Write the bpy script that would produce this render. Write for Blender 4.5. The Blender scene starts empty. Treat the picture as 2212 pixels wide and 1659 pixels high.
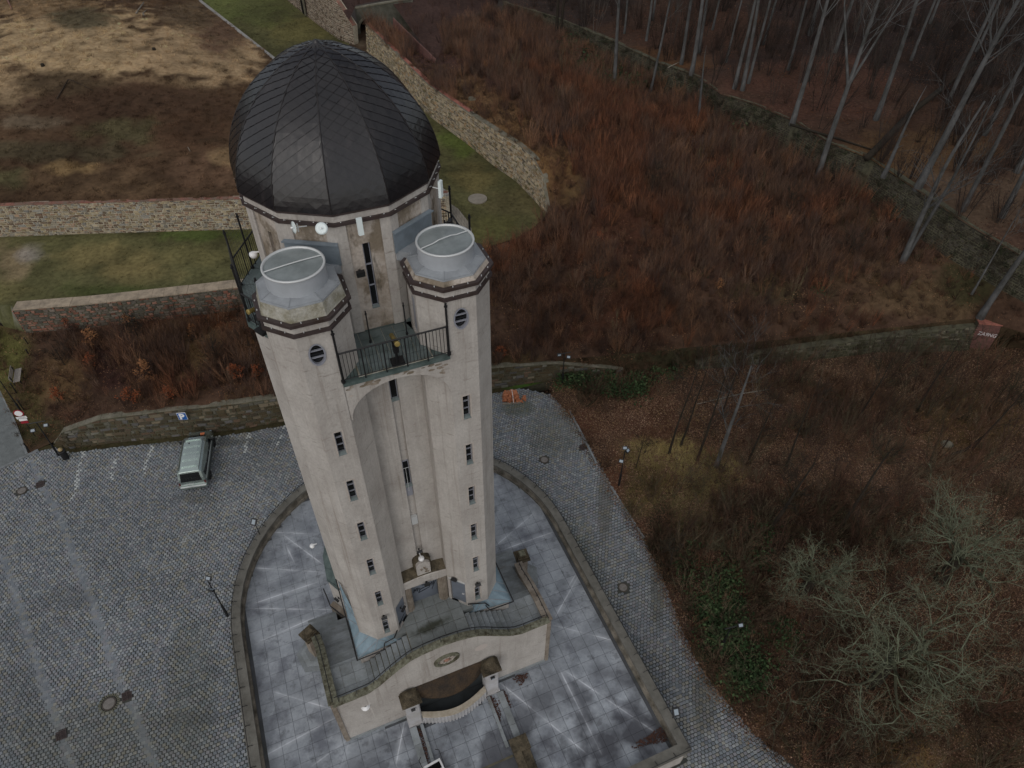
import bpy, math, random
import numpy as np
from mathutils import Vector, Matrix
from mathutils.geometry import tessellate_polygon, delaunay_2d_cdt
random.seed(7); rng = np.random.default_rng(7)
S = bpy.context.scene
R = math.radians
# ------------------------------------------------------------------ camera, sky, sun, exposure
HC = 42.0; PITCH = R(44.4); ROLL = R(0.33); FV = 1534.0; VX, VY = 1106.0, 829.5
cam = bpy.data.objects.new('camera', bpy.data.cameras.new('camera')); S.collection.objects.link(cam); S.camera = cam
cam.data.sensor_width = 36.0; cam.data.lens = 36.0 * FV / 2212.0
cam.data.clip_start = 0.5; cam.data.clip_end = 3000
cam.matrix_world = Matrix.Translation((0, 0, HC)) @ Matrix.Rotation(math.pi / 2 - PITCH, 4, 'X') @ Matrix.Rotation(ROLL, 4, 'Z')
w = bpy.data.worlds.new('World'); S.world = w; w.use_nodes = True
nt = w.node_tree; nt.nodes.clear()
sky = nt.nodes.new('ShaderNodeTexSky'); sky.sky_type = 'NISHITA'; sky.sun_disc = False
sky.sun_elevation = R(40); sky.sun_rotation = R(195); sky.air_density = 1.0; sky.dust_density = 3.0
hsv = nt.nodes.new('ShaderNodeHueSaturation'); hsv.inputs['Saturation'].default_value = 0.38
bg = nt.nodes.new('ShaderNodeBackground'); bg.inputs[1].default_value = 0.115
wo = nt.nodes.new('ShaderNodeOutputWorld')
nt.links.new(sky.outputs[0], hsv.inputs['Color']); nt.links.new(hsv.outputs[0], bg.inputs[0]); nt.links.new(bg.outputs[0], wo.inputs[0])
sd = bpy.data.lights.new('sun', 'SUN'); sd.energy = 1.35; sd.angle = R(172); sd.color = (1, 0.985, 0.965)
so = bpy.data.objects.new('sun', sd); S.collection.objects.link(so)
so.rotation_euler = (R(50), 0, R(-15))
S.view_settings.view_transform = 'Standard'; S.view_settings.look = 'None'
S.view_settings.gamma = 1; S.view_settings.use_curve_mapping = False
S.view_settings.exposure = -0.55
S.cycles.max_bounces = 5; S.cycles.diffuse_bounces = 2; S.cycles.glossy_bounces = 3; S.cycles.transparent_max_bounces = 6

# ------------------------------------------------------------------ places: a sight line from the survey station cut at a height
sP, cP = math.sin(PITCH), math.cos(PITCH); sR, cR = math.sin(ROLL), math.cos(ROLL)
def at(px, py, z=0.0):
    u = (px - VX) / FV; t = (py - VY) / FV
    u, t = u * cR - t * sR, u * sR + t * cR
    Z = (HC - z) / (sP + t * cP)
    return (u * Z, Z * (cP - t * sP), z)
def seen(X, Y, z):
    X = np.asarray(X, float); Y = np.asarray(Y, float)
    d = HC - z; Z = Y * cP + d * sP; u = X / Z; t = (d * cP - Y * sP) / Z
    return VX + FV * (u * cR + t * sR), VY + FV * (-u * sR + t * cR)
TH = R(22.6); TC = (-6.47, 24.35)
AV = (math.cos(TH), math.sin(TH)); BV = (math.sin(TH), -math.cos(TH))
def tw(a, b, z=0.0): return (TC[0] + a * AV[0] + b * BV[0], TC[1] + a * AV[1] + b * BV[1], z)
def loc_ab(x, y): return ((x - TC[0]) * AV[0] + (y - TC[1]) * AV[1], (x - TC[0]) * BV[0] + (y - TC[1]) * BV[1])

def lin(c): c = c / 255.0; return c / 12.92 if c <= 0.04045 else ((c + 0.055) / 1.055) ** 2.4
KC = 0.72
def C(r, g, b, k=1.0): return tuple(min(0.85, lin(x) / KC * k) for x in (r, g, b))

# ------------------------------------------------------------------ materials
def M(name, col, col2=None, scale=3.0, rough=0.85, metal=0.0, bump=0.0, bscale=20.0, attr=None, inst=False, stretch=(1, 1, 1), amount=1.0, spec=0.5, fine=0.0, finescale=40.0, perobj=0.0, coat=0.0, world=False):
    m = bpy.data.materials.new(name); m.use_nodes = True; nt = m.node_tree; N = nt.nodes; L = nt.links
    b = N['Principled BSDF']; b.inputs['Roughness'].default_value = rough; b.inputs['Metallic'].default_value = metal
    b.inputs['Specular IOR Level'].default_value = spec
    if coat: b.inputs['Coat Weight'].default_value = coat; b.inputs['Coat Roughness'].default_value = 0.15
    tc = N.new('ShaderNodeNewGeometry' if world else 'ShaderNodeTexCoord'); mp = N.new('ShaderNodeMapping'); mp.inputs['Scale'].default_value = stretch
    L.new(tc.outputs['Position' if world else 'Object'], mp.inputs[0])
    if attr:
        at_ = N.new('ShaderNodeAttribute'); at_.attribute_name = attr
        if inst: at_.attribute_type = 'INSTANCER'
        src = at_.outputs['Color']
    else:
        rg = N.new('ShaderNodeRGB'); rg.outputs[0].default_value = (*col, 1); src = rg.outputs[0]
    if col2 is not None:
        nz = N.new('ShaderNodeTexNoise'); nz.inputs['Scale'].default_value = scale; nz.inputs['Detail'].default_value = 6; nz.inputs['Roughness'].default_value = 0.65
        L.new(mp.outputs[0], nz.inputs[0])
        rp = N.new('ShaderNodeValToRGB'); rp.color_ramp.elements[0].position = 0.38; rp.color_ramp.elements[1].position = 0.66
        rp.color_ramp.elements[1].color = (amount, amount, amount, 1); L.new(nz.outputs[0], rp.inputs[0])
        mx = N.new('ShaderNodeMix'); mx.data_type = 'RGBA'; L.new(rp.outputs[0], mx.inputs[0]); L.new(src, mx.inputs[6]); mx.inputs[7].default_value = (*col2, 1); src = mx.outputs[2]
    if fine:
        n2 = N.new('ShaderNodeTexNoise'); n2.inputs['Scale'].default_value = finescale; n2.inputs['Detail'].default_value = 4
        L.new(mp.outputs[0], n2.inputs[0])
        mr = N.new('ShaderNodeMapRange'); mr.inputs[1].default_value = 0.25; mr.inputs[2].default_value = 0.75; mr.inputs[3].default_value = 1 - fine; mr.inputs[4].default_value = 1 + fine
        L.new(n2.outputs[0], mr.inputs[0])
        vm = N.new('ShaderNodeVectorMath'); vm.operation = 'SCALE'; L.new(src, vm.inputs[0]); L.new(mr.outputs[0], vm.inputs['Scale']); src = vm.outputs[0]
    if perobj:
        oi = N.new('ShaderNodeObjectInfo'); mr = N.new('ShaderNodeMapRange'); mr.inputs[3].default_value = 1 - perobj; mr.inputs[4].default_value = 1 + perobj
        L.new(oi.outputs['Random'], mr.inputs[0])
        vm = N.new('ShaderNodeVectorMath'); vm.operation = 'SCALE'; L.new(src, vm.inputs[0]); L.new(mr.outputs[0], vm.inputs['Scale']); src = vm.outputs[0]
    L.new(src, b.inputs['Base Color'])
    if bump:
        n3 = N.new('ShaderNodeTexNoise'); n3.inputs['Scale'].default_value = bscale; n3.inputs['Detail'].default_value = 5
        L.new(mp.outputs[0], n3.inputs[0]); bp = N.new('ShaderNodeBump'); bp.inputs['Strength'].default_value = bump; bp.inputs['Distance'].default_value = 0.04
        L.new(n3.outputs[0], bp.inputs['Height']); L.new(bp.outputs[0], b.inputs['Normal'])
    m['src'] = 1
    return m
def mixin(m, fac_builder, col):
    """lay another stain colour over a material; fac_builder(nodes, links) returns a 0..1 socket"""
    nt = m.node_tree; N, L = nt.nodes, nt.links; b = N['Principled BSDF']
    src = b.inputs['Base Color'].links[0].from_socket
    f = fac_builder(N, L); mx = N.new('ShaderNodeMix'); mx.data_type = 'RGBA'
    L.new(f, mx.inputs[0]); L.new(src, mx.inputs[6]); mx.inputs[7].default_value = (*col, 1); L.new(mx.outputs[2], b.inputs['Base Color'])
def noise_fac(scale, lo, hi, amt=1.0, stretch=(1, 1, 1), off=(0, 0, 0), world=True, detail=6):
    def f(N, L):
        g = N.new('ShaderNodeNewGeometry' if world else 'ShaderNodeTexCoord'); mp = N.new('ShaderNodeMapping'); mp.inputs['Scale'].default_value = stretch; mp.inputs['Location'].default_value = off
        L.new(g.outputs['Position' if world else 'Object'], mp.inputs[0])
        n = N.new('ShaderNodeTexNoise'); n.inputs['Scale'].default_value = scale; n.inputs['Detail'].default_value = detail; n.inputs['Roughness'].default_value = 0.65; L.new(mp.outputs[0], n.inputs[0])
        r = N.new('ShaderNodeMapRange'); r.inputs[1].default_value = lo; r.inputs[2].default_value = hi; r.inputs[4].default_value = amt; L.new(n.outputs[0], r.inputs[0])
        return r.outputs[0]
    return f

MT = {}
MT['render'] = M('roughcast render', C(159, 155, 150), C(142, 137, 132), scale=0.9, bump=0.55, bscale=9, fine=0.10, finescale=14, stretch=(1, 1, 0.6), spec=0.2)
mixin(MT['render'], noise_fac(0.35, 0.55, 0.75, 0.5, (1.6, 1.6, 0.25), world=False), C(134, 127, 120))
mixin(MT['render'], noise_fac(3.0, 0.60, 0.66, 0.35, (0.6, 0.6, 2.5), (5, 2, 1), world=False), C(118, 110, 102))
mixin(MT['render'], noise_fac(1.0, 0.56, 0.70, 0.55, (3.2, 3.2, 0.10), (2, 5, 0), world=False), C(112, 104, 96))
mixin(MT['render'], noise_fac(1.0, 0.60, 0.72, 0.5, (5.5, 5.5, 0.16), (7, 1, 0), world=False), C(176, 172, 166))
mixin(MT['render'], noise_fac(2.4, 0.62, 0.67, 0.55, (.5, .5, 3.2), (1, 6, 3), world=False), C(104, 97, 90))
MT['oldrender'] = M('weathered render', C(158, 150, 142), C(126, 116, 104), scale=0.9, bump=0.8, bscale=7, fine=0.14, finescale=10, spec=0.2)
mixin(MT['oldrender'], noise_fac(0.7, 0.50, 0.57, 0.8, (1, 1, .7), (3, 1, 7), world=False), C(98, 88, 74))
mixin(MT['oldrender'], noise_fac(1.4, 0.56, 0.66, 0.7, (1.4, 1.4, .3), (9, 3, 2), world=False), C(60, 56, 46))
MT['concrete'] = M('rough concrete', C(150, 148, 140), C(112, 108, 92), scale=2.5, bump=0.8, bscale=12, fine=0.15, finescale=18, spec=0.2)
MT['brown_metal'] = M('brown sheet metal', C(58, 50, 50), C(48, 38, 34), scale=2, rough=0.45, spec=0.4)
MT['zinc'] = M('grey roof sheet', C(128, 132, 136), C(112, 115, 118), scale=1.4, rough=0.5, spec=0.4, fine=0.05, finescale=4)
MT['blue_sheet'] = M('pale blue roof sheet', C(112, 130, 140), C(92, 108, 116), scale=1.5, rough=0.5)
MT['copper'] = M('green copper', C(56, 68, 66), C(80, 92, 90), scale=2, rough=0.6)
MT['glass_lid'] = M('cloudy skylight', C(120, 126, 126), C(98, 104, 104), scale=1.2, rough=0.22, spec=0.6)
MT['alu'] = M('light aluminium', C(176, 178, 178), rough=0.4, metal=0.2)
MT['frame'] = M('grey window frame', C(122, 124, 132), rough=0.5)
MT['glass'] = M('dark window glass', (0.008, 0.009, 0.01), rough=0.08, spec=0.6)
MT['dark'] = M('dark opening', (0.006, 0.006, 0.006), rough=0.9, spec=0.1)
MT['iron'] = M('black painted iron', (0.010, 0.010, 0.011), rough=0.5)
MT['wire'] = M('thin steel wire', (0.06, 0.06, 0.06), rough=0.5, metal=0.5)
MT['brass'] = M('worn brass', C(150, 132, 78), C(110, 96, 52), scale=6, rough=0.45, metal=0.3)
MT['white'] = M('white plastic', C(205, 210, 214), rough=0.4)
MT['dish'] = M('white dish paint', C(196, 208, 212), rough=0.35)
MT['lamp_glass'] = M('pale lamp glass', C(122, 132, 140), rough=0.2)
MT['door'] = M('grey steel door', C(94, 100, 110), C(84, 90, 98), scale=1.0, rough=0.5)
MT['ink'] = M('black spray paint', C(30, 34, 40), rough=0.6)
MT['chalk'] = M('white spray paint', C(170, 165, 165), rough=0.7)
MT['shingle'] = M('dark dome shingle', (0.009, 0.008, 0.010), (0.014, 0.012, 0.013), scale=0.8, rough=0.25, metal=0.0, spec=0.55, coat=0.12, perobj=0.0, bump=0.25, bscale=3.0)
mixin(MT['shingle'], noise_fac(2.2, 0.52, 0.72, 0.6, (1, 1, 0.08), world=False), (0.030, 0.024, 0.025))
MT['seam'] = M('dark dome seam', (0.014, 0.011, 0.011), rough=0.4)
MT['stonetrim'] = M('mossy brown stone', C(84, 76, 62), C(46, 42, 34), scale=2.2, bump=0.9, bscale=9, fine=0.25, finescale=12, spec=0.2)
MT['moss_coping'] = M('lichened coping', C(106, 106, 92), C(58, 54, 42), scale=3.4, bump=0.8, bscale=10, fine=0.2, finescale=14, spec=0.2)
MT['pedestal'] = M('pale painted pedestal', C(160, 160, 163), C(144, 142, 140), scale=1.2, bump=0.2, fine=0.05)
MT['pillar'] = M('stained pillar render', C(128, 120, 110), C(98, 88, 76), scale=1.4, bump=0.5, bscale=9, fine=0.1)
MT['soil'] = M('brown moss on shell roof', C(64, 53, 42), C(44, 40, 37), scale=1.6, bump=0.9, bscale=12, fine=0.25, finescale=14, spec=0.1)
MT['basin'] = M('dark wet basin', C(46, 50, 52), C(36, 38, 38), scale=1.5, rough=0.4)
MT['step'] = M('weathered stone step', C(122, 127, 130), C(100, 104, 104), scale=1.1, bump=0.25, bscale=14, fine=0.08, finescale=10, perobj=0.14, world=True)
mixin(MT['step'], noise_fac(0.8, 0.6, 0.72, 0.55), C(88, 80, 68))
MT['porch'] = M('weathered porch slab', C(112, 116, 116), C(96, 100, 98), scale=1.1, bump=0.2, bscale=14, fine=0.08, finescale=10, perobj=0.08, world=True)
def moss(N, L):
    g = N.new('ShaderNodeNewGeometry'); mp = N.new('ShaderNodeMapping'); mp.vector_type = 'TEXTURE'
    c = tw(-0.35, 6.35, 5.5); mp.inputs['Location'].default_value = c; mp.inputs['Rotation'].default_value = (0, 0, TH + 0.08); mp.inputs['Scale'].default_value = (1.15, 0.33, 2)
    L.new(g.outputs['Position'], mp.inputs[0]); ln = N.new('ShaderNodeVectorMath'); ln.operation = 'LENGTH'; L.new(mp.outputs[0], ln.inputs[0])
    nz = N.new('ShaderNodeTexNoise'); nz.inputs['Scale'].default_value = 4; L.new(g.outputs['Position'], nz.inputs[0])
    ad = N.new('ShaderNodeMath'); ad.operation = 'ADD'; L.new(ln.outputs['Value'], ad.inputs[0]); L.new(nz.outputs[0], ad.inputs[1])
    mr = N.new('ShaderNodeMapRange'); mr.interpolation_type = 'SMOOTHSTEP'; mr.inputs[1].default_value = 0.8; mr.inputs[2].default_value = 1.75; mr.inputs[3].default_value = 0.9; mr.inputs[4].default_value = 0; L.new(ad.outputs[0], mr.inputs[0])
    return mr.outputs[0]
mixin(MT['porch'], moss, C(44, 46, 34))
MT['slab'] = M('grey plaza slab', C(136, 141, 147), C(108, 113, 119), scale=0.6, rough=0.5, bump=0.15, bscale=16, fine=0.10, finescale=7, perobj=0.11, world=True)
mixin(MT['slab'], noise_fac(0.55, 0.50, 0.66, 0.7, off=(4, 9, 0)), C(74, 77, 86))
mixin(MT['slab'], noise_fac(1.7, 0.56, 0.66, 0.5, off=(1, 2, 0)), C(62, 64, 68))
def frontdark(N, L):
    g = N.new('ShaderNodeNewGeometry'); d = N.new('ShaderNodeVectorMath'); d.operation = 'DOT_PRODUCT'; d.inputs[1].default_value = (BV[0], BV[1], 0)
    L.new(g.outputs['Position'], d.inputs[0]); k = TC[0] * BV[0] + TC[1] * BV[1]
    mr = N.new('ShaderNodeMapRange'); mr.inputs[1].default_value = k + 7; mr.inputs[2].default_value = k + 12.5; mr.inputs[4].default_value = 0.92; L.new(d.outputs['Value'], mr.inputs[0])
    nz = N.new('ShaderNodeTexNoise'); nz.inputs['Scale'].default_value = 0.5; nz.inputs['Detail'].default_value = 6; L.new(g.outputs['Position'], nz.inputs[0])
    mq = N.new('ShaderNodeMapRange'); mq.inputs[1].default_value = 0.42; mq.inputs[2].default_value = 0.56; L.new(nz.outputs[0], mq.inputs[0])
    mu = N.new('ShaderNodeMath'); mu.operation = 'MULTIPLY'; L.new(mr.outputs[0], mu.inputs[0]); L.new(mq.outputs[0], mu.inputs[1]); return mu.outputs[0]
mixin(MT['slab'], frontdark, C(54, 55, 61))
# lime bloom running along cut joints across the plaza slabs
BLOOM = [((1088,1475),(1271,1621)),((1214,1440),(1307,1623)),((1225,1445),(1424,1578)),((1070,1195),(1208,1144)),((1070,1183),(1158,1106)),((1231,1270),(1250,1235)),
         ((1205,1350),(1350,1385)),((611,1157),(705,1226)),((590,1155),(688,1158)),((545,1232),(704,1240)),((553,1310),(690,1262)),((548,1320),(727,1321)),((560,1395),(718,1323)),
         ((600,1500),(732,1538)),((560,1650),(736,1552)),((684,1659),(762,1600)),((745,1659),(764,1604)),((864,1658),(884,1550)),((1206,1330),(1255,1240)),((640,1220),(620,1180))]
def bloom_fac(p, q):
    P, Q = at(*p, -0.3), at(*q, -0.3)
    def f(N, L):
        g = N.new('ShaderNodeNewGeometry')
        s = N.new('ShaderNodeVectorMath'); s.operation = 'SUBTRACT'; L.new(g.outputs['Position'], s.inputs[0]); s.inputs[1].default_value = (P[0], P[1], -0.3)
        d = Vector((Q[0] - P[0], Q[1] - P[1], 0)); ln = d.length; d.normalize()
        da = N.new('ShaderNodeVectorMath'); da.operation = 'DOT_PRODUCT'; da.inputs[1].default_value = d; L.new(s.outputs[0], da.inputs[0])
        db = N.new('ShaderNodeVectorMath'); db.operation = 'DOT_PRODUCT'; db.inputs[1].default_value = (-d.y, d.x, 0); L.new(s.outputs[0], db.inputs[0])
        ab = N.new('ShaderNodeMath'); ab.operation = 'ABSOLUTE'; L.new(db.outputs['Value'], ab.inputs[0])
        r1 = N.new('ShaderNodeMapRange'); r1.interpolation_type = 'SMOOTHERSTEP'; r1.inputs[1].default_value = 0.0; r1.inputs[2].default_value = 0.36; r1.inputs[3].default_value = 0.34; r1.inputs[4].default_value = 0; L.new(ab.outputs[0], r1.inputs[0])
        r2 = N.new('ShaderNodeMapRange'); r2.inputs[1].default_value = 0.02; r2.inputs[2].default_value = 0.05; r2.inputs[3].default_value = 0.62; r2.inputs[4].default_value = 0; L.new(ab.outputs[0], r2.inputs[0])
        m1 = N.new('ShaderNodeMapRange'); m1.inputs[1].default_value = -0.2; m1.inputs[2].default_value = 0.5; L.new(da.outputs['Value'], m1.inputs[0])
        m2 = N.new('ShaderNodeMapRange'); m2.inputs[1].default_value = ln + 0.2; m2.inputs[2].default_value = ln - 0.6; L.new(da.outputs['Value'], m2.inputs[0])
        nz = N.new('ShaderNodeTexNoise'); nz.inputs['Scale'].default_value = 0.9; nz.inputs['Detail'].default_value = 5; L.new(g.outputs['Position'], nz.inputs[0])
        mn = N.new('ShaderNodeMapRange'); mn.inputs[1].default_value = 0.36; mn.inputs[2].default_value = 0.62; mn.inputs[3].default_value = 0.15; L.new(nz.outputs[0], mn.inputs[0])
        ad = N.new('ShaderNodeMath'); ad.operation = 'ADD'; L.new(r1.outputs[0], ad.inputs[0]); L.new(r2.outputs[0], ad.inputs[1])
        o = ad.outputs[0]
        for k in (m1, m2, mn):
            mu = N.new('ShaderNodeMath'); mu.operation = 'MULTIPLY'; L.new(o, mu.inputs[0]); L.new(k.outputs[0], mu.inputs[1]); o = mu.outputs[0]
        return o
    return f
def bloom_all(N, L):
    o = None
    for p, q in BLOOM:
        s = bloom_fac(p, q)(N, L)
        if o is None: o = s
        else:
            mx = N.new('ShaderNodeMath'); mx.operation = 'MAXIMUM'; L.new(o, mx.inputs[0]); L.new(s, mx.inputs[1]); o = mx.outputs[0]
    return o
mixin(MT['slab'], bloom_all, C(178, 182, 188))
MT['coping'] = M('wall coping', C(98, 96, 90), C(74, 72, 66), scale=1.0, bump=0.4, bscale=14, fine=0.12, finescale=16, world=True)
MT['plinth'] = M('stained retaining render', C(122, 116, 106), C(62, 58, 50), scale=1.3, bump=0.5, bscale=10, fine=0.15, stretch=(1, 1, 0.5), world=True)
MT['cobble'] = M('granite cobble', (0, 0, 0), attr='Col', rough=0.6, fine=0.12, finescale=26, spec=0.45)
MT['joint'] = M('dark joint sand', C(48, 50, 50), C(56, 57, 50), scale=3, rough=0.9)
MT['setts'] = M('fine grey setts', C(98, 102, 102), C(84, 88, 88), scale=2.0, bump=0.7, bscale=26, fine=0.18, finescale=22, world=True)
MT['stone'] = M('rubble stone', (0, 0, 0), attr='Col', rough=0.9, fine=0.18, finescale=14, bump=0.5, bscale=12, spec=0.2)
MT['mortar_light'] = M('pale lime mortar', C(150, 143, 128), C(124, 116, 100), scale=2, bump=0.5, fine=0.1, world=True)
MT['mortar_dark'] = M('dirty mortar', C(74, 72, 56), C(52, 50, 38), scale=1.5, bump=0.6, fine=0.15, world=True)
MT['brick'] = M('red brick', C(132, 84, 72), C(112, 66, 56), scale=3, bump=0.4, fine=0.15, perobj=0.18)
MT['brick_orange'] = M('orange brick', C(150, 96, 66), C(128, 76, 52), scale=3, bump=0.3, fine=0.12, perobj=0.28)
MT['earth'] = M('ground cover', (0, 0, 0), attr='Col', rough=0.95, bump=0.9, bscale=5, fine=0.30, finescale=2.6, spec=0.1, world=True)
mixin(MT['earth'], noise_fac(9.0, 0.62, 0.70, 0.35), C(104, 84, 66))
mixin(MT['earth'], noise_fac(5.0, 0.60, 0.72, 0.55, off=(7, 7, 7)), C(26, 20, 16))
MT['veg'] = M('dry twig', (0, 0, 0), attr='tint', inst=True, rough=0.9, spec=0.15)
MT['bark'] = M('pale grey bark', C(80, 80, 80), C(52, 52, 50), scale=1.6, bump=0.5, bscale=8, fine=0.15, finescale=5, stretch=(1, 1, .4), perobj=0.15, spec=0.2)
MT['bark_dark'] = M('dark bark', C(44, 38, 32), C(32, 30, 24), scale=2, bump=0.5, fine=0.15, spec=0.2)
MT['lichen_bark'] = M('lichen covered bark', C(102, 107, 90), C(66, 68, 50), scale=2.5, bump=0.4, fine=0.15, spec=0.2)
MT['twig_dark'] = M('dark twig', C(52, 44, 38), spec=0.1)
MT['dead_leaf'] = M('dead oak leaf', C(128, 92, 62), C(98, 62, 40), scale=3, spec=0.2)
MT['dead_leaf_red'] = M('rusty leaf', C(120, 66, 40), C(88, 48, 30), scale=3, spec=0.2)
MT['spike'] = None
MT['ivy'] = M('ivy leaf', C(42, 54, 32), C(28, 38, 24), scale=3, rough=0.5)
MT['van'] = M('dark green van paint', (0.46, 0.54, 0.51), rough=0.26, metal=0.85, coat=0.5)
MT['van_trim'] = M('dark van trim', (0.018, 0.02, 0.02), rough=0.5)
MT['tyre'] = M('tyre rubber', (0.012, 0.012, 0.012), rough=0.9)
MT['rim'] = M('grey wheel rim', C(110, 112, 112), rough=0.4, metal=0.5)
MT['orange'] = M('orange paper', C(170, 96, 60), rough=0.8)
MT['plate'] = M('number plate', C(150, 155, 155), rough=0.5)
MT['signblue'] = M('blue sign face', (0.01, 0.10, 0.38), rough=0.4)
MT['signred'] = M('red sign face', (0.30, 0.015, 0.03), rough=0.4)
MT['wood'] = M('weathered bench wood', C(142, 136, 130), C(110, 104, 98), scale=6, stretch=(1, 8, 8), perobj=0.1)
MT['log'] = M('bleached dead wood', C(118, 112, 102), C(90, 84, 74), scale=3, fine=0.1)
MT['leafpile'] = M('wet brown leaf', C(74, 48, 38), C(50, 34, 28), scale=9, bump=1.0, bscale=30, fine=0.3, finescale=30, world=True)

# ------------------------------------------------------------------ mesh building
class MB:
    def __init__(s): s.v = []; s.f = []; s.c = None
    def add(s, vs, fs):
        o = len(s.v); s.v += [tuple(v) for v in vs]; s.f += [tuple(i + o for i in f) for f in fs]; return s
    def box(s, x0, x1, y0, y1, z0, z1):
        return s.add([(x0,y0,z0),(x1,y0,z0),(x1,y1,z0),(x0,y1,z0),(x0,y0,z1),(x1,y0,z1),(x1,y1,z1),(x0,y1,z1)],
                     [(0,3,2,1),(4,5,6,7),(0,1,5,4),(1,2,6,5),(2,3,7,6),(3,0,4,7)])
    def prism(s, poly, z0, z1, poly2=None):
        n = len(poly); p2 = poly2 or poly
        b = [(x, y, z0) for x, y in poly] + [(x, y, z1) for x, y in p2]
        s.add(b, [tuple(range(n - 1, -1, -1)), tuple(range(n, 2 * n))] + [(i, (i + 1) % n, (i + 1) % n + n, i + n) for i in range(n)]); return s
    def tube(s, p, q, r, r2=None, n=6, cap=True):
        p, q = Vector(p), Vector(q); d = q - p
        if d.length < 1e-6: return s
        u = d.orthogonal().normalized(); v = d.normalized().cross(u); r2 = r if r2 is None else r2
        vs = [p + (u * math.cos(2*math.pi*i/n) + v * math.sin(2*math.pi*i/n)) * r for i in range(n)] + [q + (u * math.cos(2*math.pi*i/n) + v * math.sin(2*math.pi*i/n)) * r2 for i in range(n)]
        fs = [(i, (i+1) % n, (i+1) % n + n, i + n) for i in range(n)]
        if cap: fs += [tuple(range(n-1, -1, -1)), tuple(range(n, 2*n))]
        return s.add(vs, fs)
    def path(s, pts, r, n=6):
        for p, q in zip(pts, pts[1:]): s.tube(p, q, r, n=n)
        return s
    def lathe(s, prof, n=24, c=(0, 0), cap=True, ph=0.0):
        vs = []; fs = []; m = len(prof)
        for r, z in prof:
            for i in range(n): a = 2*math.pi*i/n + ph; vs.append((c[0] + r*math.cos(a), c[1] + r*math.sin(a), z))
        for j in range(m - 1):
            for i in range(n): fs.append((j*n+i, j*n+(i+1) % n, (j+1)*n+(i+1) % n, (j+1)*n+i))
        if cap: fs += [tuple(range(n-1, -1, -1)), tuple(range((m-1)*n, m*n))]
        return s.add(vs, fs)
    def obox(s, c, ax, sx, sy, z0, z1):
        """box with centre c, x axis direction ax, half sizes"""
        ux, uy = math.cos(ax), math.sin(ax)
        pl = [(c[0] + ux*i*sx - uy*j*sy, c[1] + uy*i*sx + ux*j*sy) for i, j in ((-1,-1),(1,-1),(1,1),(-1,1))]
        return s.prism(pl, z0, z1)
def mesh_of(name, mb, mat, smooth=False):
    me = bpy.data.meshes.new(name); me.from_pydata(mb.v, [], mb.f); me.materials.append(mat)
    if smooth: me.polygons.foreach_set('use_smooth', [True] * len(me.polygons))
    me.update(); return me
def ob(name, mb, mat, parent=None, smooth=False, label=None, cat=None, group=None, kind=None, loc=None, rotz=None):
    me = mb if isinstance(mb, bpy.types.Mesh) else mesh_of(name, mb, mat, smooth)
    o = bpy.data.objects.new(name, me); S.collection.objects.link(o)
    if parent is not None: o.parent = parent
    if loc is not None: o.location = loc
    if rotz is not None: o.rotation_euler[2] = rotz
    for k, v in (('label', label), ('category', cat), ('group', group), ('kind', kind)):
        if v: o[k] = v
    return o
def thing(name, label, cat, loc=(0, 0, 0), rotz=0.0, group=None, kind=None):
    o = bpy.data.objects.new(name, None); S.collection.objects.link(o); o.location = loc; o.rotation_euler = (0, 0, rotz); o.empty_display_size = 0.3
    o['label'] = label; o['category'] = cat
    if group: o['group'] = group
    if kind: o['kind'] = kind
    return o
def kids(o): return [c for c in S.objects if c.parent == o]
def copytree(o, parent=None):
    c = o.copy(); S.collection.objects.link(c)
    if parent: c.parent = parent
    for k in KID.get(o.name, kids(o)): copytree(k, c)
    return c
KID = {}
def fast_mesh(name, V, F, mat, col=None, smooth=False):
    """V (n,3) F (m,k) arrays"""
    me = bpy.data.meshes.new(name); V = np.asarray(V, np.float32); F = np.asarray(F, np.int32); k = F.shape[1]
    me.vertices.add(len(V)); me.vertices.foreach_set('co', V.ravel()); me.loops.add(F.size); me.loops.foreach_set('vertex_index', F.ravel())
    me.polygons.add(len(F)); me.polygons.foreach_set('loop_start', np.arange(0, F.size, k, dtype=np.int32)); me.polygons.foreach_set('loop_total', np.full(len(F), k, np.int32))
    if col is not None:
        a = me.attributes.new('Col', 'FLOAT_COLOR', 'POINT'); a.data.foreach_set('color', np.c_[col, np.ones(len(col))].astype(np.float32).ravel())
    me.materials.append(mat); me.update(calc_edges=True)
    me.polygons.foreach_set('use_smooth', [smooth] * len(F)); return me

def inside(P, poly):
    P = np.asarray(P); x, y = P[:, 0], P[:, 1]; r = np.zeros(len(P), bool); n = len(poly)
    for i in range(n):
        x1, y1 = poly[i][:2]; x2, y2 = poly[(i + 1) % n][:2]
        if y1 == y2: continue
        c = ((y1 > y) != (y2 > y)) & (x < (x2 - x1) * (y - y1) / (y2 - y1) + x1); r ^= c
    return r
def vnoise(x, y, s, seed=0):
    x = np.asarray(x) / s + seed * 17.3; y = np.asarray(y) / s - seed * 9.1
    xi = np.floor(x).astype(np.int64); yi = np.floor(y).astype(np.int64); fx = x - xi; fy = y - yi; fx = fx*fx*(3-2*fx); fy = fy*fy*(3-2*fy)
    def h(a, b):
        v = np.sin(a * 127.1 + b * 311.7 + seed * 74.7) * 43758.5453; return v - np.floor(v)
    return (h(xi, yi)*(1-fx)+h(xi+1, yi)*fx)*(1-fy) + (h(xi, yi+1)*(1-fx)+h(xi+1, yi+1)*fx)*fy - 0.5
def fbm(x, y, s, seed=0): return vnoise(x, y, s, seed) + 0.5*vnoise(x, y, s*.45, seed+1) + 0.25*vnoise(x, y, s*.2, seed+2)

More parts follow.
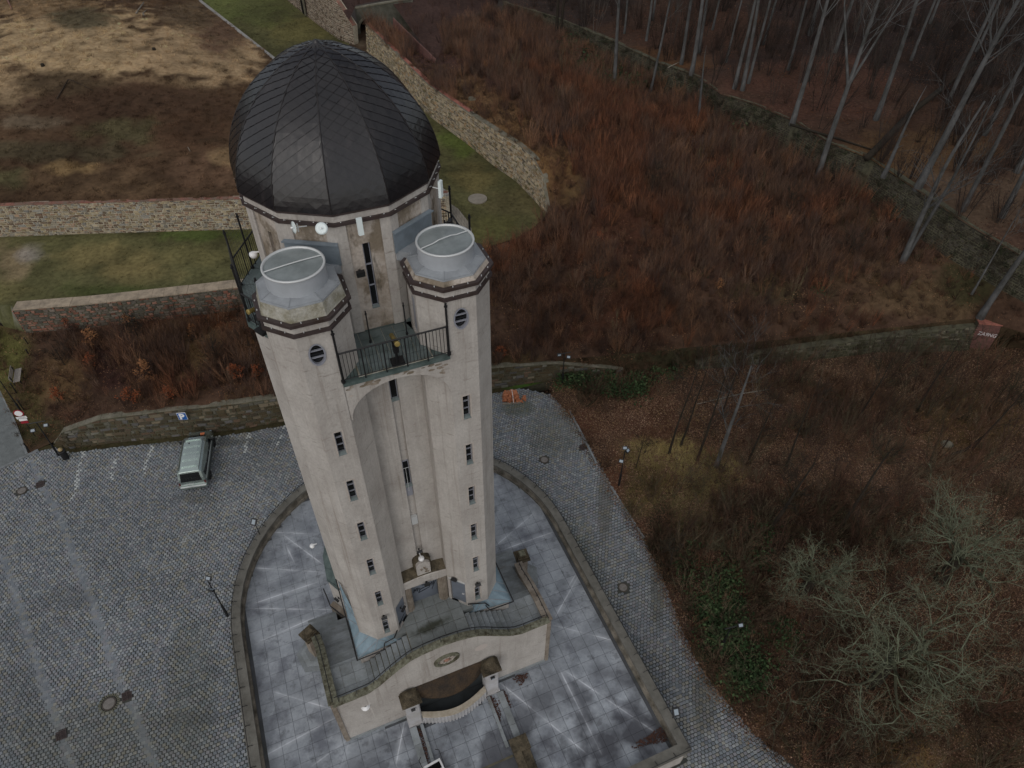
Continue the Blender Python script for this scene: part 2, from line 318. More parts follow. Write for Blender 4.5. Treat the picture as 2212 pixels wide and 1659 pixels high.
# ------------------------------------------------------------------ lie of the land
def atz(px, py, z, zn): p = at(px, py, z); return (p[0], p[1], zn)
def sm(t): t = np.clip(t, 0, 1); return t * t * (3 - 2 * t)
def zc(x, y):
    a, b = loc_ab(np.asarray(x, float), np.asarray(y, float))
    return -1.5 * sm((b + 4) / 21) * sm((a + np.clip(b - 15.5, 0, 3) * 5 - 6) / 5)
def atc(px, py):
    z = 0.0
    for _ in range(6): p = at(px, py, z); z = float(zc(p[0], p[1]))
    return (p[0], p[1], z)
L1B = [(121, 972), (154, 980.6), (247.5, 966.8), (385, 951.7), (522.5, 933.8), (608, 917), (830, 880), (1060.7, 841.7), (1200, 819)]
L1H = [0.15, 1.7, 2.5, 2.65, 2.6, 2.45, 2.35, 2.25, 1.9]
BANK = [(1345, 806, .1, 1.7), (1500, 788, .2, 1.8), (1700, 768, .3, 1.9), (1900, 745, .4, 2.1), (2085, 740, .3, 3.0)]
L2F = [(24.8, 682.9), (165, 670.5), (330, 651), (511.6, 627.8), (760, 597)]
L2Bk = [(26, 669), (165, 654), (330, 630.7), (508.8, 611.4), (760, 580)]
L3B = [(-250, 545), (0, 524.8), (165, 516.6), (330, 509.7), (508, 502.8)]
L4B = [(784, 114), (919, 252), (1003, 312), (1063, 360), (1108, 390), (1138, 420), (1160, 443), (1176, 465)]
L4H = [3.6, 3.6, 3.55, 3.9, 3.9, 4.0, 3.2, 0.5]
MB_ = [(757, 102), (724, 90), (697, 72), (652, 39), (604, 0), (520, -75)]
L5Bp = [(1075, 26, 7.8), (1190, 75, 6.6), (1300, 130, 6.4), (1400, 185, 6.2), (1481, 220, 6), (1531, 262.5, 6), (1603.5, 285, 6), (1691, 325, 6), (1754, 370, 5.8), (1841.5, 405, 5.8), (1946.5, 480, 5.6), (2034, 540, 5.4), (2134, 600, 5.2), (2300, 690, 5)]
L5H = [1.3, 2.2, 2.6, 2.9, 3.2, 3.3, 3.3, 3.3, 3.4, 3.4, 3.4, 3.3, 3.2, 3.0]
GL = 4.5
W1 = [at(*p, 0) for p in L1B]
def back(line, d):
    """shift a world polyline d metres to its left side"""
    P = [Vector((p[0], p[1])) for p in line]; out = []
    for i, p in enumerate(P):
        t = (P[min(i+1, len(P)-1)] - P[max(i-1, 0)]).normalized(); n = Vector((-t.y, t.x)); q = p + n * d; out.append((q.x, q.y))
    return out
W1T = [(q[0], q[1], h) for q, h in zip(back(W1, 0.4), L1H)]
W3 = [at(*p, GL) for p in L3B]
kb0, kb1 = at(410, 0, 7.6), at(580, 130, 7.6)
def isect(p, q, r, s):
    a1 = q[1]-p[1]; b1 = p[0]-q[0]; c1 = a1*p[0]+b1*p[1]; a2 = s[1]-r[1]; b2 = r[0]-s[0]; c2 = a2*r[0]+b2*r[1]; D = a1*b2-a2*b1
    return ((b2*c1-b1*c2)/D, (a1*c2-a2*c1)/D)
cr3 = isect(W3[2], W3[-1], kb0, kb1)
W3.append((cr3[0], cr3[1], GL))
W3T = [(q[0], q[1], 7.6) for q in back(W3, 0.3)]
kbfar = (kb0[0] + (kb0[0]-kb1[0])*1.2, kb0[1] + (kb0[1]-kb1[1])*1.2, 7.6)
W4 = [at(*p, GL) for p in L4B]
W5 = [at(*p) for p in L5Bp]
W5T = [(q[0], q[1], p[2] + h) for q, p, h in zip(back([(p[0], p[1]) for p in W5], 0.5), W5, L5H)]
W2 = [at(*p, 4.9) for p in L2F]; W2b = [at(*p, 4.9) for p in L2Bk]
BK = [at(p[0], p[1], p[2]) for p in BANK]
RE = [(1190,851),(1243,905),(1290,985),(1345,1085),(1400,1170),(1440,1250),(1470,1330),(1510,1420),(1560,1490),(1640,1580),(1740,1659),(1830,1740),(1960,1880)]
WRE = [atc(*p) for p in RE]

def dens(poly, step):
    out = []
    n = len(poly)
    for i in range(n):
        p, q = poly[i], poly[(i+1) % n]; k = max(1, int(math.dist(p[:2], q[:2]) / step))
        for j in range(k): t = j / k; out.append(tuple(p[c] + (q[c]-p[c]) * t for c in range(3)))
    return out
class Land:
    def __init__(s, poly, ctrl=(), amp=0.15, ns=3.0, bstep=1.2, seed=0):
        s.poly = poly; s.bd = dens(poly, bstep); s.amp, s.ns, s.seed = amp, ns, seed
        P = np.array(dens(poly, 5.0) + [at(*c) for c in ctrl]); s.P = P
        d = np.hypot(P[:, None, 0]-P[None, :, 0], P[:, None, 1]-P[None, :, 1]); n = len(P)
        A = np.zeros((n+3, n+3)); A[:n, :n] = -d; A[:n, n] = A[n, :n] = 1; A[:n, n+1:] = P[:, :2]; A[n+1:, :n] = P[:, :2].T
        A[:n, :n] -= np.eye(n) * 0.05
        s.w = np.linalg.solve(A, np.r_[P[:, 2], 0, 0, 0])
    def h(s, X, Y):
        X = np.asarray(X, float); Y = np.asarray(Y, float); n = len(s.P)
        d = np.hypot(X[:, None]-s.P[None, :, 0], Y[:, None]-s.P[None, :, 1])
        z = -d @ s.w[:n] + s.w[n] + s.w[n+1]*X + s.w[n+2]*Y
        return z + s.amp * fbm(X, Y, s.ns, s.seed)
    def build(s, name, step, mat, colf, holes=(), kind='structure', zf=None):
        bd = s.bd; n = len(bd); P = np.array([b[:2] for b in bd])
        x0, y0 = P.min(0); x1, y1 = P.max(0); gx, gy = np.meshgrid(np.arange(x0, x1, step), np.arange(y0, y1, step)); G = np.c_[gx.ravel(), gy.ravel()]
        G += rng.uniform(-.25, .25, G.shape) * step
        G = G[inside(G, s.poly)]
        pts = [Vector(p) for p in P]; edges = [(i, (i+1) % n) for i in range(n)]
        for hl in holes:
            o = len(pts); pts += [Vector(p[:2]) for p in hl]; edges += [(o+i, o+(i+1) % len(hl)) for i in range(len(hl))]
            G = G[~inside(G, hl)]
        pts += [Vector(p) for p in G]
        r = delaunay_2d_cdt(pts, edges, [], 0, 1e-4)
        V = np.array([(v.x, v.y) for v in r[0]]); F = np.array([f for f in r[2] if len(f) == 3])
        cen = V[F].mean(1); keep = inside(cen, s.poly)
        for hl in holes: keep &= ~inside(cen, hl)
        F = F[keep]
        Z = s.h(V[:, 0], V[:, 1]) if zf is None else zf(V[:, 0], V[:, 1])
        if zf is None:
            orig = r[3]
            for i, o in enumerate(orig):
                for k in o:
                    if k < n: Z[i] = bd[k][2]
        V3 = np.c_[V, Z]; e1 = V3[F[:, 1]]-V3[F[:, 0]]; e2 = V3[F[:, 2]]-V3[F[:, 0]]
        flip = (e1[:, 0]*e2[:, 1]-e1[:, 1]*e2[:, 0]) < 0; F[flip] = F[flip][:, ::-1]
        col = colf(V3) if colf else None
        me = fast_mesh(name, V3, F, mat, col, smooth=True)
        o = bpy.data.objects.new(name, me); S.collection.objects.link(o); o['kind'] = kind; s.ob = o; return o
    def sample(s, n):
        P = np.array([b[:2] for b in s.poly]); x0, y0 = P.min(0); x1, y1 = P.max(0); Q = np.c_[rng.uniform(x0, x1, n), rng.uniform(y0, y1, n)]
        Q = Q[inside(Q, s.poly)]; return np.c_[Q, s.h(Q[:, 0], Q[:, 1])]
    def area(s):
        p = np.array([b[:2] for b in s.poly]); q = np.roll(p, -1, 0); return abs((p[:, 0]*q[:, 1]-p[:, 1]*q[:, 0]).sum())/2
def paint(base, blobs, seed=3, mot=0.35, ms=2.2):
    """patches of ground cover of their own colour: (x, y, rx, ry, (r,g,b)[, strength])"""
    B = np.array(C(*base))
    def f(V):
        x, y = seen(V[:, 0], V[:, 1], V[:, 2]); n = fbm(V[:, 0], V[:, 1], ms, seed); n2 = fbm(V[:, 0], V[:, 1], 7.0, seed+5)
        c = np.repeat(B[None], len(V), 0)
        for b in blobs:
            d = ((x-b[0])/b[2])**2 + ((y-b[1])/b[3])**2
            wgt = sm(1.35 - d*0.75 + n*1.3)[:, None] * (b[5] if len(b) > 5 else 1.0)
            c = c*(1-wgt) + np.array(C(*b[4]))*wgt
        return np.clip(c * (1 + mot*n[:, None]*1.2 + 0.25*n2[:, None]), 0.004, .8)
    return f

# region outlines
hill = Land([*W3T, (kb1[0], kb1[1], 7.6), kb0, kbfar, at(-500, -200, 8.5), at(-700, 300, 7.5)], ctrl=[(120, 130, 10.6), (330, 120, 10.2), (60, 250, 9.4), (320, 270, 8.8), (200, 380, 8.0), (450, 150, 9.2), (250, 30, 10.2), (480, 330, 8.0)], amp=0.35, ns=4, seed=1)
COLHILL = paint((70, 54, 40), [(150, 110, 190, 75, (134, 115, 88)), (420, 120, 130, 70, (132, 112, 86)), (30, 210, 60, 40, (122, 104, 80)), (60, 20, 130, 25, (104, 86, 64)), (470, 60, 50, 60, (84, 66, 52)),
    (165, 52, 60, 22, (74, 66, 50)), (400, 40, 60, 25, (82, 68, 52)), (260, 240, 230, 45, (60, 45, 34)), (130, 190, 90, 22, (66, 54, 40)), (60, 275, 60, 14, (92, 82, 68), .6), (300, 290, 120, 25, (66, 60, 42)),
    (120, 340, 160, 22, (58, 54, 40), .7), (20, 400, 40, 25, (66, 66, 44), .7), (200, 400, 130, 30, (76, 60, 44)), (140, 372, 50, 12, (112, 92, 64)), (440, 380, 80, 35, (78, 60, 46)), (480, 345, 30, 18, (100, 82, 60)), (400, 290, 70, 40, (62, 46, 34))], mot=.55, ms=1.3)
grass_poly = [at(-250, 700, GL), *[(p[0], p[1], GL) for p in W2b], atz(900, 562, GL, GL), at(1040, 541, GL), at(1052, 533, GL), at(1110, 515, GL), at(1150, 490, GL), *W4[::-1], *[at(*p, GL) for p in MB_], (kbfar[0], kbfar[1], GL), (cr3[0], cr3[1], GL), *W3[-2::-1]]
moat = Land(grass_poly, amp=0.10, ns=3, seed=2)
COLGRASS = paint((78, 76, 50), [(230, 570, 110, 26, (104, 94, 62), .75), (300, 600, 70, 20, (98, 88, 58), .6), (420, 560, 70, 18, (96, 90, 58), .5), (20, 580, 40, 35, (112, 98, 76), .8), (60, 560, 25, 14, (120, 114, 108), .7), (20, 640, 60, 20, (90, 84, 54), .6),
    (430, 515, 90, 14, (66, 80, 38), .7), (250, 640, 120, 14, (60, 68, 36), .7), (990, 300, 40, 40, (70, 82, 36), .7), (1010, 380, 50, 30, (88, 78, 48), .6), (1100, 440, 60, 30, (84, 76, 52), .6), (1060, 490, 60, 25, (78, 76, 44), .7), (470, 30, 40, 40, (84, 92, 50), .6), (640, 70, 70, 30, (84, 78, 46), .6), (560, 30, 60, 30, (66, 70, 40), .7)], seed=8, mot=0.42, ms=1.6)
terr_poly = [(*at(60, 993, 0)[:2], 0), *W1T, *[(p[0], p[1], b[3]) for p, b in zip(back([(q[0], q[1]) for q in BK], 0.8), BANK)], at(2330, 740, 3.2), *W5[::-1], at(1060, 20, 8.2), at(960, 60, 8.3), at(934, 142, 8.2), at(842, 104, 6.0), at(800, 84, 5.2),
    *[(p[0], p[1], GL + h) for p, h in zip(back([(q[0], q[1]) for q in W4], 0.35), L4H)], at(1150, 492, GL), at(1110, 517, GL), at(1052, 535, GL - .1), atz(900, 580, 4.9, 3.6), *[(p[0], p[1], 2.5) for p in W2[::-1]], at(-60, 700, 2.2), at(-20, 815, 1.1), at(25, 905, 0.35)]
terrace = Land(terr_poly, ctrl=[(1300, 600, 4.0), (1500, 600, 4.0), (1700, 600, 4.0), (1300, 450, 6.0), (1500, 450, 5.6), (1700, 480, 5.0), (1900, 580, 4.2), (1250, 250, 7.6), (1100, 200, 8.0), (300, 800, 2.9), (500, 780, 2.9)], amp=0.3, ns=4, seed=3)
COLTERR = paint((66, 50, 40), [(230, 800, 70, 50, (46, 30, 26)), (420, 690, 110, 30, (74, 46, 30)), (390, 760, 80, 50, (88, 70, 48)), (120, 830, 60, 50, (84, 66, 46)), (40, 870, 50, 90, (74, 66, 42)), (15, 790, 40, 60, (76, 74, 42)), (100, 950, 60, 30, (58, 54, 36)), (550, 760, 30, 50, (78, 56, 36)),
    (1080, 290, 60, 60, (96, 74, 50)), (1180, 370, 50, 50, (102, 78, 52)), (1020, 210, 70, 50, (98, 76, 54)), (1230, 420, 50, 40, (104, 86, 56), .8), (950, 90, 80, 60, (60, 44, 40)), (1150, 150, 120, 60, (66, 44, 40)), (1320, 480, 180, 90, (64, 42, 32)), (1650, 520, 200, 100, (62, 42, 32)), (1450, 340, 120, 60, (72, 48, 34)),
    (1350, 740, 90, 40, (48, 34, 28)), (1250, 680, 120, 60, (60, 40, 30)), (1650, 620, 80, 30, (62, 58, 40), .6), (1850, 580, 120, 50, (74, 58, 44)), (1950, 640, 130, 30, (80, 64, 48)), (1930, 610, 60, 30, (74, 60, 44)), (2050, 640, 60, 50, (74, 60, 44)), (2100, 600, 60, 40, (52, 48, 32)), (1840, 450, 40, 60, (60, 54, 38)), (1100, 780, 60, 20, (66, 54, 38)), (880, 60, 60, 20, (50, 38, 34))], seed=4, mot=0.3)
wood_poly = [*W5T[::-1], at(1060, 0, 9.2), at(1000, -60, 9.5), at(1200, -330, 10), at(2200, -330, 10), at(3300, -250, 10), at(3200, 600, 9)]
wood = Land(wood_poly, amp=0.3, ns=5, seed=5)
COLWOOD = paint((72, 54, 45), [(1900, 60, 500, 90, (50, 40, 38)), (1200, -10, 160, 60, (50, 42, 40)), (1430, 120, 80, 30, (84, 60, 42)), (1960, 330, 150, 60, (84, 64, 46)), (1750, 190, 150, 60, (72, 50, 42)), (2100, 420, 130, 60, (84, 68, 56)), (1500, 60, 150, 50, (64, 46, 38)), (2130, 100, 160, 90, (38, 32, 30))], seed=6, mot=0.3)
low_poly = [*WRE, at(2700, 1900, -1.5), at(2900, 1200, -0.8), at(2500, 760, 0.3), at(2300, 742, .3), *[(p[0], p[1], p[2]) for p in BK[::-1]], W1[-1]]
lowland = Land(low_poly, ctrl=[(1700, 1000, .3), (1900, 1000, .4), (1700, 1300, -.4), (2000, 1300, -.3), (1500, 950, .2)], amp=0.25, ns=4, seed=7)
COLLOW = paint((62, 48, 38), [(1430, 985, 85, 55, (118, 106, 70)), (1530, 1010, 65, 38, (108, 98, 64)), (1400, 1050, 50, 50, (82, 72, 46)), (1500, 1120, 60, 60, (84, 76, 52)), (1560, 1320, 60, 110, (34, 38, 26)), (1620, 1450, 50, 60, (34, 36, 26)), (1430, 1180, 30, 70, (40, 40, 30)), (1270, 905, 40, 40, (78, 52, 40)), (1330, 1020, 25, 50, (84, 56, 42)),
    (1400, 900, 120, 40, (72, 50, 38)), (1700, 880, 200, 60, (66, 48, 38)), (1900, 850, 200, 50, (80, 60, 44)), (1760, 1130, 130, 70, (44, 34, 30)), (1950, 1000, 200, 80, (74, 58, 48)), (2100, 900, 120, 80, (76, 62, 40)), (1800, 1550, 200, 120, (52, 42, 34)), (2100, 1550, 150, 120, (66, 54, 40)), (1680, 1560, 50, 60, (86, 64, 48)), (1960, 1620, 60, 30, (96, 78, 52)), (1350, 830, 90, 25, (42, 36, 26)), (1150, 835, 60, 10, (58, 66, 34))], seed=9, mot=0.3)

OV_C = (-0.12, -0.2)
def oval(r, front, n=40):
    pts = [(OV_C[0] - r, front)] + [(OV_C[0] + r*math.cos(math.pi + math.pi*i/n)*1.0, OV_C[1] + r*math.sin(math.pi + math.pi*i/n)) for i in range(n+1)] + [(OV_C[0] + r, front)]
    return pts
# (a, b) plan: b grows towards the front; the rear is a half circle
OVW = [tw(a, b) for a, b in oval(10.95, 15.65)]
cob_poly = [at(-300, 1172, 0), at(85, 984, 0), at(121, 978, 0), *[at(*p, 0) for p in ((154, 988), (247, 975), (385, 960), (522, 942), (608, 925), (830, 889), (1060, 850), (1125, 838))], *WRE, atc(1200, 2300), at(-500, 2300, 0), at(-700, 1400, 0)]
cobland = Land(cob_poly, amp=0, bstep=1.5)
setts_poly = [at(60, 993, 0), at(25, 905, .3), at(-20, 815, 1.0), at(-60, 700, 2.1), at(-500, 720, 2.1), at(-700, 1360, 0), at(-300, 1172, 0), at(0, 1026, 0), at(57, 995, 0)]
settland = Land(setts_poly, amp=0)
o = cobland.build('joint_bed', 0.9, MT['joint'], None, holes=[OVW], zf=lambda X, Y: zc(X, Y) - 0.035)
o = settland.build('side_road', 1.2, MT['setts'], None); 
hill.build('hill', 0.8, MT['earth'], COLHILL); moat.build('lawn', 0.8, MT['earth'], COLGRASS); terrace.build('terrace_ground', 0.7, MT['earth'], COLTERR)
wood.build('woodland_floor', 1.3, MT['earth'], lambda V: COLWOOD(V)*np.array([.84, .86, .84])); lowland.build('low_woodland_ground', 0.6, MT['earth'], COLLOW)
# land above the tunnel
upper = Land([at(745, 48, 8.6), atz(768, 76, GL, 8.4), atz(838, 62, GL, 8.6), at(934, 140, 8.25), at(965, 50, 8.4), at(1065, 10, 8.6), at(1100, -90, 9.5), at(640, -120, 9.5)], amp=.2, seed=11)
upper.build('upper_bank', 0.9, MT['earth'], paint((58, 44, 40), []))
strip = Land([(*W1[0][:2], 0.02), *[(p[0], p[1], .02) for p in W1[1:]], at(1125, 838, -.0), *[at(*p, 0) for p in ((1060, 851), (830, 890), (608, 926), (522, 943), (385, 961), (247, 976), (154, 989), (121, 979), (86, 986), (60, 996))], at(70, 975, .05)], amp=0.03, ns=1, bstep=1.0)
strip.build('grass_verge', 0.5, MT['earth'], paint((54, 50, 34), [(1130, 833, 60, 9, (58, 78, 34))]))
m = MB(); m.add([(-700, -300, -4.5), (700, -300, -4.5), (700, 700, -4.5), (-700, 700, -4.5)], [(0, 1, 2, 3)])
ob('ground', m, M('distant soil', C(50, 42, 36)), kind='structure')

pas = Land([at(748, 108, GL), at(792, 120, GL), at(845, 108, 5.8), at(835, 60, 5.2), at(735, 55, GL)], amp=.12, ns=1.0, bstep=.6); pas.build('passage_ground', .5, MT['earth'], paint((60, 48, 38), [(770, 95, 12, 8, (90, 80, 66), .6)]))
bb = [W1[-1], *BK]; bt = [W1T[-1]] + [(p[0], p[1], b[3]) for p, b in zip(back([(q[0], q[1]) for q in BK], 0.8), BANK)]
bank = Land([*bb, at(2320, 742, .3), at(2330, 738, 3.2), *bt[::-1]], amp=.12, ns=1.5, bstep=.8); bank.build('terrace_bank', 0.5, MT['earth'], paint((54, 44, 32), [(1500, 760, 200, 20, (44, 46, 32), .6), (1900, 720, 120, 20, (76, 66, 46), .7), (1750, 735, 60, 12, (90, 82, 64), .6)]))
ramp = Land([at(-400, 690, GL), at(26, 669, GL), at(25, 684, GL), W2[0][:2] + (2.5,), at(-60, 701, 2.2), at(-500, 722, 2.1)], amp=.05, ns=1.5); ramp.build('verge_ramp', .8, MT['earth'], paint((72, 72, 46), [(0, 690, 40, 12, (116, 114, 108))]))
# ------------------------------------------------------------------ cobbles
def cobbles():
    ca, cb = 0.232, 0.196
    fr = [(-60, 960), (-60, 1720), (1850, 1720), (1850, 830), (1000, 800), (-60, 900)]
    A, B = np.meshgrid(np.arange(-46, 26, ca), np.arange(-22, 22, cb)); 
    row = np.round(B / cb).astype(int); A = A + (row % 2) * ca * .5
    A = A + 0.10 * vnoise(A, B, 1.1, 3) ; B = B + 0.32 * vnoise(A, B * 1.0, 5.0, 4) + 0.10 * vnoise(A, B, 1.3, 7)
    a = A.ravel(); b = B.ravel()
    X = TC[0] + a*AV[0] + b*BV[0]; Y = TC[1] + a*AV[1] + b*BV[1]; P = np.c_[X, Y]
    ex = np.array(oval(11.32, 16.0)); Zc = zc(X, Y)
    vx, vy = seen(X, Y, Zc)
    k = inside(P, cob_poly) & ~inside(P, [tw(p[0], p[1]) for p in ex]) & (vx > -50) & (vx < 2262) & (vy < 1710)
    # drains, covers and smooth gutter courses are left free
    for (mx, my, r) in COVERS:
        c = atc(mx, my); k &= (np.hypot(X-c[0], Y-c[1]) > r)
    P = P[k]; Zc = Zc[k]; n = len(P); a = a[k]; b = b[k]
    gut = np.zeros(n, bool); gd = np.full(n, 9.0)
    for line in GUTTERS:
        W = [atc(*p) for p in line]
        for p, q in zip(W, W[1:]):
            d = np.array([q[0]-p[0], q[1]-p[1]]); L = np.hypot(*d); d /= L; r = P - np.array(p[:2]); s = r @ d; t = abs(r @ np.array([-d[1], d[0]]))
            gd = np.minimum(gd, np.where((s > -.1) & (s < L+.1), t, 9))
    gut = gd < 0.22
    hx = ca*rng.uniform(.40, .47, n); hy = cb*rng.uniform(.40, .47, n); tp = rng.uniform(.68, .82, n)
    h = rng.uniform(-.006, .012, n); ang = TH + rng.normal(0, .07, n)
    h[gut] = -0.022; hx[gut] = ca*.52; hy[gut] = cb*.52; tp[gut] = .95
    cs, sn = np.cos(ang), np.sin(ang); tx = rng.normal(0, .03, n); ty = rng.normal(0, .03, n)
    V = np.zeros((n, 8, 3)); 
    for i, (sx, sy) in enumerate(((-1,-1),(1,-1),(1,1),(-1,1))):
        for j, (kk, zz) in enumerate(((1.0, -.035), (None, 0.0))):
            f = 1.0 if kk else tp; jx = 1 + (rng.normal(0, .06, n) if not kk else 0); lx = sx*hx*f*jx; ly = sy*hy*f
            V[:, i + 4*j, 0] = P[:, 0] + lx*cs - ly*sn; V[:, i + 4*j, 1] = P[:, 1] + lx*sn + ly*cs
            V[:, i + 4*j, 2] = Zc + (zz if kk else h + lx*tx + ly*ty)
    q = np.array([(4,5,6,7),(0,1,5,4),(1,2,6,5),(2,3,7,6),(3,0,4,7)])
    F = (np.arange(n)[:, None, None]*8 + q[None]).reshape(-1, 4)
    g = rng.normal(0, 1, n)
    base = np.array([C(108, 112, 117), C(94, 99, 105), C(120, 123, 124), C(108, 108, 112), C(102, 108, 112), C(114, 113, 107)])[rng.integers(0, 6, n)]
    base = base * (1 + .075*g)[:, None]
    big = fbm(P[:, 0], P[:, 1], 5.5, 5); base *= (1 + .26*big)[:, None]
    yel = sm(fbm(P[:, 0], P[:, 1], 3.0, 21)*2.0 - .1)[:, None]; base = base*(1-yel*.3) + base*np.array([1.03, 1.0, .9])*yel*.3
    base[gut] = base[gut]*.7 + np.array(C(100, 105, 110))*.25
    vx, vy = seen(P[:, 0], P[:, 1], 0.0)
    for (x0, y0, x1, y1, st) in PAINTLINES:
        p, q2 = at(x0, y0, 0), at(x1, y1, 0); d = np.array([q2[0]-p[0], q2[1]-p[1]]); L = np.hypot(*d); d /= L; r = P - np.array(p[:2]); s = r @ d; t = abs(r @ np.array([-d[1], d[0]]))
        w_ = (s > 0) & (s < L) & (t < .13) & (rng.random(n) < st*(1 - s/L*.45)); base[w_] = base[w_]*.35 + np.array(C(170, 174, 172))*.65
    for (x, y, rx, ry, cc, st) in [(1250, 1300, 60, 200, (70, 78, 56), .25), (250, 1620, 250, 100, (72, 72, 52), .25), (1120, 880, 40, 20, (58, 62, 34), .5), (1200, 930, 70, 60, (66, 66, 46), .3), (420, 1480, 60, 150, (62, 66, 52), .3), (420, 1085, 50, 12, (52, 52, 50), .35), (700, 900, 300, 14, (52, 52, 40), .4), (350, 960, 260, 12, (50, 50, 38), .45), (1310, 1080, 18, 90, (66, 60, 46), .5), (1430, 1250, 20, 90, (60, 56, 44), .5), (1540, 1480, 30, 90, (62, 58, 46), .45), (160, 1300, 60, 25, (70, 72, 74), .35), (420, 1560, 90, 18, (66, 68, 66), .3), (60, 1500, 50, 60, (72, 74, 74), .25), (700, 1000, 30, 40, (70, 72, 72), .3)]:
        d = ((vx-x)/rx)**2 + ((vy-y)/ry)**2; w_ = (sm(1.3-d)*st)[:, None]; base = base*(1-w_) + np.array(C(*cc))*w_
    col = np.repeat(np.clip(base, .01, .7), 8, 0)
    dk = np.tile(np.array([.45]*4 + [1.0]*4), n)[:, None]*0 + 1
    me = fast_mesh('cobble', V.reshape(-1, 3), F, MT['cobble'], col*dk)
    o = bpy.data.objects.new('cobblestone_paving', me); S.collection.objects.link(o); o['kind'] = 'stuff'; o['label'] = 'grey granite cobblestones laid in wavy rows around the plaza'
    return n
COVERS = [(243.5, 1530, .52), (50, 1072, .42), (1177.7, 992.2, .42), (1351, 1266, .42), (281.9, 1512, .34), (140.8, 1599, .34), (89.4, 1057.6, .34), (1260.8, 964.3, .34)]
GUTTERS = [[(66, 1005), (89, 1057), (132, 1132), (170, 1235), (203, 1313), (261, 1478), (281, 1512), (330, 1629), (350, 1690)], [(10, 1215), (24.7, 1258), (68.7, 1395), (104.5, 1505), (141, 1599), (165, 1680)]]
PAINTLINES = [(183, 980, 160, 1088, .9), (256, 968, 236, 1080, .6), (335, 957, 312, 1035, .95), (475, 937, 460, 990, .95), (543, 928, 528, 990, .7), (618, 912, 600, 975, .5), (430, 948, 410, 960, .2)]
NCOB = cobbles()
# covers and gratings
def cover(px, py, r, label):
    c = atc(px, py); t = thing('manhole_cover', label, 'manhole cover', (c[0], c[1], c[2]), TH)
    ob('lid', MB().lathe([(r, -.02), (r, .012), (r-.02, .016), (0.01, .016)], 28), MT['coverlid'], t); m = MB().lathe([(r+.07, -.03), (r+.07, .01), (r+.012, .01), (r+.012, -.03)], 28, cap=False); ob('ring', m, MT['coverring'], t)
    if r > .3:
        m = MB()
        for i in range(26):
            a = 2*math.pi*i/26; m.obox((math.cos(a)*(r+.20), math.sin(a)*(r+.20)), a, .075, .036+.003*(i % 3), -.03, .004+.004*(i % 2))
        o = ob('collar_stones', m, MT['collar'], t, kind='stuff')
MT['coverlid'] = M('worn cover', C(108, 104, 100), C(90, 86, 82), scale=5, bump=.4, bscale=30); MT['coverring'] = M('rusty ring', C(62, 56, 50)); MT['collar'] = M('collar stone', C(88, 88, 76), C(70, 68, 54), scale=6, perobj=.1)
cover(243.5, 1530, .32, 'pale round manhole cover on the cobbles beside a drain grating'); cover(50, 1072, .28, 'round manhole cover near the side road kerb at left'); cover(1177.7, 992.2, .26, 'round manhole cover behind the oval plaza wall'); cover(1351, 1266, .26, 'round manhole cover on the cobbled lane beside the plaza wall')
def grate(px, py, rot, label):
    c = atc(px, py); t = thing('drain_grating', label, 'drain', (c[0], c[1], c[2]), rot, 'square drain gratings in the cobbles')
    m = MB(); s = .27
    for q in ((-s, s, -s, -s+.04), (-s, s, s-.04, s), (-s, -s+.04, -s+.04, s-.04), (s-.04, s, -s+.04, s-.04), (-.015, .015, -s+.04, s-.04)): m.box(*q, -.03, .008)
    ob('frame', m, MT['gr'], t); ob('pit', MB().box(-s+.02, s-.02, -s+.02, s-.02, -.033, -.026), MT['dark'], t)
    for i in range(8):
        y = -s + .07 + i*.057; ob('bar', MB().box(-s+.04, s-.04, y, y+.028, -.02, .004), MT['gr'], t)
MT['gr'] = M('rusty grating', C(64, 54, 52), C(48, 42, 42), scale=5)
grate(281.9, 1512, TH+.12, 'square drain grating beside the pale manhole cover'); grate(140.8, 1599, TH+.12, 'lowest square drain grating in the left gutter course'); grate(89.4, 1057.6, TH+.1, 'square drain grating near the side road kerb'); grate(1260.8, 964.3, TH+.3, 'square drain grating at the right edge of the cobbled lane')
# kerbs
def kerb(name, line, wd, h, label, mat=None, cat='kerb', zoff=0.0):
    t = thing(name, label, cat, line[0][:2] + (0,)); 
    o0 = Vector(line[0][:2] + (0,)); k = 0
    L = [Vector(p) for p in line]
    for p, q in zip(L, L[1:]):
        d = q - p; n = max(1, int(d.length / 1.0)); u = d / n
        for i in range(n):
            a = p + u*i + d.normalized()*.008; b = p + u*(i+1) - d.normalized()*.008; nn = Vector((-d.y, d.x, 0)).normalized()*wd/2
            m = MB(); dz = zoff + random.uniform(0, .012); m.add([(*(v - o0).xy, v.z + z) for z in (-.2, h + dz) for v in (a-nn, b-nn, b+nn, a+nn)], [(0,3,2,1),(4,5,6,7),(0,1,5,4),(1,2,6,5),(2,3,7,6),(3,0,4,7)])
            ob('kerbstone', m, mat or MT['kerb'], t)
MT['kerb'] = M('kerb stone', C(112, 116, 118), C(90, 92, 92), scale=2, bump=.3, perobj=.1)
kerb('road_kerb', [at(-60, 1056, 0), at(0, 1026, 0), at(85, 984, 0)], .22, .05, 'pale kerb between the side road and the cobbles')
kerb('road_edge', [at(60, 993, 0), at(25, 905, .3), at(-20, 815, 1.0)], .16, .06, 'narrow stone edging between side road and grass verge')
kerb('lane_kerb', [atz(1230, 885, 0, .05), atz(1262, 945, 0, .05), atz(1290, 1000, 0, .05)], .14, .08, 'thin stone kerb along leafy edge of cobbled lane, upper stretch')
kerb('lane_kerb', [atc(1322, 1050), atc(1365, 1115), atc(1395, 1160)], .14, .1, 'thin stone kerb along leafy edge of cobbled lane, lower stretch')



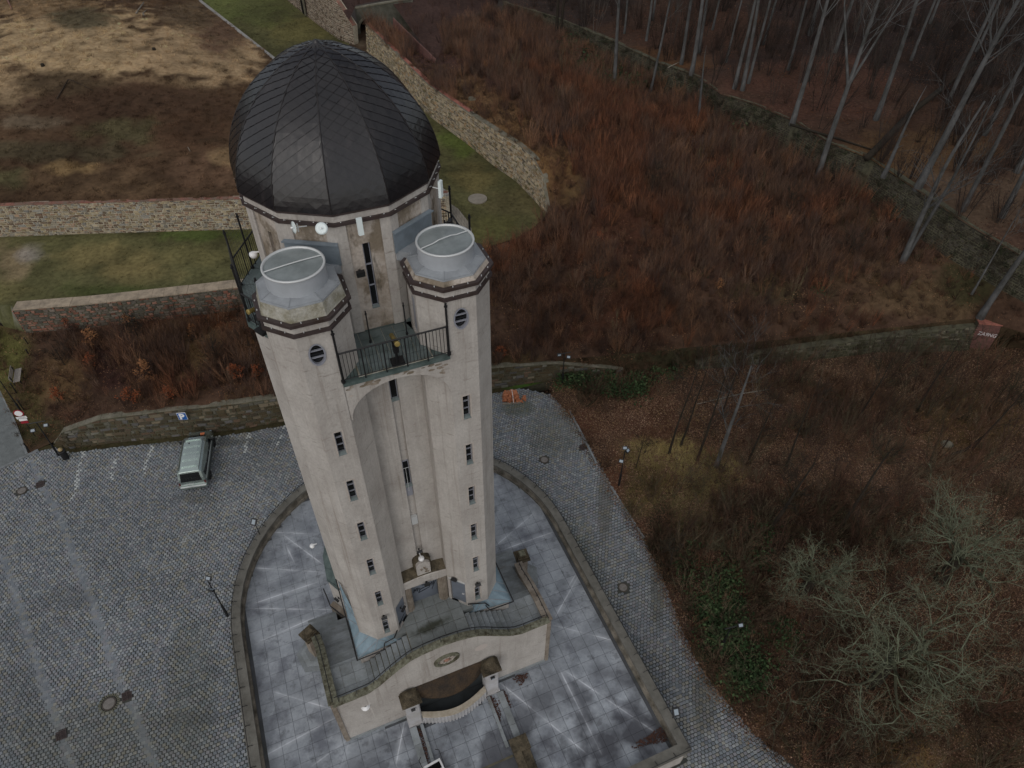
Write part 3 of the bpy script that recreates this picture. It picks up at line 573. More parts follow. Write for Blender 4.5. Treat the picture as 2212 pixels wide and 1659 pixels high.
# ------------------------------------------------------------------ the tower (plan axes: a along the front, b towards the front; y = -b)
tower = thing('stone_tower', 'tall pale roughcast tower with dark ribbed dome and twin front piers', 'tower', (TC[0], TC[1], 0), TH)
def rect(u0, z0, u1, z1): return [(u0, z0), (u1, z0), (u1, z1), (u0, z1)]
def ellipse(u, z, ru, rz, n=24): return [(u + ru*math.cos(2*math.pi*i/n), z + rz*math.sin(2*math.pi*i/n)) for i in range(n)]
def panel(mb, p, q, outer, holes, depth=0.22, inward=None):
    """upright wall sheet from plan point p to q (a, b) with openings and their reveals"""
    P = Vector((p[0], -p[1], 0)); Q = Vector((q[0], -q[1], 0)); u = (Q - P).normalized()
    n = Vector((-u.y, u.x, 0)) if inward is None else Vector((inward[0], -inward[1], 0)).normalized()
    def w3(pt, d=0.0): v = P + u*pt[0] + n*d; return (v.x, v.y, pt[1])
    loops = [outer] + list(holes); flat = [pt for l in loops for pt in l]
    tri = tessellate_polygon([[Vector((x, z, 0)) for x, z in l] for l in loops])
    mb.add([w3(pt) for pt in flat], [tuple(t) for t in tri])
    for h in holes:
        k = len(h); mb.add([w3(pt) for pt in h] + [w3(pt, depth) for pt in h], [(i, (i+1) % k, (i+1) % k + k, i + k) for i in range(k)])
    return w3
def gon(cx, cb, r, n, ph): return [(cx + r*math.cos(ph + 2*math.pi*i/n), cb + r*math.sin(ph + 2*math.pi*i/n)) for i in range(n)]
def fl(poly): return [(a, -b) for a, b in poly]
def ring_band(mb, poly, z0, z1, out, c):
    """moulding band standing proud of a polygon wall round centre c"""
    def off(p, d): v = Vector((p[0]-c[0], p[1]-c[1])); L = v.length; return (c[0] + v.x*(L+d)/L, c[1] + v.y*(L+d)/L)
    pin = [off(p, -0.15) for p in poly]; po = [off(p, out) for p in poly]; n = len(poly)
    for lo, hi in (((pin, po), (pin, po)),):
        vs = [(a, -b, z) for z in (z0, z1) for ring in (pin, po) for a, b in ring]
        fs = []
        for i in range(n):
            j = (i+1) % n; fs += [(i, j, n+j, n+i), (2*n+i, 3*n+i, 3*n+j, 2*n+j), (n+i, n+j, 3*n+j, 3*n+i)]
        mb.add(vs, fs)
MT['drumz'] = M('pale drum sheet', C(146, 150, 155), C(134, 138, 142), scale=1.2, rough=.45)
# octagonal front piers
WZ = [21.9 - 2.95*k for k in range(6)]
MT['sillm'] = M('grey green sill', C(88, 98, 98), C(104, 112, 112), scale=4)
def window_unit(parent, w3, u, z0, z1, wd, lights=3, name='window', frame='frame', dep=0.20):
    m = MB(); t = 0.032
    def bar(u0, u1, za, zb, d0, d1):
        vs = [w3((uu, zz), d) for d in (d0, d1) for uu, zz in ((u0, za), (u1, za), (u1, zb), (u0, zb))]
        m.add(vs, [(0,1,2,3),(7,6,5,4),(0,4,5,1),(1,5,6,2),(2,6,7,3),(3,7,4,0)])
    bar(u-wd/2, u-wd/2+t, z0, z1, dep-.05, dep); bar(u+wd/2-t, u+wd/2, z0, z1, dep-.05, dep)
    for i in range(lights+1):
        zz = z0 + (z1-z0-t*1.4)*i/lights; bar(u-wd/2+t, u+wd/2-t, zz, zz+t*1.4, dep-.055, dep)
    fr = ob(name, m, MT[frame], parent)
    g = MB()
    for i in range(lights):
        za = z0 + (z1-z0)*i/lights + .03; zb = z0 + (z1-z0)*(i+1)/lights - .01
        g = MB(); g.add([w3(p_, dep-.02) for p_ in rect(u-wd/2+.02, za, u+wd/2-.02, zb)], [(0,1,2,3)]); ob('pane', g, MT['glass'], fr)
    s = MB(); vs = [w3(p_, d) for p_, d in (((u-wd/2-.02, z0-.01), -.03), ((u+wd/2+.02, z0-.01), -.03), ((u+wd/2+.0, z0+.05), dep-.06), ((u-wd/2, z0+.05), dep-.06), ((u-wd/2-.02, z0-.04), -.03), ((u+wd/2+.02, z0-.04), -.03))]
    s.add(vs, [(0,1,2,3), (4,5,1,0)]); ob('sill', s, MT['sillm'], fr)
    return fr
PC = {-1: (-2.60, 4.54), 1: (2.56, 4.54)}; PR = 1.515
for sgn in (-1, 1):
    cx, cb = PC[sgn]; oc = gon(cx, cb, PR, 8, math.pi/8); m = MB()
    # corner order: 0 at 22.5 deg. front facet (b max) lies between corners 1 and 2
    wins = []
    for i in range(8):
        p, q = oc[i], oc[(i+1) % 8]; L = math.dist(p, q); inw = (cx-(p[0]+q[0])/2, cb-(p[1]+q[1])/2)
        top = 27.24; outer = rect(0, 5.2, L, top); holes = []
        if i == 1:
            uc = L/2
            holes = [rect(uc-.15, z-1.28, uc+.15, z) for z in WZ] + [ellipse(uc + .02, 25.85, .27, .47)]
            w3f = panel(m, p, q, outer, holes, .24, inw)
        elif (sgn == 1 and i == 2) or (sgn == -1 and i == 0):
            holes = [rect(.12, 5.5, 1.02, 7.75)]; w3d = panel(m, p, q, outer, holes, .14, inw)
        elif (sgn == 1 and i == 3) or (sgn == -1 and i == 7):
            holes = [rect(.25, 24.5, .95, 26.35)] if sgn == 1 else []; w3s = panel(m, p, q, outer, holes, .12, inw)
        else: panel(m, p, q, outer, [], .1, inw)
    pier = ob('pier', m, MT['render'], tower)
    for z in WZ: window_unit(pier, w3f, uc, z-1.28, z, .30)
    # pale plaster surrounds
    if sgn == -1: M('plaster surround', C(160, 153, 146), C(146, 138, 130), scale=4, bump=.3)
    for z in WZ:
        m = MB()
        for u0, u1, za, zb in ((uc-.22, uc-.15, z-1.34, z+.05), (uc+.15, uc+.22, z-1.34, z+.05), (uc-.15, uc+.15, z, z+.05)):
            vs = [w3f((uu, zz), d) for d in (-.012, .02) for uu, zz in ((u0, za), (u1, za), (u1, zb), (u0, zb))]
            m.add(vs, [(0,1,2,3), (0,4,5,1), (1,5,6,2), (2,6,7,3), (3,7,4,0)])
        ob('window_surround', m, bpy.data.materials['plaster surround'], pier)
    # oval louvre window
    m = MB(); E1 = ellipse(uc+.02, 25.85, .29, .49, 28); E2 = ellipse(uc+.02, 25.85, .235, .435, 28); n = 28
    m.add([w3f(e, -.03) for e in E1] + [w3f(e, -.03) for e in E2] + [w3f(e, .10) for e in E2], [(i, (i+1) % n, (i+1) % n+n, i+n) for i in range(n)] + [(i+n, (i+1) % n+n, (i+1) % n+2*n, i+2*n) for i in range(n)])
    ov = ob('oval_window', m, MT['frame'], pier)
    g = MB(); g.add([w3f(e, .12) for e in E2], [tuple(range(n))]); ob('pane', g, MT['glass'], ov)
    for zz in (25.70, 26.0):
        g = MB(); vs = [w3f((uu, z), d) for d in (.03, .09) for uu, z in ((uc-.21, zz-.022), (uc+.25, zz-.022), (uc+.25, zz+.022), (uc-.21, zz+.022))]; g.add(vs, [(0,1,2,3),(0,4,5,1),(3,2,6,7),(4,7,6,5)]); ob('glazing_bar', g, MT['frame'], ov)
    # doors on the facets towards the porch
    g = MB(); vs = [w3d(p_, .10) for p_ in rect(.14, 5.5, 1.0, 7.72)]; g.add(vs, [(0,1,2,3)])
    for zz in (6.0, 7.4): pass
    dr = ob('side_door', g, MT['door'], pier)
    if sgn == 1:
        g = MB(); vs = [w3d((u_, z_), d) for d in (.02, .09) for u_, z_ in ((.22, 6.45), (.36, 6.45), (.36, 6.50), (.22, 6.50))]; g.add(vs, [(0,1,2,3),(0,4,5,1),(3,2,6,7)]); ob('door_handle', g, MT['alu'], dr)
        g = MB(); vs = [w3d((u_, z_), d) for d in (-.05, .10) for u_, z_ in ((.08, 7.75), (1.06, 7.75), (1.06, 7.82), (.08, 7.82))]; g.add(vs, [(0,1,2,3),(0,4,5,1),(3,2,6,7)]); ob('door_canopy', g, MT['alu'], dr)
        g = MB(); g.add([w3s(p_, .08) for p_ in rect(.27, 24.5, .93, 26.33)], [(0,1,2,3)]); ob('balcony_door', g, MT['frame'], pier)
    # brown metal string courses, rough band, roof
    m = MB(); ring_band(m, oc, 26.80, 26.92, .11, (cx, cb)); ring_band(m, oc, 27.24, 27.36, .16, (cx, cb)); ob('string_course', m, MT['brown_metal'], pier)
    def scaled(f): return [(cx+(a-cx)*f, cb+(b-cb)*f) for a, b in oc]
    m = MB(); m.prism(fl(scaled(1.0)), 27.30, 27.37, None); m.prism(fl(scaled(.985)), 27.37, 27.85 if sgn == -1 else 27.51, fl(scaled(.93)))
    ob('parapet_band', m, MT['concrete'] if sgn == -1 else MT['oldrender'], pier)
    zt, dh = (27.86, .24) if sgn == -1 else (27.52, .24)
    m = MB(); m.prism(fl(scaled(.935)), zt, zt+.05, fl(scaled(.925))); m.prism(fl(scaled(.88)), zt+.052, zt+.16, fl(scaled(.66))); rf = ob('pier_roof', m, MT['zinc'], pier)
    for p in scaled(.90): ob('roof_seam', MB().tube((p[0], -p[1], zt+.06), (cx+(p[0]-cx)*.72, -(cb+(p[1]-cb)*.72), zt+.17), .014, n=4), MT['zinc'], rf)
    # round skylight drum
    m = MB().lathe([(1.0, zt+.1), (1.0, zt+.52+dh)], 40, (cx, -cb), cap=False); vt = ob('skylight_drum', m, MT['drumz'], pier, smooth=True)
    m = MB().lathe([(.985, zt+.47+dh), (1.03, zt+.50+dh), (1.03, zt+.55+dh), (.965, zt+.56+dh), (.955, zt+.50+dh)], 40, (cx, -cb), cap=False); ob('rim', m, MT['alu'], vt, smooth=True)
    m = MB().lathe([(.96, zt+.50+dh), (.6, zt+.52+dh), (.01, zt+.54+dh)], 40, (cx, -cb), cap=False); ob('lid', m, MT['glass_lid'], vt, smooth=True)
    ang = R(8) if sgn == -1 else R(14)
    m = MB(); pts = [(cx + math.cos(ang)*t, -cb + math.sin(ang)*t, zt+.55+dh+.03*(1-t*t)+(.05 if sgn == 1 and abs(t) < .35 else 0)) for t in np.linspace(-.96, .96, 9)]; m.path(pts, .022, 5); ob('bar', m, MT['alu'], vt)
    m = MB()
    for k in range(8):
        for f in (.28, .72):
            p, q = oc[k], oc[(k+1) % 8]; a = p[0]+(q[0]-p[0])*f; b = p[1]+(q[1]-p[1])*f; v = Vector((a-cx, b-cb)); L = v.length
            for zz, o_ in ((26.92, .04), (27.36, .09)):
                a2 = cx+v.x*(L+o_)/L; b2 = cb+v.y*(L+o_)/L; m.tube((a2, -b2, zz), (a2, -b2, zz+.05), .018, n=5)
    ob('cable_clip', m, MT['alu'], pier, kind='stuff')
# main twelve sided shaft
g12 = lambda r, c=(0, 0): gon(c[0], c[1], r, 12, math.pi/12)
sh = g12(4.68); m = MB()
for i in range(12):
    p, q = sh[i], sh[(i+1) % 12]; L = math.dist(p, q); inw = (-(p[0]+q[0]), -(p[1]+q[1]))
    if i == 2:   # the front recess wall between corners at 75 and 105 degrees
        hole = rect(L/2-.17, 9.0, L/2+.17, 23.6); w3r = panel(m, p, q, rect(0, -.3, L, 24.1), [hole], .16, inw); LR = L
        m.add([w3r(p_, .16) for p_ in hole], [(0,1,2,3)])
    elif i in (4, 0):
        # flank facets carry a tall round headed groove beside the pier
        arch = [(1.62, 8.0), (2.02, 8.0), (2.02, 19.2)] + [(1.82 + .2*math.cos(t), 19.2 + .55*math.sin(t)) for t in np.linspace(0, math.pi, 8)[1:-1]] + [(1.62, 19.2)]
        if i == 4: arch = [(L - u, z) for u, z in arch][::-1]
        hole = arch; w_ = panel(m, p, q, rect(0, -.3, L, 24.1), [hole], .35, inw); m.add([w_(p_, .35) for p_ in hole], [tuple(range(len(hole)))])
    else: panel(m, p, q, rect(0, -.3, L, 24.1), [], .1, inw)
shaft = ob('shaft', m, MT['render'], tower)
wn = window_unit(shaft, w3r, LR/2, 21.3, 23.3, .30, 1, dep=.17)
wn = window_unit(shaft, w3r, LR/2, 15.6, 17.3, .30, 1, dep=.17)
m = MB(); m.add([w3r(p_, .10) for p_ in rect(LR/2-.15, 14.75, LR/2+.15, 15.5)], [(0,1,2,3)]); ob('vent_panel', m, MT['frame'], shaft)
m = MB(); m.path([w3r((LR/2-.22, 17.0), -.06), w3r((LR/2+.22, 17.0), -.06)], .012, 4); m.path([w3r((LR/2+.05, 17.0), -.05), w3r((LR/2+.05, 15.3), -.05)], .012, 4); ob('cable', m, MT['alu'], shaft)
def bx(w3, u0, u1, z0, z1, d0, d1):
    m = MB(); vs = [w3((uu, zz), d) for d in (d0, d1) for uu, zz in ((u0, z0), (u1, z0), (u1, z1), (u0, z1))]
    m.add(vs, [(0,1,2,3),(7,6,5,4),(0,4,5,1),(1,5,6,2),(2,6,7,3),(3,7,4,0)]); return m
ob('junction_box', bx(w3r, LR/2-.15, LR/2+.15, 12.55, 13.15, -.02, .14), MT['alu'], shaft)
# walls that link the shaft with the piers, behind the balcony arch
m = MB()
arc = [(-1.98, 22.3)] + [(1.93*math.cos(t), 22.3 + 1.5*math.sin(t)) for t in np.linspace(math.pi, 0, 22)] + [(1.98, 22.3), (1.98, 24.15), (-1.98, 24.15)]
tri = tessellate_polygon([[Vector((x, z, 0)) for x, z in arc]]); n = len(arc)
m.add([(x, -5.93, z) for x, z in arc] + [(x, -4.4, z) for x, z in arc], [tuple(t) for t in tri] + [tuple(i+n for i in t) for t in tri] + [(i, (i+1) % n, (i+1) % n+n, i+n) for i in range(n)])
ob('balcony_arch', m, MT['render'], tower)
m = MB()
for k in range(60):
    a = random.uniform(-1.9, 1.9); z = random.uniform(23.3, 24.1)
    if (a/1.93)**2 + ((z-22.3)/1.5)**2 < 1.05: continue
    r = random.uniform(.06, .2); pl = [(a + r*random.uniform(.6, 1.2)*math.cos(t), z + r*.45*random.uniform(.6, 1.2)*math.sin(t)) for t in np.linspace(0, 2*math.pi, 8)[:-1]]
    if any((x/1.93)**2 + ((zz-22.3)/1.5)**2 < 1.02 or abs(x) > 1.96 or zz > 24.14 for x, zz in pl): continue
    dpt = random.uniform(.004, .014); m.add([(x, -5.93-dpt, zz) for x, zz in pl], [tuple(range(7))])
ob('flaked_render', m, MT['oldrender'], tower, kind='stuff')
# deck: gallery all round plus the front balcony
deck = g12(4.86)
m = MB(); m.prism(fl(deck), 24.12, 24.36); dk = ob('gallery_deck', m, MT['copper'], tower)
m = MB(); m.box(-2.0, 2.0, -6.06, -4.6, 24.16, 24.30); ob('balcony_ledge', m, MT['copper'], tower)
MT['tile'] = M('balcony tile', C(92, 102, 102), C(70, 80, 78), scale=1.5, rough=.5, perobj=.1, bump=.2)
m = MB(); m.box(-1.4, 1.4, -5.9, -3.6, 24.30, 24.362); ob('balcony_floor', m, MT['concrete'], tower)
for i in range(6):
    for j in range(5):
        a = -1.35 + .45*i; b = 3.62 + .45*j; ob('tile', MB().box(a+.012, a+.438, -(b+.438), -(b+.012), 24.364, 24.385), MT['tile'], tower)
for k in range(12):
    p, q = g12(4.80)[k], g12(4.80)[(k+1) % 12]; pi, qi = g12(3.66)[k], g12(3.66)[(k+1) % 12]
    if k == 2: continue
    def lp(s, t): o_ = (p[0]+(q[0]-p[0])*s, p[1]+(q[1]-p[1])*s); i_ = (pi[0]+(qi[0]-pi[0])*s, pi[1]+(qi[1]-pi[1])*s); return (i_[0]+(o_[0]-i_[0])*t, i_[1]+(o_[1]-i_[1])*t)
    for s0, s1 in ((.01, .49), (.51, .99)):
        m = MB().prism(fl([lp(s0, .02), lp(s1, .02), lp(s1, .97), lp(s0, .97)]), 24.362, 24.385); ob('tile', m, MT['tile'], tower)
# drum under the dome
dr12 = g12(3.60); m = MB()
for i in range(12):
    p, q = dr12[i], dr12[(i+1) % 12]; L = math.dist(p, q); inw = (-(p[0]+q[0]), -(p[1]+q[1])); holes = []
    if i == 2: holes = [rect(L/2-.14, 25.35, L/2+.14, 28.15)]
    elif i in (0, 4): holes = [rect(L/2-.11, 25.6, L/2+.11, 28.3)]
    w_ = panel(m, p, q, rect(0, 24.3, L, 29.3), holes, .2, inw)
    if holes: m.add([w_(p_, .2) for p_ in holes[0]], [(0,1,2,3)])
    if i == 2: w3n = w_; LN = L
    if i in (0, 4): w3k = w_; 
drum = ob('drum', m, MT['oldrender'], tower)
window_unit(drum, w3n, LN/2, 25.35, 28.15, .26, 3, dep=.15)
m = MB()
for i in range(12):   # pilaster strips: two to a facet, and the corner strips
    p, q = dr12[i], dr12[(i+1) % 12]; L = math.dist(p, q); ux, uy = (q[0]-p[0])/L, (q[1]-p[1])/L; nx, ny = uy, -ux
    if nx*(p[0]+q[0]) + ny*(p[1]+q[1]) < 0: nx, ny = -nx, -ny
    for u0, u1 in ((-.02, .34), (L-.34, L+.02)):
        pl = [(p[0]+ux*u0, p[1]+uy*u0), (p[0]+ux*u1, p[1]+uy*u1), (p[0]+ux*u1+nx*.07, p[1]+uy*u1+ny*.07), (p[0]+ux*u0+nx*.07, p[1]+uy*u0+ny*.07)]
        m.prism(fl(pl), 24.37, 29.10)
ob('pilaster', m, MT['render'], drum)
MT['flash'] = M('grey blue flashing', C(108, 118, 126), C(94, 102, 108), scale=2, rough=.5)
for sgn in (-1, 1):   # zinc flashings where the pier roofs meet the drum
    i = 3 if sgn == -1 else 1; p, q = g12(3.72)[i], g12(3.72)[(i+1) % 12]; p2, q2 = g12(3.76)[i], g12(3.76)[(i+1) % 12]
    m = MB().prism(fl([p, q, q2, p2]), 27.55, 28.38); m.prism(fl([(p[0]*.99, p[1]*.99), (q[0]*.99, q[1]*.99), (q2[0]*1.03, q2[1]*1.03), (p2[0]*1.03, p2[1]*1.03)]), 28.38, 28.43); ob('flashing', m, MT['flash'], tower)
    pl = [dr12[i], dr12[(i+1) % 12]]; cx, cb = PC[sgn]
    m = MB().prism(fl([(pl[0][0], pl[0][1]), (pl[1][0], pl[1][1]), (cx+.6*(pl[1][0]-cx), cb+.6*(pl[1][1]-cb)), (cx+.6*(pl[0][0]-cx), cb+.6*(pl[0][1]-cb))]), 27.2, 27.58); ob('link_roof', m, MT['zinc'], tower)
# cornice with two dark gutters
m = MB(); ring_band(m, dr12, 29.08, 29.20, .17, (0, 0)); ring_band(m, dr12, 29.46, 29.56, .13, (0, 0)); ob('gutter', m, MT['brown_metal'], tower)
m = MB(); ring_band(m, dr12, 29.20, 29.46, .06, (0, 0)); m.prism(fl(g12(3.62)), 29.30, 29.47); ob('cornice', m, MT['render'], tower)
m = MB()
for k in range(12):
    p, q = g12(3.72)[k], g12(3.72)[(k+1) % 12]
    for f in (.12, .36, .6, .88):
        a = p[0]+(q[0]-p[0])*f; b = p[1]+(q[1]-p[1])*f; m.tube((a, -b, 29.2), (a*1.02, -b*1.02, 29.25), .016, n=5); m.tube((a*.99, -b*.99, 29.56), (a, -b, 29.61), .016, n=5)
ob('gutter_clip', m, MT['alu'], tower, kind='stuff')
# dome: twelve gores of diamond shingles
DR, DZ0, DA, DB = 3.77, 29.3, 1.9, .6
def prof(t):     # t 0..1 from eave to crown: radius, height
    h = math.sin(t*math.pi/2)*4.11; zz = 29.56 + h; v = (zz - DZ0)/(33.68 - DZ0)
    r = DR*max(0.0, 1-abs(v)**DA)**DB
    return max(r, 0.0), zz
TS = np.linspace(0, 1, 400); PRF = np.array([prof(t) for t in TS]); ARC = np.r_[0, np.cumsum(np.hypot(np.diff(PRF[:, 0]), np.diff(PRF[:, 1])))]; LA = ARC[-1]
def atarc(s): s = min(max(s, 0), LA); return float(np.interp(s, ARC, PRF[:, 0])), float(np.interp(s, ARC, PRF[:, 1]))
dome = ob('dome', MB().lathe([(max(.01, prof(t)[0])*.992, prof(t)[1]) for t in np.linspace(0, 1, 26)], 12, ph=math.pi/12), MT['seam'], tower)
apo = math.cos(math.pi/12); shing = []; STEP = .36; HW = .24
def gpoint(g, s, wv, lift=0.0):
    """gore g, arc length s up the gore, w sideways in metres"""
    r, z = atarc(s); r2, z2 = atarc(s + .02); dr, dz = r2 - r, z2 - z; L = math.hypot(dr, dz) or 1
    ph = math.pi/6 * (g + 1) ; ra = r*apo; nr, nz = dz/L, -dr/L
    hw = r*math.sin(math.pi/12); wv = max(-hw*.985, min(hw*.985, wv))
    rr = ra + nr*lift; x = math.cos(ph)*rr - math.sin(ph)*wv; y = math.sin(ph)*rr + math.cos(ph)*wv
    return (x, y, z + nz*lift), hw
allsh = []
nrow = int(LA / (STEP/2))
for g in range(12):
    for j in range(0, nrow + 1):
        s = j * STEP/2; off = (j % 2) * HW
        _, hw = gpoint(g, s, 0)
        k0 = int(hw/(2*HW)) + 2
        for k in range(-k0, k0 + 1):
            wc = k*2*HW + off
            if abs(wc) - HW > hw*.97: continue
            if hw < .10: continue
            jit = random.uniform(-.004, .006)
            top, _ = gpoint(g, s + STEP/2, wc, .006); bot, _ = gpoint(g, max(s - STEP/2, -.02), wc, .040 + jit); lf, _ = gpoint(g, s, wc - HW, .020); rt, _ = gpoint(g, s, wc + HW, .020)
            mid, _ = gpoint(g, s, wc, .020 + random.uniform(-.002, .007))
            b0, _ = gpoint(g, max(s - STEP/2, -.02), wc, 0.0); l0, _ = gpoint(g, s, wc-HW, 0.0); r0, _ = gpoint(g, s, wc+HW, 0.0)
            if Vector(lf).__sub__(Vector(rt)).length < .06: continue
            vs = [top, lf, bot, rt, mid, b0, l0, r0]
            allsh.append((mid, vs))
SF = [(0,1,4),(1,2,4),(2,3,4),(3,0,4),(1,6,5,2),(2,5,7,3)]
# the 300 that show largest from the survey point are pieces of their own
Rt = Matrix.Translation((TC[0], TC[1], 0)) @ Matrix.Rotation(TH, 4, 'Z'); CV = Vector((0, 0, HC))
def show(it):
    vs = [Rt @ Vector(v) for v in it[1]]; n = (vs[0]-vs[2]).cross(vs[1]-vs[3]); c = Rt @ Vector(it[0]); d = (CV - c); r = Vector((c.x - TC[0], c.y - TC[1], c.z - 30.2))
    if n.dot(r) < 0: n = -n
    return n.dot(d)/d.length**3
allsh.sort(key=show, reverse=True)
for mid, vs in allsh[:300]:
    m = MB(); m.add(vs, SF); ob('shingle', m, MT['shingle'], tower)
m = MB()
for mid, vs in allsh[300:]: m.add(vs, SF)
ob('shingle_field', m, MT['shingle'], tower, kind='stuff')
for k in range(12):
    ph = math.pi/12 + k*math.pi/6; m = MB(); pts = []
    for s in np.linspace(-.0, LA-.05, 22): r, z = atarc(s); pts.append((math.cos(ph)*(r+.012), math.sin(ph)*(r+.012), z+.01))
    m.path(pts, .026, 5); ob('seam', m, MT['seam'], tower)
ob('crown_cap', MB().lathe([(.50, 33.53), (.30, 33.66), (.12, 33.73), (.07, 33.80), (.01, 33.83)], 12), MT['shingle'], tower)
# railings
def rail_run(p, q, z, name, parent, bars=None, h=1.33, inner=.13, fat=4):
    t = ob(name, MB().path([(p[0], -p[1], z+h), (q[0], -q[1], z+h)], .035, 6).path([(p[0], -p[1], z+.10), (q[0], -q[1], z+.10)], .018, 5), MT['iron'], parent)
    L = math.dist(p, q); n = int(L/inner)
    for i in range(n+1):
        f = i/n; a = p[0]+(q[0]-p[0])*f; b = p[1]+(q[1]-p[1])*f; big = (i % (n//fat if n//fat else 1) == 0)
        ob('baluster', MB().box(a-(.022 if big else .009), a+(.022 if big else .009), -b-(.022 if big else .009), -b+(.022 if big else .009), z-(.06 if big else -.08), z+h-.02), MT['iron'], t)
    return t
rail = rail_run((-1.95, 6.0), (1.95, 6.0), 24.36, 'balcony_railing', tower, fat=5)
def post(a, b, z0, z1, parent, r=.04):
    m = MB().tube((a, -b, z0), (a, -b, z1), r, n=6); m.lathe([(r*1.7, z1-.16), (r*1.7, z1-.12)], 6, (a, -b)); m.lathe([(r*1.9, z0), (r*1.9, z0+.12)], 6, (a, -b)); ob('net_post', m, MT['iron'], parent)
def net(p, q, z0, z1, parent, st=.16):
    m = MB(); L = math.dist(p, q); n = max(1, int(L/st))
    for i in range(n+1): f = i/n; a = p[0]+(q[0]-p[0])*f; b = p[1]+(q[1]-p[1])*f; m.tube((a, -b, z0), (a, -b, z1), .004, n=3, cap=False)
    k = int((z1-z0)/st)
    for i in range(k+1): z = z0+(z1-z0)*i/k; m.tube((p[0], -p[1], z), (q[0], -q[1], z), .004, n=3, cap=False)
    ob('wire_net', m, MT['wire'], parent, kind='stuff')
post(-1.98, 6.02, 24.36, 26.75, tower); post(1.98, 6.02, 24.36, 26.75, tower); post(-.55, 4.3, 24.38, 25.9, tower, .025); post(.85, 4.35, 24.38, 25.9, tower, .025)
net((-1.97, 5.9), (-1.25, 4.9), 25.7, 26.7, tower); net((1.97, 5.9), (1.25, 4.9), 25.7, 26.7, tower)
gr = g12(4.76)
for k in (4, 5, 6, 7, 8, 9, 10, 11, 0):
    p, q = gr[k], gr[(k+1) % 12]
    if k == 4: p = (p[0]*.55+q[0]*.45, p[1]*.55+q[1]*.45)
    if k == 0: q = (p[0]*.45+q[0]*.55, p[1]*.45+q[1]*.55)
    r_ = rail_run(p, q, 24.36, 'gallery_railing', tower, inner=.15, fat=3)
    if k in (4, 5, 6, 11, 10, 0): net(p, q, 25.7, 26.8, r_, .2); post(p[0], p[1], 24.36, 27.0, r_); 
    if k in (6, 10): post((p[0]+q[0])/2, (p[1]+q[1])/2, 24.36, 27.0, r_)
m = MB(); p, q = g12(4.70)[11], g12(4.70)[0]; m.prism(fl([p, q, (q[0]*.992, q[1]*.992), (p[0]*.992, p[1]*.992)]), 24.4, 25.5); ob('screen_panel', m, M('dark green screen', C(34, 42, 42), rough=.6), tower)
# lower parts: plinth blocks beside the porch and their sheet roofs
def plinth_block(sg):
    out = [(4.32, 6.22), (2.05, 6.02), (2.05, 5.0), (2.9, 2.5), (4.3, 1.4)]
    pl = [(sg*a - .02, b) for a, b in out]
    m = MB().prism(fl(pl), -.35, 4.98); ob('plinth', m, MT['render'], tower)
    e = [(4.42, 6.34), (1.98, 6.12), (1.98, 5.5), (2.4, 5.0), (4.0, 4.4), (4.42, 1.3)]
    # sloping sheets up to the pier foot
    oc = gon(*PC[sg], PR, 8, math.pi/8)
    outer = [(sg*1.98, 6.12), (sg*2.6, 6.18), (sg*4.42, 6.34), (sg*4.42, 5.2), (sg*4.42, 1.3)]
    if sg > 0: inner = [oc[2], oc[1], oc[1], oc[0], oc[7]]
    else: inner = [oc[1], oc[2], oc[2], oc[3], oc[4]]
    for i in range(4):
        a, b, c, d = outer[i], outer[i+1], inner[i+1], inner[i]; n = 3 if i in (0, 3) else 2
        for j in range(n):
            f0, f1 = j/n, (j+1)/n; L2 = lambda u, v, f: (u[0]+(v[0]-u[0])*f, u[1]+(v[1]-u[1])*f)
            P0, P1, Q0, Q1 = L2(a, b, f0), L2(a, b, f1), L2(d, c, f0), L2(d, c, f1)
            mm = MB(); z0, z1 = 4.99, 5.42
            mm.add([(P0[0], -P0[1], z0), (P1[0], -P1[1], z0), (Q1[0], -Q1[1], z1), (Q0[0], -Q0[1], z1), (P0[0], -P0[1], z0-.06), (P1[0], -P1[1], z0-.06)], [(0,1,2,3), (4,5,1,0)])
            ob('roof_sheet', mm, MT['blue_sheet'], tower)
            mm = MB().tube((P0[0], -P0[1], z0+.01), (Q0[0], -Q0[1], z1+.01), .018, n=4); ob('roof_seam', mm, MT['zinc'], tower)
    m = MB(); m.path([(sg*1.5, -5.25, 5.9), (sg*2.35, -6.24, 5.55), (sg*2.9, -6.2, 5.3)] if sg < 0 else [(sg*1.95, -6.0, 5.75), (sg*2.9, -6.1, 5.4), (sg*3.1, -6.25, 5.2)], .035, 5)
    m.path([(sg*2.9, -6.2, 5.3), (sg*3.05, -6.45, 5.1), (sg*4.5, -6.45, 5.05), (sg*4.5, -1.2, 5.05) if sg < 0 else (sg*4.5, -6.2, 5.05), (sg*4.5, -1.2, 5.05) if sg < 0 else (sg*4.45, -3.4, 5.2)], .035, 5); ob('eave_pipe', m, MT['iron'], tower)
plinth_block(-1); plinth_block(1)
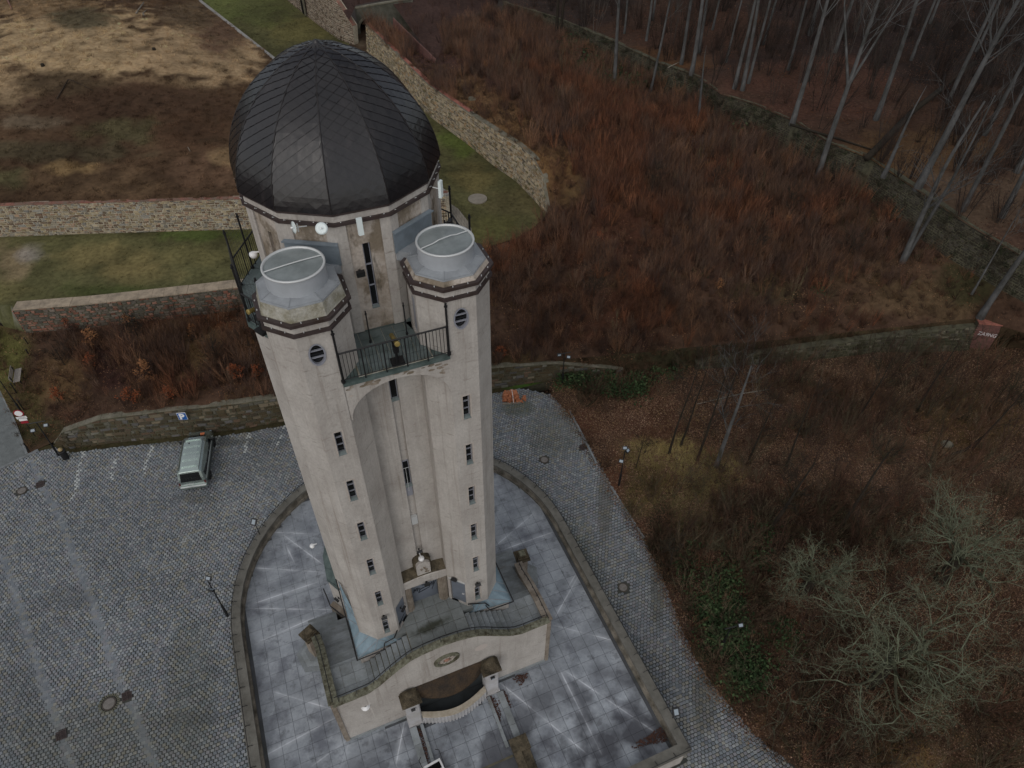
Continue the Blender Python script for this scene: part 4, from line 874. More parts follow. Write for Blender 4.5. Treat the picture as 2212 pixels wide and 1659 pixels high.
# rear annex wall, lower, with green copper skirt roof
an = [(-4.3, 1.45), (-5.02, .12), (-4.92, -1.6), (-3.75, -4.75), (-1.37, -5.5), (1.37, -5.5), (3.75, -4.75), (4.92, -1.6), (5.02, .12), (4.3, 1.45)]
m = MB().prism(fl(an), -.35, 3.48); ob('annex_wall', m, MT['render'], tower)
inr = [sh[4], sh[5], sh[6], sh[7], sh[8], sh[9], sh[10], sh[11], sh[0]]
m_ = [(-4.05, 2.0), *[(p[0], p[1]) for p in sh[5:11]], (4.05, 2.0)]
outp = [(a*1.01, b*1.01) for a, b in an]
inn = [(-4.2, 1.9), sh[5], sh[6], sh[7], sh[8], sh[9], sh[10], sh[11], (4.52, 1.21), (4.2, 1.9)]
for i in range(len(outp)-1):
    P0, P1, Q0, Q1 = outp[i], outp[i+1], inn[i], inn[i+1]; n = 2
    for j in range(n):
        f0, f1 = j/n, (j+1)/n; L2 = lambda u, v, f: (u[0]+(v[0]-u[0])*f, u[1]+(v[1]-u[1])*f)
        a, b, c, d = L2(P0, P1, f0), L2(P0, P1, f1), L2(Q0, Q1, f1), L2(Q0, Q1, f0)
        mm = MB(); mm.add([(a[0], -a[1], 3.5), (b[0], -b[1], 3.5), (c[0], -c[1], 4.1), (d[0], -d[1], 4.1), (a[0], -a[1], 3.4), (b[0], -b[1], 3.4)], [(0,1,2,3), (4,5,1,0)]); ob('copper_sheet', mm, MT['copper'], tower)
        ob('copper_seam', MB().tube((a[0], -a[1], 3.52), (d[0], -d[1], 4.12), .02, n=4), MT['copper'], tower)
m = MB(); m.path([(-5.5, .8, 1.3), (-5.42, .25, 1.1), (-5.35, -.35, .95), (-4.6, -1.7, 1.05), (-4.5, -3.4, 3.2), (-4.5, -6.4, 4.9)], .04, 5); ob('conduit', m, MT['iron'], tower)
m = MB().prism(fl([(-5.35, .3), (-4.35, 1.9), (-4.3, 1.4), (-5.1, .1)]), -.34, 1.0); ob('ramp_wall', m, MT['pillar'], tower)
# porch: architrave, columns, gate
m = MB(); n = 20
top = [(-1.42 + 2.84*i/n, 8.34 + .18*math.sin(math.pi*i/n)) for i in range(n+1)]
vs = []; 
for x, z in top: vs += [(x, -5.08, 7.86 + 0*x), (x, -5.08, z), (x, -4.5, z + .38), (x, -4.3, 7.86)]
fs = []
for i in range(n):
    a = i*4; b = a+4; fs += [(a, a+1, b+1, b), (a+1, a+2, b+2, b+1), (a+3, a, b, b+3)]
m.add(vs, fs + [(0,1,2,3), (n*4, n*4+3, n*4+2, n*4+1)]); ar = ob('architrave', m, MT['render'], tower)
m = MB(); vs = []
for x, z in top: vs += [(x*.99, -5.02, z + .05), (x*.99, -4.47, z + .42)]
m.add(vs, [(i*2, i*2+1, i*2+3, i*2+2) for i in range(n)]); ob('stone_slope', m, MT['stonetrim'], ar)
pq = [(-.38, 8.62), (.36, 8.62), (.36, 9.35)] + [(.0 + .37*math.cos(t), 9.42 + .25*math.sin(t)) for t in np.linspace(.2, math.pi-.2, 8)] + [(-.38, 9.35)]
m = MB(); k = len(pq); m.add([(x, -4.98, z) for x, z in pq] + [(x, -4.4, z) for x, z in pq], [tuple(range(k))] + [(i, (i+1) % k, (i+1) % k+k, i+k) for i in range(k)]); pa = ob('relief_plaque', m, MT['render'], ar)
pq2 = [(x*1.25, 8.62 + (z-8.62)*1.18) for x, z in pq]; m = MB(); m.add([(x, -4.80, z) for x, z in pq2] + [(x, -4.4, z) for x, z in pq2], [tuple(range(k))] + [(i, (i+1) % k, (i+1) % k+k, i+k) for i in range(k)]); ob('plaque_frame', m, MT['stonetrim'], ar)
for q in range(14):
    a = random.uniform(-.25, .22); z = random.uniform(8.8, 9.35); ob('relief', MB().lathe([(.06, z-.03), (.06, z+.03)], 6, (a, -5.0)), MT['oldrender'], pa) if q < 8 else None
for a in (-1.08, .92):
    m = MB(); N_ = 20; pr = []
    for z, r in ((5.48, .30), (5.6, .28), (7.86, .26)):
        for i in range(N_*2): t = math.pi*i/N_; rr = r*(1.0 if i % 2 == 0 else .88); pr.append((a + rr*math.cos(t), -4.85 + rr*math.sin(t), z))
    M2 = N_*2; m.add(pr, [(j*M2+i, j*M2+(i+1) % M2, (j+1)*M2+(i+1) % M2, (j+1)*M2+i) for j in range(2) for i in range(M2)]); ob('column', m, MT['pillar'], tower)
gate = ob('gate', MB().box(-.82, .66, -4.60, -4.54, 5.5, 7.86), MT['door'], tower)
def scribble(pts, r, z, y, nm, par, mat):
    m = MB(); m.path([(x, y, z + zz) for x, zz in pts], r, 4); ob(nm, m, mat, par)
scribble([(-.62, .95), (-.70, .6), (-.5, .78), (-.66, .76), (-.44, .95), (-.5, .6), (-.36, .9), (-.32, .62)], .016, 5.9, -4.615, 'graffiti', gate, MT['ink'])
scribble([(.05, 1.35), (-.22, 1.28), (-.18, 1.08), (.02, .98), (.0, .80), (-.32, .72), (-.42, .42), (.2, .62), (.32, .95), (.05, .88)], .02, 5.9, -4.615, 'graffiti', gate, MT['ink'])
scribble([(.2, 1.1), (.24, .7), (.38, 1.1), (.36, .7), (.5, 1.2), (.46, .7), (.6, 1.1), (.35, .35)], .018, 5.9, -4.615, 'graffiti', gate, MT['ink'])
# small fittings on the tower
def floodlight(a, b, z, az, label, parent=None, s=1.0, tilt=35, glass=True):
    x, y, _ = tw(a, b); t = thing('floodlight', label, 'floodlight', (x, y, z), TH + az)
    m = MB().box(-.15*s, .15*s, -.07*s, .07*s, -.11*s, .11*s); hd = ob('housing', m, MT['iron'], t); hd.rotation_euler[0] = R(-tilt); hd.location = (0, -.16*s, 0)
    g = MB().box(-.11*s, .11*s, -.076*s, -.070*s, -.07*s, .08*s); ob('lens', g, MT['lamp_glass'] if glass else MT['van_trim'], hd)
    ob('bracket', MB().tube((0, .02, -.02), (0, -.16*s, -.02), .02*s, n=5).box(-.04, .04, -.0, .03, -.07, .07), MT['iron'], t); return t
floodlight(-.40, 3.62, 27.15, 0, 'black floodlight beside the tall slit window above the front balcony', tilt=-10, glass=False)
floodlight(-3.05, 2.4, 27.5, R(-60), 'black floodlight on left side of the drum behind the left skylight', tilt=-10, glass=False)
floodlight(3.3, 2.2, 27.5, R(60), 'black floodlight on drum half hidden behind the right skylight', tilt=-10, glass=False)
floodlight(-.02, 4.56, 10.35, 0, 'square floodlight in the front groove above a white dish', glass=True, tilt=-30, s=.9)
floodlight(.0, 5.10, 7.95, 0, 'black floodlight on the lintel above the graffiti gate', glass=False, tilt=-15)
floodlight(1.52, 5.42, 7.95, R(-45), 'black floodlight above the grey side door', glass=False, tilt=-15)
floodlight(-2.60, 5.95, 7.65, 0, 'black floodlight above the lowest window of the left pier', glass=True, tilt=-25)
floodlight(2.56, 5.95, 7.6, 0, 'black floodlight above the lowest window of the right pier', glass=True, tilt=-40)
floodlight(-1.62, 5.45, 6.9, R(50), 'black floodlight on the left pier flank facing the porch', glass=False, tilt=-20)
floodlight(-4.72, .75, 2.2, R(-60), 'black floodlight on the annex wall under the copper roof', glass=False, tilt=-10)
def camera_dome(a, b, z, az, label):
    x, y, _ = tw(a, b); t = thing('security_camera', label, 'security camera', (x, y, z), TH + az)
    ob('dome_shell', MB().lathe([(.01, -.16), (.12, -.13), (.16, -.03), (.15, .05), (.06, .09), (.01, .09)], 16, (0, -.28)), MT['white'], t, smooth=True); ob('arm', MB().tube((0, 0, .06), (0, -.28, .08), .03, n=6), MT['white'], t)
camera_dome(-.02, 4.52, 9.85, 0, 'white dome camera in the front groove below a floodlight'); camera_dome(-5.1, -2.2, 4.1, R(-90), 'white dome camera on annex roof edge at left')
camera_dome(-3.5, -.4, 26.2, R(-95), 'white dome camera above the left gallery railing'); camera_dome(3.52, -1.0, 26.2, R(95), 'white dome camera above the right gallery railing')
def dish(a, b, z, az, label, tilt=0):
    x, y, _ = tw(a, b); t = thing('dish_antenna', label, 'dish antenna', (x, y, z), TH + az)
    m = MB().lathe([(.01, .0), (.12, .012), (.20, .035), (.205, .04), (.12, .022), (.01, .012)], 24); d = ob('reflector', m, MT['dish'], t, smooth=True); d.rotation_euler = (R(90 - tilt), 0, 0); d.location = (0, -.25, .1)
    ob('feed', MB().lathe([(.03, .04), (.025, .13), (.01, .15)], 10), MT['white'], d, smooth=True); ob('bracket', MB().tube((0, .15, 0), (0, -.2, .08), .02, n=5).tube((0, -.16, -.1), (0, -.16, .2), .025, n=6), MT['alu'], t)
dish(-1.38, 3.72, 29.25, R(-10), 'round white dish antenna facing forward on dome gutter', 35); dish(-1.98, 3.5, 29.25, R(-75), 'white dish antenna seen edge on at the gutter corner', 10)
def panel_ant(a, b, z, az, label):
    x, y, _ = tw(a, b); t = thing('panel_antenna', label, 'panel antenna', (x, y, z), TH + az)
    ob('shell', MB().prism([(-.08, -.22), (.08, -.22), (.10, -.12), (-.10, -.12)], -.32, .32), MT['dish'], t); ob('bracket', MB().tube((0, -.12, 0), (0, .15, 0), .025, n=5), MT['alu'], t)
panel_ant(-.18, 3.78, 29.12, R(5), 'white panel antenna in the middle of the dome gutter'); panel_ant(2.95, 2.6, 29.2, R(45), 'white panel antenna at the right corner of the dome gutter')
def scope(a, b, z, az, label, tubeaz):
    x, y, _ = tw(a, b); t = thing('coin_telescope', label, 'telescope', (x, y, z), TH + az)
    ob('base', MB().box(-.24, .24, -.20, .20, 0, .13), MT['iron'], t); ob('stand', MB().tube((0, 0, .13), (0, 0, .95), .06, .045, 8).box(-.10, .10, -.09, .09, .55, .82), MT['iron'], t)
    m = MB().lathe([(.035, -.36), (.085, -.34), (.085, .28), (.1, .29), (.1, .36), (.08, .36)], 18); tb = ob('tube', m, MT['brass'], t, smooth=True); tb.location = (0, 0, 1.12); tb.rotation_euler = (R(90 - 8), 0, tubeaz)
    ob('yoke', MB().box(-.11, .11, -.05, .05, .92, 1.10), MT['iron'], t)
scope(.08, 5.78, 24.4, 0, 'brass coin telescope on black stand on the front balcony', R(4)); scope(-4.2, 2.15, 24.4, R(-60), 'brass coin telescope on the left gallery beside the skylight', R(0))



# ------------------------------------------------------------------ rubble retaining walls
def interp(line, s):
    acc = 0
    for i in range(len(line)-1):
        L = math.dist(line[i][:2], line[i+1][:2])
        if s <= acc + L or i == len(line)-2: t = (s-acc)/L; return i, t
        acc += L
def rubble(name, label, base, heights, pal, mortar, course=.24, wid=(.26, .6), thick=.6, batter=.10, coping=None, copw=.55, cull=True, moss=None, seed=1, proud=.045):
    rs = np.random.default_rng(seed)
    o = base[0]; t = thing(name, label, 'retaining wall', (o[0], o[1], 0))
    B = [Vector((p[0]-o[0], p[1]-o[1], p[2])) for p in base]; n = len(B)
    def nrm(i): a, b = B[max(i-1, 0)], B[min(i+1, n-1)]; d = Vector((b.x-a.x, b.y-a.y)).normalized(); return Vector((d.y, -d.x))   # towards the face
    NN = [nrm(i) for i in range(n)]
    LN = np.r_[0, np.cumsum([math.dist(B[i][:2], B[i+1][:2]) for i in range(n-1)])]; TL = LN[-1]
    bx_, by_, bz_, nx_, ny_ = ([b.x for b in B], [b.y for b in B], [b.z for b in B], [v.x for v in NN], [v.y for v in NN])
    f = lambda s, arr: np.interp(s, LN, arr)
    def pt(s, v, out):
        k = out - batter*v; return np.stack([f(s, bx_) + f(s, nx_)*k, f(s, by_) + f(s, ny_)*k, f(s, bz_) + v], -1)
    # core
    ss = np.linspace(0, TL, max(3, int(TL/1.2))); h = f(ss, heights); z0 = -1.0 + 0*ss
    V = np.concatenate([pt(ss, z0, 0), pt(ss, h, 0), pt(ss, h, -thick), pt(ss, z0, -thick)]); m = len(ss)
    F = []
    for i in range(m-1):
        for a, b in ((0, 1), (1, 2), (2, 3)): F.append((a*m+i, a*m+i+1, b*m+i+1, b*m+i))
    mb = MB(); mb.add(V.tolist(), F + [(0, m, 2*m, 3*m), (m-1, 4*m-1, 3*m-1, 2*m-1)]); ob('core', mb, mortar, t)
    Vs = []; cols = []; v = .0; hm = max(heights); rowi = 0
    P = np.array([C(*c) for c in pal])
    while v < hm:
        ch = course*rs.uniform(.75, 1.35); s = rs.uniform(-.3, 0)
        while s < TL:
            wd = rs.uniform(*wid)*(1 if rs.random() > .12 else 1.6); s0, s1 = max(s, 0), min(s+wd, TL); s += wd
            if s1-s0 < .1: continue
            hh = float(f((s0+s1)/2, heights))
            if v + ch*.5 > hh: continue
            v0 = v; v1 = min(v+ch*(1 if rs.random() > .1 else 1.0), hh-.01); g = .026
            cs = [(s0+g, v0+g), (s1-g, v0+g), (s1-g, v1-g), (s0+g, v1-g)]
            cs = [(a + rs.uniform(-.055, .055), b + rs.uniform(-.04, .04)) for a, b in cs]; pr = proud*rs.uniform(.6, 1.5)
            c0 = (sum(a for a, b in cs)/4, sum(b for a, b in cs)/4)
            inn = [(c0[0] + (a-c0[0])*.80, c0[1] + (b-c0[1])*.76) for a, b in cs]
            A = np.array(cs + inn); Vs.append(pt(A[:, 0], A[:, 1], np.r_[np.full(4, -.005), np.full(4, pr)+rs.uniform(-.01, .01, 4)]))
            c = P[rs.integers(0, len(P))]*rs.uniform(.72, 1.25)
            if moss is not None and rs.random() < moss[1]*(1.2 - (v/hm))*1.2: c = c*.3 + np.array(C(*moss[0]))*.7
            cols.append(c)
        v += ch
    n_ = len(Vs)
    if n_:
        V = np.concatenate(Vs); q = np.array([(4,5,6,7),(0,1,5,4),(1,2,6,5),(2,3,7,6),(3,0,4,7)]); F = (np.arange(n_)[:, None, None]*8 + q[None]).reshape(-1, 4)
        me = fast_mesh('stone', V, F, MT['stone'], np.repeat(np.clip(cols, .01, .7), 8, 0)); so_ = bpy.data.objects.new('stone_facing', me); S.collection.objects.link(so_); so_.parent = t; so_['kind'] = 'stuff'
    if coping:
        s = 0.0
        while s < TL - .1:
            wd = rs.uniform(.8, 1.5) if coping[1] > .7 else rs.uniform(.5, .9); s1 = min(s+wd-.015, TL); hh = [float(f(x, heights)) for x in (s, s1)]; dz = rs.uniform(-.01, .015)
            A = [pt(np.array(x), h_ + z + dz, o_) for z in (.0, coping[2]) for x, h_, o_ in ((s, hh[0], .05), (s1, hh[1], .05), (s1, hh[1], -coping[1]), (s, hh[0], -coping[1]))]
            mb = MB(); mb.add([tuple(a) for a in A], [(0,3,2,1),(4,5,6,7),(0,1,5,4),(1,2,6,5),(2,3,7,6),(3,0,4,7)]); ob('coping_stone', mb, coping[0], t); s += wd
    return t
MT['cop_red'] = M('brick coping', C(116, 74, 62), C(96, 84, 72), scale=1.5, bump=.5, perobj=.15, world=True); MT['cop_tan'] = M('sandstone coping', C(146, 132, 114), C(112, 102, 88), scale=1.5, bump=.5, fine=.15, perobj=.08, world=True); MT['cop_grey'] = M('grey coping', C(104, 100, 88), C(76, 74, 60), scale=1.5, bump=.5, fine=.15, perobj=.1, world=True)
PL_L = [(128, 118, 98), (112, 106, 94), (120, 108, 84), (104, 100, 92), (138, 126, 104), (96, 84, 70), (116, 114, 108), (92, 76, 62), (124, 104, 86)]
PL_D = [(88, 86, 78), (76, 74, 66), (82, 72, 60), (70, 62, 50), (92, 84, 70), (78, 76, 74), (60, 54, 44), (80, 66, 54)]
rubble('parking_wall', 'low brown rubble wall with mossy stones behind the parked van', [(p[0], p[1], 0) for p in W1] + [(BK[0][0], BK[0][1], .1)], L1H[:-1] + [1.7, .5], PL_D, MT['mortar_dark'], coping=(MT['cop_grey'], .45, .08), moss=((56, 50, 34), .5), course=.27, wid=(.25, .75), seed=2)
rubble('moat_wall', 'long pale rubble wall with white joints below the grassy hill', [tuple(p) for p in W3], [3.1]*len(W3), PL_L, MT['mortar_light'], coping=(MT['cop_red'], .4, .06), course=.19, wid=(.16, .5), seed=3)
rubble('bastion_wall', 'tall curved rubble wall bending round the lawn right of the dome', [tuple(p) for p in W4], L4H, [(128, 116, 96), (112, 104, 90), (104, 92, 72), (138, 126, 104), (88, 80, 70), (120, 100, 74)], MT['mortar_light'], coping=(MT['cop_grey'], .5, .07), course=.21, wid=(.24, .6), moss=((70, 68, 44), .12), seed=4)
rubble('gate_wall', 'high stone wall with a small arched opening at the top edge', [at(*p, GL) for p in MB_[::-1]], [6.6, 6.6, 6.4, 6.0, 5.2, 2.6], [(112, 100, 88), (98, 88, 76), (104, 92, 80), (84, 74, 66)], MT['mortar_light'], coping=(MT['cop_red'], .6, .08), course=.24, wid=(.3, .7), thick=.8, moss=((60, 46, 32), .15), seed=5)
kerbline = [(kbfar[0], kbfar[1], 7.5), (kb0[0], kb0[1], 7.5), (kb1[0], kb1[1], 7.5), (cr3[0], cr3[1], 7.5)]
t = thing('hill_side_wall', 'thin pale wall top running down from the top edge towards the dome', 'retaining wall', (kerbline[0][0], kerbline[0][1], 0))
for p, q in zip(kerbline, kerbline[1:]):
    n = max(1, int(math.dist(p[:2], q[:2])/1.6)); d = Vector((q[0]-p[0], q[1]-p[1], 0))/n; nn = Vector((-d.y, d.x, 0)).normalized()
    for i in range(n):
        a = Vector((p[0]-kerbline[0][0], p[1]-kerbline[0][1], 0)) + d*i; b = a + d*.99; m = MB()
        m.add([(*v.xy, z) for z in (7.45, 7.66) for v in (a-nn*.2, b-nn*.2, b+nn*.25, a+nn*.25)], [(0,3,2,1),(4,5,6,7),(0,1,5,4),(1,2,6,5),(2,3,7,6),(3,0,4,7)]); ob('coping_stone', m, MT['alucop'] if 'alucop' in MT else MT.setdefault('alucop', M('pale coping', C(128, 126, 124), C(108, 106, 100), scale=1, perobj=.1)), t)
    m = MB(); a = Vector((p[0]-kerbline[0][0], p[1]-kerbline[0][1], 0)); b = a + d*n; m.add([(*v.xy, z) for z in (3.9, 7.46) for v in (a-nn*.15, b-nn*.15, b+nn*.18, a+nn*.18)], [(0,3,2,1),(4,5,6,7),(0,1,5,4),(1,2,6,5),(2,3,7,6),(3,0,4,7)]); ob('core', m, MT['mortar_light'], t)
t2 = rubble('terrace_wall', 'long low wall with wide sandstone coping above the brown shrubs', [(p[0], p[1], 2.3) for p in W2], [2.55]*len(W2), [(96, 88, 80), (104, 72, 60), (84, 80, 72), (112, 84, 72), (76, 72, 66)], MT['mortar_dark'], thick=.9, batter=.02, coping=(MT['cop_tan'], 1.1, .10), seed=6)
pend = W2[0]
m = MB(); 
for z in np.arange(2.2, 4.84, .12):
    for j in range(5): ob('brick', MB().box(-.06+.0, .0, j*.26+(.0 if int(z*8.4) % 2 else .13), j*.26+.24+(.0 if int(z*8.4) % 2 else .13)-.01, z-0, z+.10), MT['brick'], t2).rotation_euler[2] = .12
rubble('woodland_wall', 'long grey overgrown wall below the bare wood at upper right', [tuple(p) for p in W5], L5H, [(60, 56, 51), (54, 51, 46), (64, 60, 54), (50, 47, 41)], MT['mortar_dark'], coping=(MT['mortar_dark'], .2, .04), moss=((46, 42, 33), .6), course=.17, wid=(.16, .42), seed=7, batter=.22, proud=.02)
rubble('ruined_wall', 'low crumbling mossy wall running left from the brick gatepost', [(p[0], p[1]-.5, p[2]) for p in BK[1:5]], [.7, 1.2, 1.5, 2.3], [(70, 68, 58), (60, 58, 50), (84, 80, 68), (54, 50, 42)], MT['mortar_dark'], moss=((50, 50, 34), .6), course=.22, wid=(.2, .6), seed=9, batter=.3)
# small arched opening in the gate wall
def arch_hole(px, py, z, wdt, hgt, az, name, label, r=8):
    p = at(px, py, z); t = thing(name, label, 'opening', (p[0], p[1], z), az)
    pts = [(-wdt/2, 0), (wdt/2, 0), (wdt/2, hgt*.6)] + [(wdt/2*math.cos(t_), hgt*.6 + hgt*.4*math.sin(t_)) for t_ in np.linspace(0, math.pi, r)[1:-1]] + [(-wdt/2, hgt*.6)]
    k = len(pts); m = MB(); m.add([(x, -.12, zz) for x, zz in pts] + [(x, .3, zz) for x, zz in pts], [tuple(range(k))]); ob('dark_recess', m, MT['dark'], t)
    out = [(x*1.22, zz*1.10) for x, zz in pts]; m = MB(); m.add([(x, -.18, zz) for x, zz in pts] + [(x, -.18, zz) for x, zz in out] + [(x, .1, zz) for x, zz in out], [(i, (i+1) % k, (i+1) % k+k, i+k) for i in range(1, k)] + [(i+k, (i+1) % k+k, (i+1) % k+2*k, i+2*k) for i in range(1, k)]); ob('arch_ring', m, MT['cop_grey'], t); return t
g0, g1 = at(697, 72, GL), at(604, 0, GL); azg = math.atan2(g0[1]-g1[1], g0[0]-g1[0])
arch_hole(649, 36, 4.8, 1.0, 2.9, azg, 'arched_niche', 'small dark arched niche low in the high stone wall')
# tunnel with its headwall and red brick wing
pt_ = at(789, 79, GL); t = thing('tunnel_portal', 'dark tunnel mouth with stone headwall behind the dome top', 'tunnel', (pt_[0], pt_[1], GL), R(12))
hw = [(-1.6, 0), (-1.6, 3.7), (7.0, 4.6), (7.0, 0)]; ar_ = [(1.35*math.cos(x) + .15, 1.0 + 1.3*math.sin(x)) for x in np.linspace(0, math.pi, 12)]; hole = [(1.5, 0.02), *ar_, (-1.2, 0.02)]
loops = [hw, hole]; tri = tessellate_polygon([[Vector((x, z, 0)) for x, z in l] for l in loops]); fl_ = hw + hole; k = len(hole)
m = MB(); m.add([(x, 0, z) for x, z in fl_], [tuple(a) for a in tri]); m.add([(x, 0, z) for x, z in hole] + [(x, 3.5, z) for x, z in hole], [(i, (i+1) % k, (i+1) % k+k, i+k) for i in range(k)]); ob('headwall', m, M('mossy headwall', C(62, 62, 52), C(84, 82, 74), scale=1.2, bump=.7, fine=.2), t)
m = MB(); m.add([(x, 3.4, z) for x, z in hole], [tuple(range(k))]); ob('dark_depth', m, MT['dark'], t)
m = MB(); m.add([(-1.7, -.1, 3.7), (7.1, -.1, 4.6), (7.1, .45, 4.65), (-1.7, .45, 3.75), (-1.7, -.1, 3.86), (7.1, -.1, 4.78), (7.1, .45, 4.8), (-1.7, .45, 3.9)], [(0,1,5,4),(4,5,6,7),(1,2,6,5),(3,0,4,7)]); ob('cap', m, MT['cop_grey'], t)
m = MB(); 
for i in range(13):
    x0 = np.linspace(0, math.pi, 14)[i:i+2]; m = MB(); v = [(1.35*math.cos(x)+.15, 1.0+1.3*math.sin(x)) for x in x0]; w_ = [(1.7*math.cos(x)+.15, 1.0+1.65*math.sin(x)) for x in x0]
    m.add([(v[0][0], -.06, v[0][1]), (v[1][0], -.06, v[1][1]), (w_[1][0], -.06, w_[1][1]), (w_[0][0], -.06, w_[0][1])], [(0,1,2,3)]); ob('arch_stone', m, MT['cop_grey'], t)
t = thing('wing_wall', 'sloping red brick wing wall beside the tunnel mouth', 'wall', at(841, 104, 5.0))
o_ = at(841, 104, 5.0); P0, P1 = Vector(o_), Vector(at(934, 140, 8.2)); P0t = Vector(at(841, 70.5, 8.6)); P0t = Vector((P0.x+.3, P0.y+.5, 8.7)); P1t = Vector((P1.x, P1.y+.2, 8.6))
nb = 14
for r_ in range(9):
    for c_ in range(nb):
        def q_(u, v): a = P0.lerp(P1, u); b = P0t.lerp(P1t, u); return a.lerp(b, v) - P0
        off_ = (.5 if r_ % 2 else 0)/nb; u0 = max(0, c_/nb - off_); u1 = (c_+1)/nb - off_ - .004
        m = MB(); m.add([tuple(q_(u, v) + Vector((0, dd, 0))) for dd in (0, .4) for u, v in ((u0, r_/9+.006), (u1, r_/9+.006), (u1, (r_+1)/9-.006), (u0, (r_+1)/9-.006))], [(0,1,2,3),(3,2,6,7),(1,5,6,2),(0,3,7,4)]); ob('brick', m, MT['brick_wing'] if 'brick_wing' in MT else MT.setdefault('brick_wing', M('weathered brick', C(98, 66, 60), C(78, 54, 49), scale=1.2, bump=.4, fine=.12, perobj=.14)), t)
m = MB(); m.add([tuple(v - P0 + Vector((0, .03, 0))) for v in (P0 - Vector((0,0,.6)), P1 - Vector((0,0,.6)), P1t, P0t)], [(0,1,2,3)]); ob('mortar', m, MT['mortar_dark'], t)
# red brick band on top of the bastion wall's far end
t = thing('brick_wall_top', 'red brick strip laid along the far end of the curved wall', 'wall', W4[0][:2] + (GL+3.62,))
Wb = back([(p[0], p[1]) for p in W4], .95); Wc = back([(p[0], p[1]) for p in W4], .45)
k = 0
for i in range(2):
    n = 14 if i == 0 else 5
    for j in range(n):
        for r_ in range(2):
            f0, f1 = j/n, (j+.96)/n; a = Vector(Wc[i]).lerp(Vector(Wc[i+1]), f0); b = Vector(Wc[i]).lerp(Vector(Wc[i+1]), f1); c = Vector(Wb[i]).lerp(Vector(Wb[i+1]), f1); d = Vector(Wb[i]).lerp(Vector(Wb[i+1]), f0)
            a2, b2 = a.lerp(d, .5*r_), b.lerp(c, .5*r_); d2, c2 = a.lerp(d, .5*r_+.47), b.lerp(c, .5*r_+.47); o2 = Vector(W4[0][:2]); zz = random.uniform(.05, .08)
            m = MB(); m.add([(*(v-o2), z) for z in (-.3, zz) for v in (a2, b2, c2, d2)], [(4,5,6,7),(0,1,5,4),(1,2,6,5),(2,3,7,6),(3,0,4,7)]); ob('brick', m, MT['brick'], t)
# disc of concrete and rounded pad on the lawn
c = at(1027, 430, GL+.06); t = thing('concrete_disc', 'round pale concrete disc lying on the lawn', 'slab', (c[0], c[1], c[2]-.06)); ob('disc', MB().lathe([(.98, -.2), (.98, .09), (.95, .10), (.01, .10)], 40), MT['pad'] if 'pad' in MT else MT.setdefault('pad', M('pale concrete', C(122, 116, 106), C(108, 102, 92), scale=2, bump=.2, fine=.06)), t)
pd = [at(x, y, GL+.12) for x, y in ((948, 428), (985, 452), (1006, 478), (1014, 494), (1018, 512), (1018, 545), (930, 560), (900, 470))]; c = pd[0]; t = thing('concrete_path', 'pale concrete path with rounded corner behind the tower gallery', 'path', (c[0], c[1], GL)); ob('slab', MB().prism([(p[0]-c[0], p[1]-c[1]) for p in pd], -.3, .13), MT['pad'], t)

# ------------------------------------------------------------------ plaza
plz = bpy.data.objects.new('plaza', mesh_of('plaza', MB().prism([(a, -b) for a, b in oval(10.9, 15.6)], -.8, -.345), M('slab joint', C(72, 74, 78), C(56, 58, 58), scale=1, world=True))); S.collection.objects.link(plz); plz.location = (TC[0], TC[1], 0); plz.rotation_euler[2] = TH; plz['kind'] = 'structure'
SL = .8; slabs = []
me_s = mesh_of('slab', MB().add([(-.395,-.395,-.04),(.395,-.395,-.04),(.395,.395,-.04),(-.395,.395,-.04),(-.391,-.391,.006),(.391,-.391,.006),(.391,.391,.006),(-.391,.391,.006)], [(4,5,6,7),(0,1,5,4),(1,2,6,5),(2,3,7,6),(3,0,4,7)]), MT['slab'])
for i in range(28):
    for j in range(34):
        a = OV_C[0] - 10.8 + SL*(i+.5) - .4; b = 15.5 - SL*(j+.5)
        if abs(a - OV_C[0]) > 10.75: continue
        if b < OV_C[1] and math.hypot(a-OV_C[0], b-OV_C[1]) > 10.75: continue
        if abs(a) < 4.2 and -4.6 < b < 8.0: continue
        if -6.0 < a < 5.8 and 3.2 < b < 7.6: continue
        if -2.2 < a < 1.7 and 8.2 < b < 9.0: continue
        if -2.4 < a < 2.2 and b > 11.9: continue
        x, y, _ = tw(a, b); vx, vy = seen(x, y, -.3)
        vis = -60 < vx < 2270 and vy < 1700
        slabs.append((math.dist((x, y, 0), (0, 0, HC)) + (0 if vis else 1000), a, b))
slabs.sort(); far = MB()
for q, (d_, a, b) in enumerate(slabs):
    if q < 300:
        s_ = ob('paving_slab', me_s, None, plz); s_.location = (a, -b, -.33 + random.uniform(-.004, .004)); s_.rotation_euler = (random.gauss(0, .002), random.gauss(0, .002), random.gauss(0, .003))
    else:
        z = -.33 + random.uniform(-.004, .004); far.add([(a+x*.393, -b+y*.393, z+zz) for zz in (-.04, .006) for x, y in ((-1,-1),(1,-1),(1,1),(-1,1))], [(4,5,6,7),(0,1,5,4),(1,2,6,5),(2,3,7,6),(3,0,4,7)])
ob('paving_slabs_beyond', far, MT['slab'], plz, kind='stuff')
pw = thing('plaza_wall', 'low coped wall with black rail curving round the paved plaza', 'wall', (TC[0], TC[1], 0), TH)
path = []
n_arc = 26
for s_ in np.linspace(15.9, OV_C[1], 14): path.append((-1, 0, s_))
path = [((OV_C[0]-10.95, b), (-1, 0)) for b in np.linspace(15.9, OV_C[1], 15)]
path += [((OV_C[0]+10.95*math.cos(t), OV_C[1]+10.95*math.sin(t)), (math.cos(t), math.sin(t))) for t in np.linspace(math.pi, 2*math.pi, 31)[1:]]
path += [((OV_C[0]+10.95, b), (1, 0)) for b in np.linspace(OV_C[1], 15.9, 15)[1:]]
